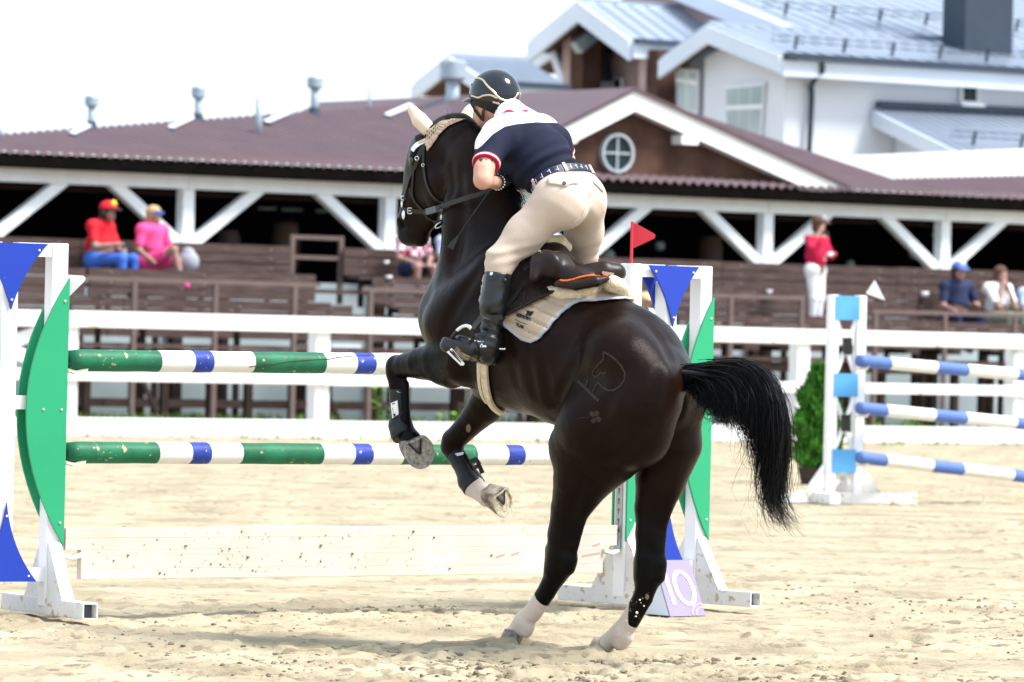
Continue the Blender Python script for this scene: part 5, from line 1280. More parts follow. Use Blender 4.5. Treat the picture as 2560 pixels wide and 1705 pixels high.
# ================================================================== TACK
def toSL(p): q_ = p-HO; return q_.dot(HF), q_.z
M['pad'] = mat('beige_quilted_cotton', (0.78, 0.60, 0.43), 0.9, 0.04, 8.0, 0.3, 260, attrs=(('edge', (0.76, 0.76, 0.84)), ('print', (0.012, 0.012, 0.02))))
M['fleece'] = mat('cream_sheepskin', (0.70, 0.56, 0.37), 0.95, 0.16, 40.0, 1.0, 130, col2=(0.80, 0.69, 0.50), sheen=0.3)
M['piping'] = mat('orange_piping', (0.75, 0.13, 0.02), 0.45)
M['plate'] = mat('bronze_plate', (0.45, 0.36, 0.25), 0.35, 0.1, 40.0, metal=0.7)
def shell(lo, hi, h, off, th, poly, both=True, disp=None, keep=None):
    """garment hugging the horse: a shell of thickness th at distance off, cut to a side-view outline in (s, z)"""
    f = SDF(lo, hi, h); Pt = f.pts(); d = hs.sample(Pt); sx = (Pt-np.array(HO))@np.array(HF); l = (Pt-np.array(HO))@np.array(HL)
    pd = poly_sdf(sx, Pt[:, 2], poly)
    e = d-off
    if disp is not None: e = e-disp(sx, Pt[:, 2], l)
    v = np.maximum(np.abs(e)-th/2, pd)
    if keep is not None: v = np.maximum(v, keep(sx, Pt[:, 2], l))
    f.F = v.reshape(f.n).astype(np.float32); return f
slo, shi = np.array([-.25, 20.35, 1.0]), np.array([.78, 21.65, 1.85])
padpx = [((1290, 600), .10), ((1245, 650), .20), ((1208, 700), .26), ((1190, 750), .28), ((1198, 792), .29), ((1225, 800), .30), ((1252, 820), .31), ((1295, 852), .31), ((1318, 858), .31), ((1334, 850), .31), ((1348, 828), .31), ((1380, 766), .29), ((1402, 753), .26), ((1440, 752), .22), ((1490, 746), .17), ((1535, 735), .10)]
pp_ = [toSL(H(p[0], p[1], l)) for p, l in padpx]
padpoly = pp_+[(pp_[-1][0]-.02, 2.0), (pp_[0][0]+.05, 2.1)]
quilt = lambda s_, z, l: -.006*np.exp(-(np.abs(((z*.95-s_*.31)/.046) % 1.0-.5)*2-1)**2/.05)
fpad = shell(slo, shi, .0055, .010, .012, padpoly, disp=quilt)
V, Q = fpad.mesh(0, 1)
sx = (V-np.array(HO))@np.array(HF); ed = poly_sdf(sx, V[:, 2], padpoly[:len(pp_)]+padpoly[len(pp_):]); l_ = (V-np.array(HO))@np.array(HL)
fx, fy = to_px_np(V)
# the printed emblem: leaping horse and the two words, as letter strokes in the pad's own cloth
def stroke_field(fx, fy, segs, w):
    d = np.full(fx.shape, 1e9)
    for (x0, y0, x1, y1) in segs:
        ex, ey = x1-x0, y1-y0; t = np.clip(((fx-x0)*ex+(fy-y0)*ey)/(ex*ex+ey*ey+1e-9), 0, 1); d = np.minimum(d, np.hypot(fx-x0-ex*t, fy-y0-ey*t))
    return (w-d)/590.0
pad = thing('saddle_pad', H(1330, 800, .3), 'beige quilted saddle pad with white binding and black lettering under the saddle', 'saddle pad')
padm = mesh_obj('cloth', V, Q, M['pad'], pad, True, {'edge': .016+ed})
PB = BVHTree.FromPolygons([tuple(v) for v in V], [tuple(q_) for q_ in Q])
M['ink'] = mat('black_print', (0.012, 0.012, 0.02), 0.8)
def z2(x, y): return (960+x/3.136, 600+y/3.136)
GL = {'H': [((0, 0), (0, 1)), ((.6, 0), (.6, 1)), ((0, .5), (.6, .5))], 'O': [((0, .2), (0, .8)), ((.6, .2), (.6, .8)), ((.15, 0), (.45, 0)), ((.15, 1), (.45, 1)), ((0, .2), (.15, 0)), ((.45, 0), (.6, .2)), ((0, .8), (.15, 1)), ((.45, 1), (.6, .8))],
      'R': [((0, 0), (0, 1)), ((0, 1), (.5, 1)), ((.55, .95), (.55, .6)), ((0, .52), (.5, .52)), ((.2, .5), (.6, 0))], 'S': [((.6, .9), (.1, 1)), ((.05, .95), (.05, .58)), ((.05, .55), (.55, .45)), ((.58, .42), (.55, .05)), ((.55, 0), (0, .08))],
      'E': [((0, 0), (0, 1)), ((0, 1), (.55, 1)), ((0, .52), (.45, .52)), ((0, 0), (.55, 0))], 'V': [((0, 1), (.3, 0)), ((.3, 0), (.6, 1))], 'T': [((0, 1), (.6, 1)), ((.3, 0), (.3, 1))],
      'A': [((0, 0), (.3, 1)), ((.3, 1), (.6, 0)), ((.12, .38), (.48, .38))], 'M': [((0, 0), (.05, 1)), ((.05, 1), (.32, .3)), ((.32, .3), (.6, 1)), ((.6, 1), (.65, 0))], 'K': [((0, 0), (0, 1)), ((.55, 1), (0, .45)), ((.15, .55), (.6, 0))],
      'U': [((0, 1), (0, .2)), ((0, .2), (.2, 0)), ((.2, 0), (.45, 0)), ((.45, 0), (.6, .2)), ((.6, .2), (.6, 1))], 'N': [((0, 0), (0, 1)), ((0, 1), (.6, 0)), ((.6, 0), (.6, 1))], 'Q': [], '1': [], ' ': []}
def word(txt, o, ex, ey, w, bvh, parent, pxs, name, mt, th=.0008, adv=.82, off=.0028):
    m = MB(); x = 0
    for ch in txt:
        for (a, b) in GL.get(ch, []):
            pa = pxs(o[0]+ex[0]*(x+a[0])+ey[0]*a[1], o[1]+ex[1]*(x+a[0])+ey[1]*a[1]); pb = pxs(o[0]+ex[0]*(x+b[0])+ey[0]*b[1], o[1]+ex[1]*(x+b[0])+ey[1]*b[1])
            (p0, n0), (p1, n1) = surf(*pa, off, .3, bvh), surf(*pb, off, .3, bvh)
            if (p1-p0).length > 1e-5: m.ribbon([p0, p1], [n0, n1], w, th)
        x += adv if ch != ' ' else .4
    o_ = m.build(name, M[mt], parent); o_['kind'] = 'stuff'; return o_
word('HORSEVET', (1042, 600), (17.0, 5.6), (3, -24), .0034, PB, padm, z2, 'printed_word', 'ink')
word('TEAM', (1036, 672), (18, 8), (4, -24), .0030, PB, padm, z2, 'printed_word', 'ink')
m = MB(); pn = [surf(*z2(x, y), .001, .3, PB) for x, y in ((1030, 620), (1060, 640), (1085, 650), (1120, 662))]; m.ribbon([a for a, b in pn], [b for a, b in pn], .0025, .0008); m.build('printed_rule', M['ink'], padm)
m = MB(); pl_ = [(1118, 558), (1128, 552), (1150, 560), (1176, 560), (1170, 575), (1158, 592), (1140, 600), (1132, 588), (1118, 588), (1105, 592), (1120, 575)]
m.add([surf(*z2(x, y), .0012, .3, PB)[0] for x, y in pl_], [tuple(range(len(pl_)))])
m.build('printed_horse', M['ink'], padm)
m = MB()
for a, b in (((1122, 590), (1110, 606)), ((1130, 590), (1120, 606)), ((1118, 556), (1112, 552))):
    (p0, n0), (p1, n1) = surf(*z2(*a), .001, .3, PB), surf(*z2(*b), .001, .3, PB); m.ribbon([p0, p1], [n0, n1], .0022, .0008)
m.build('printed_legs', M['ink'], padm)['kind'] = 'stuff'

# ---- sheepskin half pad: a fleecy roll round the back of the saddle and a tuft under the pommel
fl = SDF(np.array([-.25, 20.25, 1.2]), np.array([.78, 21.65, 1.95]), .007)
roll = [((1358, 720), .245), ((1385, 732), .23), ((1412, 737), .21), ((1445, 733), .18), ((1480, 726), .14), ((1512, 711), .10), ((1532, 702), .05), ((1549, 709), .0), ((1566, 733), -.06), ((1582, 764), -.11)]
rpt = [surf(px, py, .016)[0] if i < 6 else H(px, py, l) for i, ((px, py), l) in enumerate(roll)]
fl.chain([p-UP*.012-FWD*.010 for p in rpt], [.020, .027, .031, .033, .034, .034, .034, .033, .030, .023], .015)
fl.chain([H(1338, 618, .07), H(1370, 606, .03), H(1400, 607, -.02), H(1418, 618, -.06)], [.024, .032, .032, .022], .015)
X, Y, Z = [a for a in np.meshgrid(*fl.ax, indexing='ij', sparse=True)]
fl.F = fl.F+(.0030*np.sin(X*190+3*np.sin(Z*120))*np.sin(Y*210+2*np.sin(X*150))*np.sin(Z*200)).astype(np.float32)
V, Q = fl.mesh(0, 0); tag(mesh_obj('sheepskin_pad', V, Q, M['fleece'], None, True), 'cream sheepskin half pad between saddle and beige pad', 'sheepskin pad')

# ---- saddle
sad = thing('saddle', H(1440, 690), 'dark brown jumping saddle with orange piping on the cantle', 'saddle')
def flap_poly(pts): return [toSL(H(x, y, l)) for (x, y), l in pts]
fpoly = flap_poly([((1258, 640), .24), ((1245, 690), .28), ((1240, 760), .29), ((1262, 792), .29), ((1300, 765), .29), ((1345, 735), .28), ((1392, 712), .24), ((1430, 700), .20), ((1430, 660), .16), ((1400, 640), .14), ((1330, 620), .18)])
ff = shell(slo, shi, .0075, .030, .012, fpoly, keep=lambda s_, z, l: .07-np.abs(l))
V, Q = ff.mesh(0, 2); mesh_obj('flap', V, Q, M['leather'], sad, True)
fs2 = SDF(np.array([-.15, 20.35, 1.30]), np.array([.75, 21.65, 1.95]), .007)
fs2.chain([H(1345, 630, .07), H(1372, 626, 0), H(1400, 634, -.06)], [.040, .042, .040], .03)
fs2.chain([H(1385, 650, .02), H(1425, 686, .02), H(1470, 696, .02)], [.075, .062, .050], .04)
sx1 = (HF*.96-UP*.10).normalized(); sx2 = HL; sx3 = sx1.cross(sx2); sx3 = sx3 if sx3.z > 0 else -sx3
fs2.ell(H(1482, 692, .02), (.145, .125, .040), (sx1, sx2, sx3), .03)
fs2.chain([H(1470, 676, .09), H(1512, 668, .05), H(1542, 676, .0), H(1532, 668, -.06)], [.020, .024, .024, .020], .05)
for sg in (1, -1):
    mm = (lambda p: p) if sg > 0 else mirror
    dn = UP*(0 if sg > 0 else -.12)
    fs2.ell(mm(H(1362, 660, .205))+dn, (.085, .034, .060), (HF, HL, UP), .02)
    fs2.chain([mm(H(1345, 668, .23))+dn, mm(H(1335, 694, .262))+dn], [.034, .020], .03)
    fs2.chain([mm(H(1395, 660, .15))+dn, mm(H(1425, 690, .15))+dn, mm(H(1470, 704, .14))+dn], [.055, .045, .030], .03)
    fs2.chain([mm(H(1392, 710, .215))+dn, mm(H(1440, 713, .185))+dn, mm(H(1490, 704, .145))+dn, mm(H(1515, 697, .10))+dn], [.014, .022, .022, .014], .012)
fs2.chain([H(1404, 630, .19), H(1402, 690, .235)], [.004, .006], .010, None, 'sub')
V, Q = fs2.mesh(0, 2); seat = mesh_obj('seat', V, Q, M['leather'], sad, True); SB_ = BVHTree.FromPolygons([tuple(v) for v in V], [tuple(q_) for q_ in Q])
pn = [surf(v.x, v.y, .001, .15, SB_) for v in poly_curve([Vector((1392, 701, 0)), Vector((1420, 703, 0)), Vector((1458, 693, 0)), Vector((1495, 689, 0)), Vector((1522, 692, 0)), Vector((1541, 702, 0))], 6)]
m = MB(); m.ribbon([a for a, b in pn], [b for a, b in pn], .007, .005); m.build('piping', M['piping'], sad)
pn = [surf(x, y, .001, .1, SB_) for x, y in ((1505, 681), (1518, 683), (1534, 685))]; m = MB(); m.ribbon([a for a, b in pn], [b for a, b in pn], .011, .003); m.build('name_plate', M['plate'], sad)
p, n = surf(1349, 629, .001, .1, SB_); m = MB(); m.tube([p, p+n*.004], .006, 10); m.build('stud', M['chrome'], sad)
# stirrup leathers and the left stirrup iron
def strap(pxs, w, th, name, parent, mt='strap', bvh=None, off=.004, lf=.3, n=4):
    c_ = poly_curve([Vector((x, y, 0)) for x, y in pxs], n); pn = [surf(v.x, v.y, off, lf, bvh) for v in c_]
    m = MB(); m.ribbon([a for a, b in pn], [b for a, b in pn], w, th); return m.build(name, M[mt], parent)
ob = z2
strap([ob(1160, 215), ob(1110, 250), ob(1085, 275)], .024, .004, 'stirrup_leather', sad, off=.045)
strap([ob(1120, 292), ob(1132, 330), ob(1115, 390), ob(1085, 440), ob(1045, 500), ob(980, 560), ob(930, 600)], .022, .004, 'stirrup_leather', sad, off=.036)
lth = [H(*ob(930, 605), .33), H(*ob(840, 610), .36), H(*ob(765, 600), .40), H(*ob(690, 695), .44)]
m = MB(); m.ribbon([lth[0], lth[1], lth[2], lth[3]], [VW]*4, .020, .005); m.build('stirrup_leather', M['strap'], sad)
def stirrup():
    c0 = [ob(*q_) for q_ in ((500, 845), (520, 800), (560, 730), (610, 685), (655, 675), (685, 700), (695, 745), (692, 795))]
    pts = [H(x, y, l) for (x, y), l in zip(c0, (.45, .45, .45, .45, .45, .44, .43, .42))]
    pts = poly_curve(pts, 4); m = MB(); m.tube(pts, .0085, 8); s1 = m.build('stirrup', M['strap'], sad, True)
    m = MB(); m.tube(poly_curve([H(*ob(575, 712), .46), H(*ob(612, 684), .46), H(*ob(655, 673), .46), H(*ob(684, 698), .45)], 4), .0092, 8); m.build('stirrup_arch', M['chrome'], s1, True)
    tl = [ob(480, 845), ob(505, 835), ob(535, 850), ob(632, 965), ob(628, 985), ob(600, 985), ob(480, 870)]
    m = MB(); m.prism([H(x, y, .47) for x, y in tl], FWD*.03); bevel(m.build('tread', M['chrome'], s1), .003)
    t2 = [ob(510, 862), ob(530, 868), ob(605, 955), ob(600, 965), ob(515, 880)]
    m = MB(); m.prism([H(x, y, .48)-FWD*.004 for x, y in t2], FWD*.006); m.build('tread_grip', M['strap'], s1)
stirrup()
# girth: fleece tube and dark strap under the belly
M['girth_fleece'] = M['fleece']
strap([ob(800, 960), ob(805, 1080), ob(822, 1190), ob(855, 1275), ob(895, 1322), ob(925, 1338)], .036, .012, 'girth', sad, 'fleece', None, .006, .25)
strap([ob(762, 960), ob(765, 1080), ob(778, 1170), ob(800, 1230), ob(822, 1262)], .020, .012, 'girth', sad, 'fleece', None, .005, .25)
strap([ob(778, 970), ob(785, 1090), ob(800, 1180), ob(822, 1235)], .014, .006, 'girth_strap', sad, 'strap', None, .006, .25)

# ---- bridle
bri = thing('bridle', H(1060, 430), 'black leather bridle with silver buckles on the horse head', 'bridle')
def zh(x, y): return (960+x/3.919, 240+y/3.919)
def bstrap(pts, w, name, mt='strap', off=.003, th=.004, mir=True, lf=.08, n=4):
    c_ = poly_curve([Vector((*zh(*q_), 0)) for q_ in pts], n); pn = [surf(v.x, v.y, off, lf) for v in c_]
    m = MB(); m.ribbon([a for a, b in pn], [b for a, b in pn], w, th); o = m.build(name, M[mt], bri)
    if mir:
        m = MB(); m.ribbon([mirror(a) for a, b in pn], [b-HL*2*b.dot(HL) for a, b in pn], w, th); m.build(name, M[mt], bri)
    return o
bstrap([(600, 232), (520, 270), (450, 345), (410, 430), (385, 500), (345, 580), (310, 680), (262, 780), (240, 850), (215, 950), (195, 1040)], .020, 'cheekpiece')
bstrap([(395, 470), (388, 580), (392, 680), (410, 800), (440, 900), (500, 1000), (595, 1055)], .012, 'throatlash')
bstrap([(420, 440), (350, 470), (310, 500), (285, 540)], .022, 'browband', 'white_clean', .004)
bstrap([(165, 1110), (230, 1118), (300, 1128), (370, 1132), (430, 1130)], .020, 'noseband')
bstrap([(262, 900), (275, 980), (330, 1060), (385, 1120), (430, 1190), (500, 1230), (570, 1240)], .010, 'flash_strap')
bstrap([(300, 700), (290, 820), (285, 960), (310, 1040)], .009, 'inner_cheekpiece')
def ringz(x, y, r, nm, tube_=.0028, l=.1, tilt=None):
    p, n = surf(*zh(x, y), .008, l); e1 = CR; e2 = CU; pts = [p+e1*(r*math.cos(a))+e2*(r*math.sin(a)) for a in np.linspace(0, 2*math.pi, 20)]
    m = MB(); m.tube(pts, tube_, 6, False); m.build(nm, M['chrome'], bri, True)
ringz(328, 610, .008, 'buckle', .002); ringz(392, 678, .006, 'buckle', .002); ringz(205, 1000, .009, 'buckle')
def sqbuckle(x, y):
    p, n = surf(*zh(x, y), .009, .1); m = MB()
    for a, b in (((-1, -1), (1, -1)), ((1, -1), (1, 1)), ((1, 1), (-1, 1)), ((-1, 1), (-1, -1)), ((-1, 0), (.6, 0))):
        m.tube([p+CR*.0085*a[0]+CU*.012*a[1], p+CR*.0085*b[0]+CU*.012*b[1]], .002, 6)
    m.build('buckle', M['chrome'], bri)['kind'] = 'stuff'
sqbuckle(266, 1122)
for (x, y, rx, ry) in ((205, 1165, .010, .021), (190, 1060, .006, .016)):
    p, n = surf(*zh(x, y), .006, .06); m = MB(); m.ball(p, rx, .006, ry, 10, 8); m.build('bit_cheek', M['chrome'], bri, True)
p = H(*zh(548, 1262), .07); m = MB(); m.tube([p+CR*(.020*math.cos(a))+CU*(.010*math.sin(a)+.5*.020*math.cos(a)) for a in np.linspace(0, 6.283, 20)], .0032, 6, False); m.build('bit_ring', M['chrome'], bri, True)
p = H(*zh(605, 1205), .06); m = MB(); m.tube(poly_curve([p, p+CR*.010+CU*.012, p+CR*.018+CU*.03, p+CR*.03+CU*.045], 4), .004, 6); m.build('curb_chain', M['chrome'], bri, True)
m = MB(); m.tube(poly_curve([H(*zh(480, 1230), .08), H(*zh(560, 1222), .06), H(*zh(610, 1195), .04), H(*zh(640, 1130), .02)], 4), .005, 6); m.build('curb_strap', M['strap'], bri, True)
# rein from the bit to the left hand, its stop, and the far rein
r0 = surf(*zh(405, 1135), .010)[0]
rein = [r0, H(*zh(560, 1085), .13), H(*zh(700, 1035), .15), H(*zh(850, 985), .16), H(*zh(960, 950), .14), PM-HF*.0]
m = MB(); m.ribbon(poly_curve(rein, 5), [(HL*.8-FWD*.6).normalized()]*26, .020, .004); m.build('rein', M['strap'], bri)
m = MB(); m.ribbon(poly_curve([mirror(r0), H(1190, 500, -.16), PMR], 5), [-HL]*11, .020, .004); m.build('rein', M['strap'], bri)
a, b = H(*zh(418, 1135), .14), H(*zh(515, 1105), .145); M['stop'] = mat('grey_rubber', (0.10, 0.12, 0.12), 0.5)
m = MB(); m.bar(a-HF*0, b, .012, .026); m.build('rein_stop', M['stop'], bri)
# ---- ear bonnet: knitted hood with ear covers
M['bonnet'] = mat('beige_knit', (0.60, 0.45, 0.34), 0.9, 0.1, 60.0, 0.5, 220)
bon = thing('ear_bonnet', H(1110, 305), 'beige crocheted ear bonnet on the horse with two pale ear covers', 'bonnet')
for (b, t, l, w) in (((1070, 322), (1021, 259), .06, 1.0), ((1152, 318), (1173, 262), -.06, .9)):
    f = SDF(np.array(H(b[0], b[1], l))-.16, np.array(H(b[0], b[1], l))+.20, .006)
    B_, T_ = H(b[0], b[1], l), H(t[0], t[1], l*1.5); m1, m2 = B_.lerp(T_, .38)+(CU*-.004-CR*.004 if l > 0 else CR*.006), B_.lerp(T_, .72)-(CR*.004 if l > 0 else -CR*.006)
    f.chain([B_, m1, m2, T_], [.034, .034*w, .022, .005], .02)
    V, Q = f.mesh(0, 2); mesh_obj('ear_cover', V, Q, M['bonnet_ear'] if 'bonnet_ear' in M else M.setdefault('bonnet_ear', mat('pale_beige_ear_cloth', (0.70, 0.56, 0.45), 0.85, 0.04, 20.0)), bon, True)
hood = SDF(np.array(H(1090, 340))-.26, np.array(H(1090, 340))+.26, .006); Pt = hood.pts(); d = hs.sample(Pt); qx, qy = to_px_np(Pt); ll = (Pt-np.array(HO))@np.array(HL)
sxx = (Pt-np.array(HO))@np.array(HF)
hp = [toSL(H(*zh(x, y), .1)) for x, y in ((690, 215), (640, 250), (560, 300), (500, 380), (445, 470), (405, 550), (395, 500), (380, 460), (345, 480), (330, 440), (385, 400), (390, 340), (480, 235), (600, 210))]
hood.F = np.maximum(np.abs(d-.006)-.004, poly_sdf(sxx, Pt[:, 2], hp)).reshape(hood.n).astype(np.float32)
V, Q = hood.mesh(0, 1); hd = mesh_obj('hood', V, Q, M['bonnet'], bon, True)
hb = BVHTree.FromPolygons([tuple(v) for v in V], [tuple(q_) for q_ in Q])
M['hole'] = mat('knit_hole', (0.05, 0.03, 0.025), 0.95)
m = MB()
for i in range(12):
    for j in range(3):
        k = i/11; x = 500-105*k+j*22-8*(i % 2); y = 265+120*k+j*16; r_ = hb.ray_cast(CAM, ray(*zh(x, y)).normalized())
        if r_[0] is not None:
            t1_ = r_[1].cross(UP).normalized(); t2_ = r_[1].cross(t1_); m.add([r_[0]+r_[1]*.0012+t1_*(.0022*math.cos(a))+t2_*(.0030*math.sin(a)) for a in np.linspace(0, 6.28, 7)[:-1]], [(0, 1, 2, 3, 4, 5)])
for i in range(9):
    k = i/8; x, y = 675-180*k*k-20*k, 232+30*k+90*k*k; r_ = hb.ray_cast(CAM, ray(*zh(x, y)).normalized())
    if r_[0] is not None: t1_ = r_[1].cross(UP).normalized(); t2_ = r_[1].cross(t1_); m.add([r_[0]+r_[1]*.0012+t1_*(.002*math.cos(a))+t2_*(.0026*math.sin(a)) for a in np.linspace(0, 6.28, 7)[:-1]], [(0, 1, 2, 3, 4, 5)])
if m.v: m.build('knit_holes', M['hole'], hd)['kind'] = 'stuff'
p, n = surf(*zh(352, 425), .008, .08); m = MB(); m.ball(p, .020, .014, .016, 10, 8); m.build('tassel', M['strap'], bon, True)
# ---- tendon boots with fetlock cups
M['neoprene'] = mat('black_moulded_boot', (0.016, 0.018, 0.022), 0.42, 0.25, 20.0, 0.1, 60)
def zl(x, y): return (950+x/3.919, 900+y/3.919)
def tendon_boot(chain_, label, wt, lab):
    root = thing('tendon_boot', chain_[0][0], label, 'tendon boot', 'tendon boots on the forelegs')
    c0 = np.array([min(p[i] for p, r in chain_) for i in range(3)])-.08; c1 = np.array([max(p[i] for p, r in chain_) for i in range(3)])+.08
    f = SDF(c0, c1, .005); f.chain([p for p, r in chain_], [r for p, r in chain_], .012)
    d0 = (chain_[1][0]-chain_[0][0]).normalized(); d1 = (chain_[-1][0]-chain_[-2][0]).normalized(); X, Y, Z = [a for a in np.meshgrid(*f.ax, indexing='ij', sparse=True)]
    a, b = chain_[0][0], chain_[-1][0]
    f.F = np.maximum(f.F, -((X-a.x)*d0.x+(Y-a.y)*d0.y+(Z-a.z)*d0.z)); f.F = np.maximum(f.F, (X-b.x)*d1.x+(Y-b.y)*d1.y+(Z-b.z)*d1.z).astype(np.float32)
    V, Q = f.mesh(0, 2); sh = mesh_obj('shell', V, Q, M['neoprene'], root, True); bv = BVHTree.FromPolygons([tuple(v) for v in V], [tuple(q_) for q_ in Q])
    patch_on('white_tab', wt, M['white_clean'], bv, root, .003, .001, zl)
    return root, sh, bv
L1 = [(H(*zl(180, 290), .15), .043), (H(*zl(188, 420), .15), .040), (H(*zl(195, 540), .15), .041), (H(*zl(200, 640), .15), .052), (H(*zl(222, 715), .155), .053), (H(*zl(240, 748), .155), .050)]
rt, sh, bv = tendon_boot(L1, 'black tendon boot with white brand label on the raised near foreleg', [(142, 280), (255, 278), (258, 318), (185, 320), (160, 305)], 1)
patch_on('label_backing', [(112, 405), (180, 380), (200, 540), (130, 580)], M['strap'], bv, rt, .003, .001, zl)
lbp = patch_on('label', [(113, 425), (175, 398), (186, 532), (128, 575)], M['white_clean'], bv, rt, .005, .002, zl)
lbv = BVHTree.FromPolygons([tuple(v.co+origin_of(rt)) for v in lbp.data.vertices], [tuple(p_.vertices) for p_ in lbp.data.polygons])
word('EQUERUM', (122, 430), (1.5, 22), (24, -10), .0026, lbv, lbp, zl, 'printed_word', 'ink', .0006, .85, .0012)
strap([zl(190, 350), zl(200, 440), zl(222, 470), zl(205, 545)], .003, .003, 'seam', rt, 'strap', bv, .0005, .15)
R1 = [(H(*zl(745, 930), -.13), .044), (H(*zl(790, 1000), -.13), .041), (H(*zl(838, 1085), -.13), .043), (H(*zl(880, 1180), -.13), .053), (H(*zl(915, 1230), -.13), .052), (H(*zl(930, 1250), -.13), .050)]
rt2, sh2, bv2 = tendon_boot(R1, 'black tendon boot with two loose strap ends on the far foreleg', [(735, 920), (810, 905), (832, 930), (760, 943)], 0)
for (a, b, c_) in (((885, 995), (935, 965), (972, 1025)), ((930, 1050), (960, 1040), (1005, 1110))):
    A_, B_, C_ = [H(*zl(*q_), -.10) for q_ in (a, b, c_)]; m = MB(); m.ribbon([A_, B_.lerp(A_, .3)+CR*.012, C_], [VW]*3, .020, .005); m.build('strap_end', M['strap'], rt2)
# ================================================================== JUMPS
GREEN = (0.025, 0.32, 0.15); BLUE = (0.016, 0.047, 0.37)
M['green'] = mat('green_panel', GREEN, 0.45, 0.04, 2.0, dirt=((0.45, 0.45, 0.40), 60.0, 0.74))
M['blue'] = mat('blue_panel', BLUE, 0.45, 0.04, 2.0, dirt=((0.45, 0.45, 0.45), 50.0, 0.74))
M['pole_green'] = mat('worn_green_paint', (0.010, 0.125, 0.06), 0.5, 0.25, 8.0, 0.2, 60, stretch=(1, 1, 1), dirt=((0.45, 0.36, 0.20), 26.0, 0.63))
M['pole_white'] = mat('worn_white_paint', (0.74, 0.73, 0.69), 0.5, 0.05, 8.0, 0.1, 60, dirt=((0.45, 0.38, 0.26), 28.0, 0.68))
M['pole_blue'] = mat('worn_blue_paint', (0.022, 0.048, 0.29), 0.5, 0.2, 10.0, 0.2, 60, dirt=((0.45, 0.36, 0.30), 34.0, 0.63))
M['sky_blue'] = mat('light_blue_panel', (0.10, 0.36, 0.68), 0.5, 0.05, 4.0)
M['pole_sky'] = mat('faded_blue_paint', (0.09, 0.16, 0.42), 0.55, 0.12, 8.0)
M['track'] = mat('zinc_keyhole_strip', (0.36, 0.38, 0.37), 0.4, 0.15, 20.0, metal=0.6)
M['cup'] = mat('cream_jump_cup', (0.72, 0.68, 0.58), 0.5)
M['red'] = mat('red_plastic', (0.62, 0.04, 0.06), 0.45)
M['tube_in'] = mat('tube_inside', (0.10, 0.11, 0.12), 0.8)
M['rivet'] = mat('rivet', (0.8, 0.8, 0.8), 0.3, metal=0.3)
def curve2(p0, p1, bul, n=10):                  # 2D arc from p0 to p1 bulging sideways
    out = []
    for i in range(n+1):
        t = i/n; x = p0[0]+(p1[0]-p0[0])*t; y = p0[1]+(p1[1]-p0[1])*t; dx, dy = p1[0]-p0[0], p1[1]-p0[1]; L_ = math.hypot(dx, dy); b = bul*4*t*(1-t); out.append((x-dy/L_*b, y+dx/L_*b))
    return out
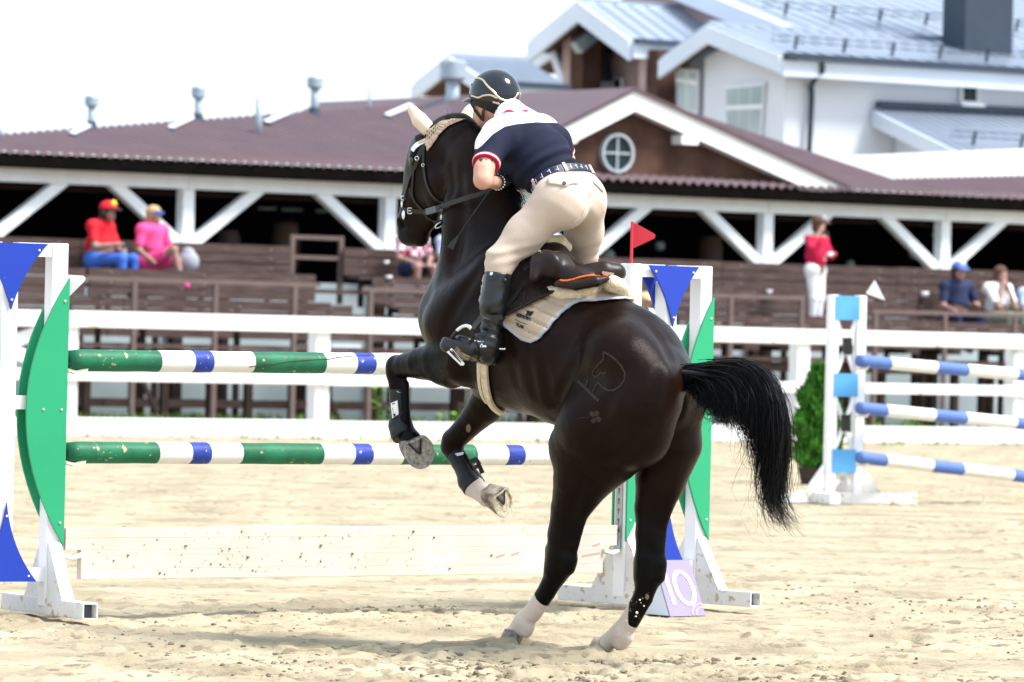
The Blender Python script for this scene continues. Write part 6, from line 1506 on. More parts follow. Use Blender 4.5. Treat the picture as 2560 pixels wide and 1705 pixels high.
def wing(base, wdir, label, out):
    """jump wing: base = ground point of the pole-side post, wdir = unit direction to the outer post"""
    root = thing('jump_wing', base, label, 'jump wing', 'wings of the striped pole jump')
    w = Vector(wdir).normalized(); f = out            # f: horizontal, faces the camera side of the wing
    PT = lambda a, z, d=0.0: base+w*a+UP*z+f*d
    hb = .04
    def post(a, z0, z1, nm='post'):
        m = MB(); m.obox(PT(a, (z0+z1)/2), w*hb, f*hb, UP*(z1-z0)/2); bevel(m.build(nm, M['white_clean'], root), .006)
    post(0, .06, 1.70); post(.49, .06, 1.70); post(.245, .22, 1.615)
    for z in (1.668, .205):
        m = MB(); m.obox(PT(.1225, z), w*.082, f*.032, UP*.031); m.build('cross_tube', M['white_clean'], root)
        m = MB(); m.obox(PT(.3675, z), w*.082, f*.032, UP*.031); m.build('cross_tube', M['white_clean'], root)
    for a in (.1225, .3675):
        m = MB(); m.obox(PT(a, .98), w*.082, f*.026, UP*.031); m.build('cross_tube', M['white_clean'], root)
    # feet: open square tubes with gussets
    for a in (0, .49):
        m = MB(); s_ = .034
        for (du, dz, wu, wz) in ((0, s_, s_, .003), (0, -s_, s_, .003), (s_, 0, .003, s_), (-s_, 0, .003, s_)):
            m.obox(PT(a, .062)+w*du+UP*dz, w*wu, f*.43, UP*wz)
        ft = m.build('foot', M['white_dirty'], root); ft['kind'] = 'stuff'
        m = MB(); m.obox(PT(a, .062), w*(s_-.004), f*.38, UP*(s_-.004)); m.build('foot_inside', M['tube_in'], ft)
        for s2 in (1, -1):
            g = [PT(a, .099, s2*.041), PT(a, .099, s2*.20), PT(a, .36, s2*.041)]
            m = MB(); m.prism([p-w*.03 for p in g], w*.06); m.build('gusset', M['white_dirty'], root)
    # panels on both faces
    for d in (.0425, -.0545):
        e = f*.012
        cres = [( -.042, 1.545)]+curve2((-.042, 1.545), (-.042, .335), .20, 18)[1:]
        cr1 = cres; cr2 = [(.49-(x), y) for x, y in cres]
        for c_ in (cr1, cr2):
            m = MB(); m.prism([PT(x, z, d) for x, z in c_], e); p = m.build('green_crescent_panel', M['green'], root)
            sx_ = 1 if c_ is cr1 else -1; ox = 0 if c_ is cr1 else .49
            if d > 0:
                for (x, z) in ((-.02, 1.44), (.075, .95), (-.015, .95), (-.02, .44)):
                    m = MB(); m.ball(PT(ox+sx_*x, z, d+.013), .006, seg=8, rings=4); m.build('rivet', M['rivet'], p)
        tri = [(.245-.175, 1.695), (.245+.175, 1.695)]+curve2((.245+.175, 1.695), (.245, 1.395), -.022)[1:]+curve2((.245, 1.395), (.245-.175, 1.695), -.022)[1:-1]
        m = MB(); m.prism([PT(x, z, d+.002) for x, z in tri], e); p = m.build('blue_panel', M['blue'], root)
        low = [(.245-.155, .175)]+curve2((.245-.155, .175), (.245, .53), .03)[0:0]+curve2((.245-.155, .175), (.245, .53), -.03)[1:]+curve2((.245, .53), (.245+.155, .175), -.03)[1:]
        m = MB(); m.prism([PT(x, z, d+.002) for x, z in low], e); p2 = m.build('blue_panel', M['blue'], root)
        if d > 0:
            for (x, z, q_) in ((.115, 1.665, p), (.375, 1.665, p), (.245, 1.44, p), (.245, .47, p2), (.13, .20, p2), (.36, .20, p2)):
                m = MB(); m.ball(PT(x, z, d+.015), .006, seg=8, rings=4); m.build('rivet', M['rivet'], q_)
    # keyhole strip on the pole side
    m = MB(); m.obox(PT(-.0445, .92), w*.003, f*.022, UP*.62); st = m.build('keyhole_strip', M['track'], root)
    m = MB()
    for k in range(24):
        z = .34+k*.05; c = PT(-.0480, z)
        m.add([c+f*(.008*math.cos(a))+UP*(.008*math.sin(a)) for a in np.linspace(0, 6.28, 9)[:-1]], [tuple(range(8))]); m.obox(c-UP*.012, w*.0002, f*.0035, UP*.010)
    m.build('keyholes', M['tube_in'], st)['kind'] = 'stuff'
    return root, PT, w, f
YL, YR = 22.45, 24.75
BLp = G(121, 1549); BRp = G(1558, 1523)
pdir = (BRp-BLp); pdir.z = 0; pdir.normalize()
wl_ = Vector((-.86, -.51, 0)).normalized(); wr_ = Vector((.73, .68, 0)).normalized()
fl_ = Vector((-wl_.y, wl_.x, 0)); fl_ = fl_ if fl_.y < 0 else -fl_
fr_ = Vector((-wr_.y, wr_.x, 0)); fr_ = fr_ if fr_.y < 0 else -fr_
BLp.z = 0; BRp.z = 0
_, PTL, _, _ = wing(BLp, wl_, 'green, blue and white jump wing cut off by the left picture edge', fl_)
_, PTR, _, _ = wing(BRp, wr_, 'green, blue and white jump wing half hidden behind the horse', fr_)
# flags
def flag(P0, mt, label, hw, wdir, rod, rodh):
    root = thing('jump_flag', P0, label, 'flag')
    if rod:
        m = MB(); m.tube([P0-UP*.02, P0+UP*rodh], .007, 8); m.build('rod', M[mt], root)
    q_ = P0+UP*(rodh-hw)
    pts = [q_+UP*hw, q_+wdir*.105+UP*(hw*.60), q_+wdir*.118+UP*(hw*.52), q_+wdir*.112+UP*(hw*.40), q_] if rod else [q_+UP*hw, q_+wdir*.086+UP*hw*.97, q_+wdir*.098+UP*hw*.88, q_+wdir*.092+UP*hw*.76, q_]
    m = MB(); m.prism([p for p in pts], FWD*.004); bevel(m.build('pennant', M[mt], root), .0015)
flag(PTR(-.03, 1.70, .03), 'red', 'small red pennant on a thin rod atop the right jump wing', .135, Vector((.97, -.2, 0)).normalized(), True, .205)
flag(PTL(-.042, 1.445, .0), 'white_clean', 'small white pennant on the side of the left jump wing', .122, Vector((.97, -.2, 0)).normalized(), False, .115)
# cups, poles and plank
def line_pt(px, py, a, b):                      # parameter along segment a-b seen at pixel column px
    best = 0
    lo_, hi_ = 0.0, 1.0
    for _ in range(40):
        mid = (lo_+hi_)/2
        if to_px(a.lerp(b, mid))[0] < px: lo_ = mid
        else: hi_ = mid
    return (lo_+hi_)/2
def pole(name, a, b, r, bands, label, group=None, seg=24, endcol=None, wob=.0):
    """bands: list of (column where it ends, material)"""
    root = thing(name, (a+b)/2, label, 'pole', group)
    d = (b-a).normalized(); u = d.cross(UP).normalized(); v = u.cross(d); t0 = 0.0
    for i, (px, mt) in enumerate(bands):
        t1 = 1.0 if px is None else line_pt(px, 0, a, b)
        m = MB(); n = 6 if i else 9
        ts = [t0+(t1-t0)*k/n for k in range(n+1)]; vs = []
        for j, t in enumerate(ts):
            rr = r*(1+.012*math.sin(t*37)+.01*math.sin(t*91))*(0.9 if (i == 0 and j == 0) else 1)
            vs += [a.lerp(b, t)+(u*math.cos(2*math.pi*k/seg)+v*math.sin(2*math.pi*k/seg))*rr for k in range(seg)]
        fs = [(j*seg+k, (j+1)*seg+k, (j+1)*seg+(k+1) % seg, j*seg+(k+1) % seg) for j in range(n) for k in range(seg)]
        if i == 0: fs.append(tuple(range(seg)))
        if i == len(bands)-1: fs.append(tuple(range(n*seg+seg-1, n*seg-1, -1)))
        m.add(vs, fs); m.build('painted_band', M[mt], root, True); t0 = t1
    return root
def ends(pxL, pyL, zR, Loff=.05, aR=-.075):
    a = PTL(-.07, 0); zl_ = hit(pxL, pyL, a, FWD).z; A_ = Vector((a.x, a.y, zl_)); b = PTR(aR, 0); return A_, Vector((b.x, b.y, zR))
g, w_, b_ = 'pole_green', 'pole_white', 'pole_blue'
A1, B1 = ends(180, 901, hit(1540, 915, PTR(-.07, 0), FWD).z)
pole('striped_pole', A1, B1, .0500, [(392, g), (475, w_), (522, b_), (625, w_), (803, g), (880, w_), (927, b_), (1005, w_), (1180, g), (1262, w_), (1306, b_), (1380, w_), (None, g)], 'upper green, white and blue striped pole with a long crack')
A2, B2 = ends(170, 1131, hit(1540, 1139, PTR(-.07, 0), FWD).z)
pole('striped_pole', A2, B2, .0495, [(387, g), (468, w_), (516, b_), (595, w_), (797, g), (875, w_), (920, b_), (997, w_), (1180, g), (1258, w_), (1300, b_), (1378, w_), (None, g)], 'lower green, white and blue striped pole under the horse forelegs')
M['crack'] = mat('dark_crack', (0.05, 0.035, 0.02), 0.9)
cr = [Vector((x, y, 0)) for x, y in ((610, 917), (640, 913), (672, 910), (700, 905), (730, 902), (770, 899), (806, 898), (830, 893), (870, 890), (915, 889))]
dlt = (B1-A1).normalized(); pts = []
for v in cr:
    t = line_pt(v.x, 0, A1, B1); c = A1.lerp(B1, t); dy = (to_px(c)[1]-v.y)*c.y/FPX; u = dlt.cross(UP).normalized(); u = u if u.y < 0 else -u
    dy = max(-.045, min(.045, dy)); pts.append((c+UP*dy+u*math.sqrt(max(1e-6, .0505**2-dy*dy)), u))
m = MB(); m.ribbon([p for p, n in pts], [n for p, n in pts], .0045, .0012)
crk = m.build('crack', M['crack'], None); pr_ = [o for o in COL.objects if o.name == 'striped_pole'][0]
crk.data.transform(Matrix.Translation(-pr_.location)); crk.parent = pr_
def cup(PT, z, w, f, label):
    c = PT(-.05, z); root = thing('jump_cup', c, label, 'jump cup', 'cream cups holding the poles and plank')
    m = MB(); m.obox(c-w*.004, w*.004, f*.02, UP*.045); m.build('plate', M['galv'], root)
    pts = [c-w*.008-UP*.052+UP*.0, c-w*.05-UP*.062, c-w*.105-UP*.052, c-w*.112-UP*.030, c-w*.10-UP*.030, c-w*.05-UP*.046, c-w*.008-UP*.036]
    m = MB(); m.prism([p-f*.026 for p in pts], f*.052); bevel(m.build('tongue', M['cup'], root), .003)
for z, lb in ((A1.z, 'upper'), (A2.z, 'lower')):
    cup(PTL, z-.0, wl_, fl_, 'cream jump cup on the left wing under the %s striped pole end' % lb)
cup(PTR, B1.z, wr_, fr_, 'cream jump cup on the right wing under the upper pole, behind horse'); cup(PTR, B2.z, wr_, fr_, 'cream jump cup on the right wing under the lower pole, behind horse')
def plank():
    zt_, zb_ = hit(165, 1320, PTL(-.06, 0), FWD).z, hit(205, 1450, PTL(-.06, 0), FWD).z
    a = PTL(-.055, 0); b = PTR(-.055, 0); d = (b-a); L_ = d.length; d.normalize(); nrm = d.cross(UP).normalized(); nrm = nrm if nrm.y < 0 else -nrm
    root = thing('jump_plank', (a+b)/2+UP*zb_, 'white wooden plank with scuffs hanging low under the striped poles', 'plank')
    M['plank'] = mat('scuffed_white_board', (0.56, 0.475, 0.41), 0.6, 0.05, 2.5, 0.1, 30, col2=(0.64, 0.565, 0.505), dirt=((0.58, 0.44, 0.36), 6.0, 0.64))
    n = 5; h = (zt_-zb_)
    zs = [zb_, zb_+h*.20, zb_+h*.46, zb_+h*.575, zb_+h*.80, zt_]
    for i in range(n):
        ins = .0 if zs[i] > zb_+h*.5 else .085
        z0, z1 = zs[i]+.0001, zs[i+1]-.0001
        m = MB(); c0 = a+d*(.012+ins); c1 = a+d*(L_-.012-ins); cc = (c0+c1)/2
        m.obox(cc+UP*(z0+z1)/2, d*(c1-c0).length/2, nrm*.018, UP*(z1-z0)/2); bevel(m.build('board', M['plank'], root), .0012 if 0 < i < n-1 else .002)
    pp_, ss_ = [], []
    for i in range(130):
        t = np.clip(rs.normal(.33, .16), .05, .95) if rs.rand() < .7 else rs.uniform(.05, .95); p = a+d*(L_*t)+UP*rs.uniform(zb_+.02, zt_-.02)+nrm*.019; pp_.append(tuple(p)); ss_.append(.0025+.006*rs.rand()**4)
    o = lumps('sand_splash', pp_, ss_, M['clod']); o.data.transform(Matrix.Translation(-root.location)); o.parent = root
    m = MB(); 
    for (x0, y0, x1, y1) in ((1240, 1393, 1262, 1386), (1278, 1388, 1298, 1381), (1455, 1390, 1500, 1382), (1482, 1365, 1500, 1358)):
        q0 = hit(x0, y0, a+nrm*.0195, nrm); q1 = hit(x1, y1, a+nrm*.0195, nrm); m.ribbon([q0, q1], [nrm, nrm], .006, .0006)
    m.build('scuff', mat('red_scuff', (0.60, 0.25, 0.24), 0.7), root)['kind'] = 'stuff'
    cup(PTL, zb_+h*.5+.035, wl_, fl_, 'cream jump cup on the left wing holding the white plank'); cup(PTR, zb_+h*.5+.035, wr_, fr_, 'cream jump cup on the right wing holding the white plank')
plank()
# number marker "10": small lilac A-frame
def marker():
    M['lilac'] = mat('lilac_board', (0.24, 0.20, 0.33), 0.5, 0.05, 4.0); M['pinkring'] = mat('pink_print', (0.75, 0.30, 0.48), 0.5)
    b0, b1 = G(1676, 1541), G(1764, 1539); w = (b1-b0); W_ = w.length; w.normalize(); f = Vector((w.y, -w.x, 0)); f = f if f.y < 0 else -f
    Hh = .262; top = -f*.15+UP*Hh; top = top
    root = thing('number_marker', (b0+b1)/2-f*.12, 'lilac number board reading 10 at the foot of the right jump wing', 'sign')
    tl, tr = b0+top+w*.02, b1+top+w*.02
    m = MB(); nn = (b1-b0).cross(top).normalized(); nn = nn if nn.y < 0 else -nn
    m.prism([b0, b1, tr, tl], -nn*.006); bd = m.build('board', M['lilac'], root)
    b2, b3 = b0+top*0-f*.27, b1-f*.27
    m = MB(); m.prism([b2, b3, tr-f*.007, tl-f*.007], -f*.004); m.build('back_board', M['lilac'], root)
    m = MB(); m.prism([b0-f*.01+UP*.002, b2+f*.01+UP*.002, tl-UP*.012-f*.003], w*.004); m.build('side_board', M['fascia'], root)
    up_ = top.normalized(); Q_ = lambda x, y: b0+w*(x*W_)+top*y+nn*.0015
    def stroke(pts, wd, mt, nm):
        c_ = poly_curve([Q_(x, y) for x, y in pts], 4); m = MB(); m.ribbon(c_, [nn]*len(c_), wd, .0015); m.build(nm, M[mt], bd)
    stroke([(.08, .70), (.23, .80), (.23, .50), (.23, .20)], .022, 'white_clean', 'digit_one')
    ell = [(.66+.24*math.cos(a), .50+.29*math.sin(a)) for a in np.linspace(0, 2*math.pi, 15)]
    stroke(ell, .022, 'white_clean', 'digit_zero')
    for r_ in (.20, .28):
        stroke([(1.0-r_*1.3*math.cos(a), 0.0+r_*.75*math.sin(a)) for a in np.linspace(0.05, math.pi/2, 6)], .007, 'pinkring', 'printed_ring')
marker()
# ---- blue and white jump further back
def far_wing():
    b = G(2040, 1258); b.z = 0
    Yb = b.y; sc_ = FPX/Yb
    x = lambda px: (px-2040)/sc_; z = lambda py: (1262-py)/sc_
    e = Vector((.93, .36, 0)).normalized(); f = Vector((e.y, -e.x, 0))
    k = 1/ e.x
    root = thing('jump_wing', b, 'slim white jump wing with three light blue squares right of the horse tail', 'jump wing')
    PT = lambda a, zz, d=0: b+e*a+UP*zz+f*d
    aL, aR = x(2084-12)*k, x(2146-4)*k
    hgt = 1.735
    for a in (aL, aR):
        m = MB(); m.obox(PT(a, hgt/2+.03), e*.042, f*.042, UP*(hgt/2-.03)); bevel(m.build('post', M['white_clean'], root), .008)
        for s_ in (1, -1):
            m = MB(); m.prism([PT(a+s_*.043, .10, -.02), PT(a+s_*.22, .10, -.02), PT(a+s_*.043, .34, -.02)], f*.04); m.build('gusset', M['white_dirty'], root)
    ac = (aL+aR)/2; hw = (aR-aL)/2
    m = MB(); m.obox(PT(ac+.05, .05), e*.62, f*.04, UP*.045); m.build('foot', M['white_dirty'], root)
    m = MB(); m.obox(PT(ac-.25, .05), e*.045, f*.40, UP*.043); m.build('foot', M['white_dirty'], root)
    for py0, py1 in ((742, 802), (936, 994), (1126, 1184)):
        z0, z1 = z(py1), z(py0); m = MB(); m.obox(PT(ac-.012, (z0+z1)/2, .046), e*(hw-.015), f*.004, UP*(z1-z0)/2); m.build('light_blue_square', M['sky_blue'], root)
    for (zt_, zb_) in ((z(805), z(930)), (z(998), z(1122))):
        for s_ in (1, -1):
            m = MB(); m.bar(PT(ac-s_*(hw-.045), zb_, .01*s_), PT(ac+s_*(hw-.045), zt_, .01*s_), .025, .035, f); m.build('cross_brace', M['white_clean'], root)
        m = MB(); m.obox(PT(ac, (zt_+zb_)/2, .03), e*.035, f*.02, UP*.07); m.build('brace_clamp', M['strap'], root)
    m = MB(); m.obox(PT(aR+.046, .85, .0), e*.004, f*.03, UP*.60); m.build('keyhole_strip', M['track'], root)
    fb = PT(aR+.02, z(720), 0)
    fl = thing('jump_flag', fb, 'white triangular pennant on top of the slim blue and white wing', 'flag')
    m = MB(); m.prism([P(2165, 733, Yb), P(2187, 700, Yb), P(2213, 751, Yb)], FWD*.008); m.build('pennant', M['white_clean'], fl)
    bl, wh = 'pole_sky', 'pole_white'
    for i, (yl, yr, bands, lb) in enumerate(((902, 938, [(2222, bl), (2337, wh), (2415, bl), (2538, wh), (None, bl)], 'top blue and white pole of the far jump'), (1020, 1060, [(2213, bl), (2332, wh), (2411, bl), (2535, wh), (None, bl)], 'middle blue and white pole of the far jump'), (1143, 1192, [(2212, bl), (2327, wh), (2404, bl), (2528, wh), (None, bl)], 'lowest blue and white pole of the far jump'))):
        a_ = P(2146, yl, Yb-.12); b_ = P(2660, yr+(yr-yl)*.22, Yb+1.2); pole('striped_pole', a_, b_, .053, bands, lb, None, 18)
        c = P(2150, yl+17, Yb-.1); cu = thing('jump_cup', c, 'cream jump cup under the %s' % lb.replace(' of the far jump', ' of the slim wing'), 'jump cup')
        m = MB(); m.prism([c-CR*.03, c+CR*.05+CU*.0, c+CR*.085+CU*.02, c+CR*.06-CU*.022, c-CR*.03-CU*.025], FWD*.05); m.build('tongue', M['cup'], cu)
far_wing()
a_, b_ = P(2528, 1320, 38.2), P(2700, 1326, 39.0)
pole('ground_pole', a_, b_, .045, [(2545, 'pole_white'), (2557, 'pole_sky'), (None, 'pole_white')], 'end of a blue and white pole lying at the right picture edge')

# ---- conifer in a pot behind the slim wing
def thuja():
    b = G(2045, 1212); b.z = 0; sc_ = FPX/b.y; h = (1212-925)/sc_; wd = 118/sc_
    root = thing('conifer', b, 'bright green young conifer in a pot behind the slim blue and white wing', 'conifer')
    m = MB(); m.tube([b, b+UP*.16], [.16, .20], 14); m.build('pot', M['terracotta'], root)
    m = MB(); m.tube([b+UP*.1, b+UP*h*.7], [.04, .015], 8); m.build('trunk', M['dark_wood'], root)
    M['thuja'] = mat('conifer_sprays', (0.030, 0.15, 0.018), 0.6, 0.5, 9.0, col2=(0.085, 0.30, 0.030))
    r_ = np.random.RandomState(4); vs, fs = [], []
    for i in range(5200):
        v = r_.rand()**.8; z = .14+(h-.14)*v; prof = wd/2*(math.sin(min(1, (1-v)*1.25+.06)*math.pi/2)**.8)*(.75+.25*math.sin(v*9+1)**2)*(1 if v > .12 else .6+v*3.3)
        a = r_.uniform(0, 6.283); lump = 1+.30*math.sin(a*5+v*17)+.20*math.sin(a*9-v*31); rr = prof*lump*(1-.55*r_.rand()**2.2)
        c = b+Vector((math.cos(a)*rr, math.sin(a)*rr, z)); d = Vector((math.cos(a)*.5+r_.normal(0, .3), math.sin(a)*.5+r_.normal(0, .3), 1)).normalized(); s_ = d.cross(Vector((r_.normal(), r_.normal(), r_.normal()))).normalized()
        L_ = .05+.07*r_.rand(); w2 = .010+.010*r_.rand(); o = len(vs)
        vs += [c-s_*w2*.4, c+d*L_*.5-s_*w2, c+d*L_, c+d*L_*.5+s_*w2, c+s_*w2*.4]; fs += [(o, o+1, o+2, o+3, o+4)]
    mesh_obj('crown', vs, fs, M['thuja'], root)
thuja()
# weeds beside the fence behind the near foreleg
def weed(px, py, h, label, n=40, seed=1):
    p = S(px, py, 1.2); p.z = -.02; root = thing('weed', p, label, 'weed', 'weeds behind the fence'); r_ = np.random.RandomState(seed); vs, fs = [], []; m = MB()
    for k in range(5):
        q_ = p+Vector((r_.normal(0, .07), r_.normal(0, .07), 0)); t = q_+Vector((r_.normal(0, .08), r_.normal(0, .08), h*(.7+.3*r_.rand()))); m.tube([q_, q_.lerp(t, .5), t], .008, 5)
        for i in range(n//5):
            c = q_.lerp(t, .2+.8*r_.rand()); d = Vector((r_.normal(), r_.normal(), .4)).normalized(); s_ = d.cross(UP).normalized(); L_ = .10+.10*r_.rand(); o = len(vs)
            vs += [c, c+d*L_*.5+s_*L_*.22, c+d*L_, c+d*L_*.5-s_*L_*.22]; fs.append((o, o+1, o+2, o+3))
    m.build('stem', M['grass'], root); mesh_obj('leaves', vs, fs, M['weed'] if 'weed' in M else M.setdefault('weed', mat('weed_leaves', (0.16, 0.32, 0.03), 0.6, 0.3, 5.0)), root)['kind'] = 'stuff'
weed(965, 1085, .95, 'tall bright green weed behind the fence left of the near foreleg', 60, 2)
weed(1140, 1088, .45, 'low bright weed behind the fence between the forelegs', 36, 3)
weed(2255, 1105, .40, 'low weed behind the fence under the far jump poles', 40, 5)
# ================================================================== SPECTATORS
def person(name_label, hip, facing, scale, joints, clothes, hair, cap=None, group=None):
    """hip: world point of the hip centre; facing: horizontal unit vector; joints in metres (x right, y forward, z up) from the hip"""
    fy = Vector(facing).normalized(); fx = fy.cross(UP); 
    Wp = lambda j: hip+(fx*j[0]+fy*j[1]+UP*j[2])*scale
    J = {k: Wp(v) for k, v in joints.items()}
    root = thing('person', hip, name_label, 'person', group)
    pr = []
    def add(t, a, b, ra, rb, k=.03): pr.append((t, J[a] if isinstance(a, str) else a, J[b] if isinstance(b, str) else b, ra*scale, rb*scale, k))
    fat = joints.get('fat', (1, 0, 0))[0]; J.pop('fat', None)
    mid = J['hip'].lerp(J['chest'], .45)
    add('pelvis', 'hipL', 'hipR', .115*fat, .115*fat, .05); add('torso', 'hip', mid, .130*fat, .145*fat, .05); add('torso', mid, 'chest', .145*fat, .135, .05)
    add('torso', 'shL', 'shR', .078, .078, .05); add('neck', 'chest', 'head', .055, .05, .03)
    for s_ in 'LR':
        add('arm', 'sh'+s_, 'el'+s_, .058, .046); add('fore', 'el'+s_, 'ha'+s_, .043, .032); d = (J['ha'+s_]-J['el'+s_]).normalized(); add('hand', J['ha'+s_], J['ha'+s_]+d*.07*scale, .034, .026, .02)
        add('thigh', 'hip'+s_, 'kn'+s_, .095, .062); add('shin', 'kn'+s_, 'an'+s_, .058, .040); add('foot', 'an'+s_, 'to'+s_, .046, .036, .02)
    hd = J['head']; add('head', hd, hd-UP*.045*scale+fy*.02*scale, .098, .080, .03); add('head', hd+fy*.105*scale-UP*.03*scale, hd+fy*.10*scale-UP*.045*scale, .016, .018, .02)
    add('head', hd-UP*.10*scale+fy*.06*scale, hd-UP*.10*scale+fy*.05*scale, .045, .04, .03)
    for s_ in (1, -1): add('head', hd+fx*s_*.098*scale-UP*.01*scale, hd+fx*s_*.098*scale-UP*.04*scale, .016, .012, .01)
    al = [p[1] for p in pr]+[p[2] for p in pr]; lo_ = np.array([min(p[i] for p in al) for i in range(3)])-.26; hi_ = np.array([max(p[i] for p in al) for i in range(3)])+.26
    f = field(pr, {p[0] for p in pr}, -.004, lo_, hi_, .016)
    V, Q = f.mesh(0, 2); mesh_obj('body', V, Q, M['skin'], root, True)
    for (nm, tags_, off, mt, cut) in clothes:
        f = field(pr, tags_, off, lo_, hi_, .016)
        if cut:
            X, Y, Z = [a for a in np.meshgrid(*f.ax, indexing='ij', sparse=True)]
            for (a, b, t) in cut:
                q_ = J[a].lerp(J[b], t); d = (J[b]-J[a]).normalized(); pl_ = (X-q_.x)*d.x+(Y-q_.y)*d.y+(Z-q_.z)*d.z
                near = np.sqrt((X-q_.x)**2+(Y-q_.y)**2+(Z-q_.z)**2) < .34*scale if a[:2] != 'ne' else True
                f.F = np.where(near, np.maximum(f.F, pl_), f.F).astype(np.float32)
        V, Q = f.mesh(0, 2)
        if len(V): mesh_obj(nm, V, Q, M[mt], root, True)
    if hair:
        f = SDF(np.array(hd)-.22, np.array(hd)+.22, .016); f.cap(hd+UP*.012*scale-fy*.012*scale, hd-UP*.05*scale-fy*.03*scale, .108*scale, .092*scale, .02)
        f.cap(hd+fy*.10*scale-UP*.06*scale, hd+fy*.12*scale-UP*.10*scale, .085*scale, .09*scale, .02, None, 'sub'); V, Q = f.mesh(0, 2); mesh_obj('hair', V, Q, M[hair], root, True)
    if cap:
        vs, fs = [], []; n, r_ = 20, 7
        for i in range(r_+1):
            v = math.pi/2*i/r_
            for k in range(n): u = 2*math.pi*k/n; vs.append(hd+UP*(.025+.105*math.sin(v))*scale+(fy*math.cos(u)*.122+fx*math.sin(u)*.112)*math.cos(v)*scale)
        fs = [(i*n+k, i*n+(k+1) % n, (i+1)*n+(k+1) % n, (i+1)*n+k) for i in range(r_) for k in range(n)]
        o = mesh_obj(cap.get('name', 'cap'), vs, fs, M[cap['mat']], root, True)
        m = MB(); c = hd+UP*.03*scale; w = .085*scale; out = cap.get('brim', .17)*scale
        m.prism([c+fy*.10*scale+fx*w, c+fy*out+fx*w*.8-UP*.025*scale, c+fy*(out+.03*scale)-UP*.03*scale, c+fy*out-fx*w*.8-UP*.025*scale, c+fy*.10*scale-fx*w], UP*.010); m.build('cap_peak', M[cap.get('peak', cap['mat'])], o)
        if cap.get('front'):
            m = MB(); m.ball(hd+UP*.085*scale+fy*.085*scale, .062*scale, .03*scale, .048*scale, axes=(fx, fy, UP)); m.build('cap_front', M[cap['front']], o, True)
    return root, J, fx, fy
for nm, c in (('red_cloth', (0.60, 0.012, 0.025)), ('pink_cloth', (0.80, 0.075, 0.26)), ('jeans', (0.045, 0.13, 0.50)), ('yellow', (0.75, 0.52, 0.05)), ('navy_cloth', (0.016, 0.024, 0.07)), ('white_cloth', (0.80, 0.80, 0.84)), ('green_cloth', (0.24, 0.30, 0.25)), ('crimson_cloth', (0.48, 0.010, 0.06)), ('pale_blue_cloth', (0.42, 0.52, 0.72)), ('blue_cloth', (0.08, 0.14, 0.42)), ('bag_cloth', (0.30, 0.33, 0.38)), ('straw', (0.60, 0.45, 0.24)), ('dark_hair', (0.035, 0.022, 0.018)), ('blond_hair', (0.45, 0.30, 0.16)), ('brown_hair', (0.10, 0.05, 0.03)), ('shades', (0.03, 0.10, 0.35))):
    M[nm] = mat(nm, c, 0.75 if nm != 'shades' else 0.15, 0.1, 6.0)
M['plaid'] = mat('red_blue_white_check', (0.50, 0.46, 0.55), 0.8)
nt = M['plaid'].node_tree; ck = nt.nodes.new('ShaderNodeTexChecker'); ck.inputs['Scale'].default_value = 11; ck.inputs['Color1'].default_value = (0.35, 0.03, 0.06, 1); ck.inputs['Color2'].default_value = (0.66, 0.62, 0.74, 1)
tcn = nt.nodes.new('ShaderNodeTexCoord'); nt.links.new(tcn.outputs['Object'], ck.inputs['Vector']); nt.links.new(ck.outputs['Color'], nt.nodes['Principled BSDF'].inputs['Base Color'])
def seated(**kw):
    j = dict(hip=(0, 0, 0), hipL=(-.10, 0, -.01), hipR=(.10, 0, -.01), chest=(0, .02, .40), shL=(-.19, .02, .43), shR=(.19, .02, .43), head=(0, .06, .66), elL=(-.27, .10, .16), elR=(.27, .10, .16), haL=(-.12, .34, .12), haR=(.12, .34, .12),
             knL=(-.14, .44, .02), knR=(.14, .44, .02), anL=(-.14, .46, -.40), anR=(.14, .46, -.40), toL=(-.15, .62, -.44), toR=(.15, .62, -.44)); j.update(kw); return j
facing = lambda deg: (Matrix.Rotation(math.radians(deg), 3, 'Z') @ (-SN))
SHIRT = [('shirt', {'torso', 'arm', 'pelvis'}, .014, None, [('shL', 'elL', .78), ('shR', 'elR', .78), ('hip', 'chest', 5.0)])]
def outfit(shirt, trousers, shoes, long_=True, dress=False, longsleeve=False):
    c = [('shirt', {'torso', 'arm'} | ({'fore'} if longsleeve else set()), .016, shirt, [('shL', 'elL', .80), ('shR', 'elR', .80)] if not longsleeve else [('chest', 'head', .30)])]
    c.append(('dress_skirt' if dress else 'trousers' if long_ else 'shorts', {'pelvis', 'thigh'} | ({'shin'} if long_ else set()), .010, trousers, None if long_ else [('hipL', 'knL', .86), ('hipR', 'knR', .86)]))
    c.append(('shoes', {'foot'}, .008, shoes, None)); return c
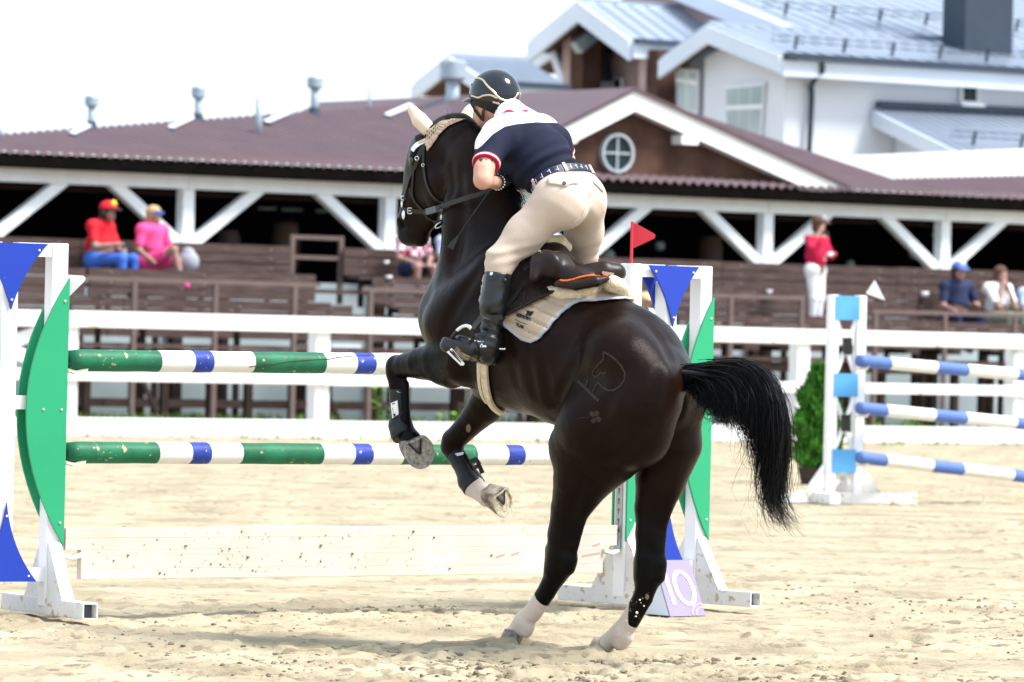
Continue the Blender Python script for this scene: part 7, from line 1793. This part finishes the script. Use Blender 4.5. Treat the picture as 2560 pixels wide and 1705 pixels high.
# two spectators on the left back bench
_, J, fx, fy = person('man in red polo shirt, red and yellow cap and blue jeans on the bench', S(246, 650, 8.25), facing(28), 1.09,
       seated(fat=(1.22, 0, 0), chest=(0, .05, .40), head=(.02, .14, .64), elL=(-.22, .16, .14), elR=(.28, .12, .17), haL=(.02, .36, .12), haR=(.12, .36, .20)), outfit('red_cloth', 'jeans', 'dark_hair'), 'dark_hair', {'mat': 'red_cloth', 'front': 'yellow', 'peak': 'dark_hair'})
m = MB(); m.tube([J['haL']+fy*.05-UP*.06, J['haL']+fy*.05+UP*.04], .028, 10); tag(m.build('drink_can', M['galv']), 'small silver can held by the man in red', 'can')
_, J, fx, fy = person('woman in pink top and skirt with sunglasses and crossed legs on the bench', S(376, 655, 8.25), facing(14), 1.05,
       seated(hip=(0, 0, 0), knR=(.0, .44, .17), anR=(-.04, .55, -.22), toR=(-.06, .64, -.31), knL=(-.10, .42, .02), haL=(-.10, .20, .05), haR=(.20, .22, .02), elR=(.28, .06, .15), head=(0, .05, .65)), outfit('pink_cloth', 'pink_cloth', 'pink_cloth', False, True), 'blond_hair')
m = MB(); hd = J['head']; m.ribbon([hd+fx*a*.10+fy*(.09+.03*(1-a*a))+UP*.015 for a in (-1, -.6, 0, .6, 1)], [fy]*5, .045, .008); m.build('sunglasses', M['shades'], _)
m = MB(); c = S(470, 655, 8.2); m.ball(c, .16, .12, .17, 14, 10); m.ball(c+UP*.12, .10, .08, .09, 12, 8); bg_ = m.build('bag', M['bag_cloth'], None, True); tag(bg_, 'blue grey soft bag on the bench beside the woman in pink', 'bag'); bg_['kind'] = 'stuff'
# two behind the horse head
person('person in checked shirt and navy shorts, head hidden behind the horse muzzle', S(1028, 672, 8.25), facing(-4), .98, seated(haL=(-.08, .38, .06), haR=(.06, .38, .06)), outfit('plaid', 'navy_cloth', 'dark_hair', False), 'brown_hair')
person('person in pale blue top mostly hidden behind the horse neck', S(1122, 676, 8.25), facing(10), .98, seated(), outfit('pale_blue_cloth', 'navy_cloth', 'dark_hair'), 'brown_hair')
# straw hat behind the right wing
person('person in straw hat low between the horse rump and right wing', S(1604, 858, 6.3), facing(0), .95, seated(), outfit('white_cloth', 'navy_cloth', 'dark_hair'), 'blond_hair', {'mat': 'straw', 'brim': .20, 'name': 'straw_hat'})
# standing woman
z0 = S(2035, 822, 6.9)
stand = dict(hip=(0, 0, 0), hipL=(-.09, 0, -.02), hipR=(.09, 0, -.02), chest=(0, .02, .42), shL=(-.17, .01, .45), shR=(.17, .01, .45), head=(.0, .05, .68), elL=(-.26, .10, .20), haL=(-.04, .30, .22), elR=(.36, .14, .32), haR=(.13, .18, .60),
             knL=(-.10, .03, -.44), knR=(.08, .04, -.44), anL=(-.10, -.01, -.84), anR=(.06, .0, -.84), toL=(-.12, .14, -.89), toR=(.08, .15, -.89))
_, J, fx, fy = person('woman standing in crimson jacket and white riding breeches, one hand at her face', z0+UP*.91, facing(18), 1.0, stand,
       [('jacket', {'torso', 'arm', 'fore'}, .016, 'crimson_cloth', [('chest', 'head', .30), ('chest', 'hip', .86)]), ('breeches', {'pelvis', 'thigh', 'shin'}, .010, 'white_cloth', [('knL', 'anL', .72), ('knR', 'anR', .72)]), ('boots', {'foot'}, .016, 'strap', None)], 'brown_hair', {'mat': 'brown_hair', 'front': 'bag_cloth'})
m = MB(); m.tube([J['haL']+fx*.02, J['haL']+fx*.16], .03, 8); m.build('white_cuff', M['white_cloth'], _)
m = MB(); m.prism([J['shL']+fy*.105+UP*.04+fx*.10, J['chest']+fy*.16-UP*.30, J['chest']+fy*.17-UP*.30+fx*.03, J['shR']+fy*.10+UP*.04-fx*.08], -fy*.01); m.build('white_stock', M['white_cloth'], _)
# three at the right
person('man in navy polo shirt and blue cap sitting behind the pipe railing', S(2388, 795, 7.25), facing(-6), 1.13, seated(fat=(1.1, 0, 0), elL=(-.32, .06, .18), haL=(-.12, .30, .20), haR=(.26, .36, .10), knL=(-.12, .44, .02), knR=(.26, .42, .02)), outfit('navy_cloth', 'navy_cloth', 'dark_hair'), 'dark_hair', {'mat': 'blue_cloth', 'front': 'pale_blue_cloth'})
person('woman in white tee and green trousers with her hands at her mouth', S(2490, 795, 7.25), facing(4), 1.06, seated(elL=(-.14, .26, .16), haL=(-.02, .18, .50), elR=(.20, .26, .16), haR=(.05, .18, .50), head=(0, .08, .66)), outfit('white_cloth', 'green_cloth', 'white_cloth'), 'brown_hair')
person('person in green trousers cut off by the right picture edge', S(2572, 800, 7.25), facing(10), .98, seated(elL=(-.30, .10, .16)), outfit('pale_blue_cloth', 'green_cloth', 'white_cloth'), 'blond_hair')
# ---- small things on the benches
def papercup(px, py, n, r, h, label, mt='white_clean'):
    p = S(px, py, n); m = MB(); m.tube([p, p+UP*h*.8], [r*.55, r*.7], 12); tag(m.build('paper_cup', M[mt], None, True), label, 'cup', 'cups left on the benches')
papercup(966, 660, 8.2, .06, .06, 'white cup on the bench left of the checked shirt')
papercup(972, 697, 7.6, .07, .06, 'white cup on the middle bench left of the checked shirt')
papercup(1923, 735, 7.55, .07, .08, 'white cup on the middle bench left of the standing woman')
papercup(2312, 742, 7.55, .09, .10, 'white cup on the bench left of the navy shirted man')
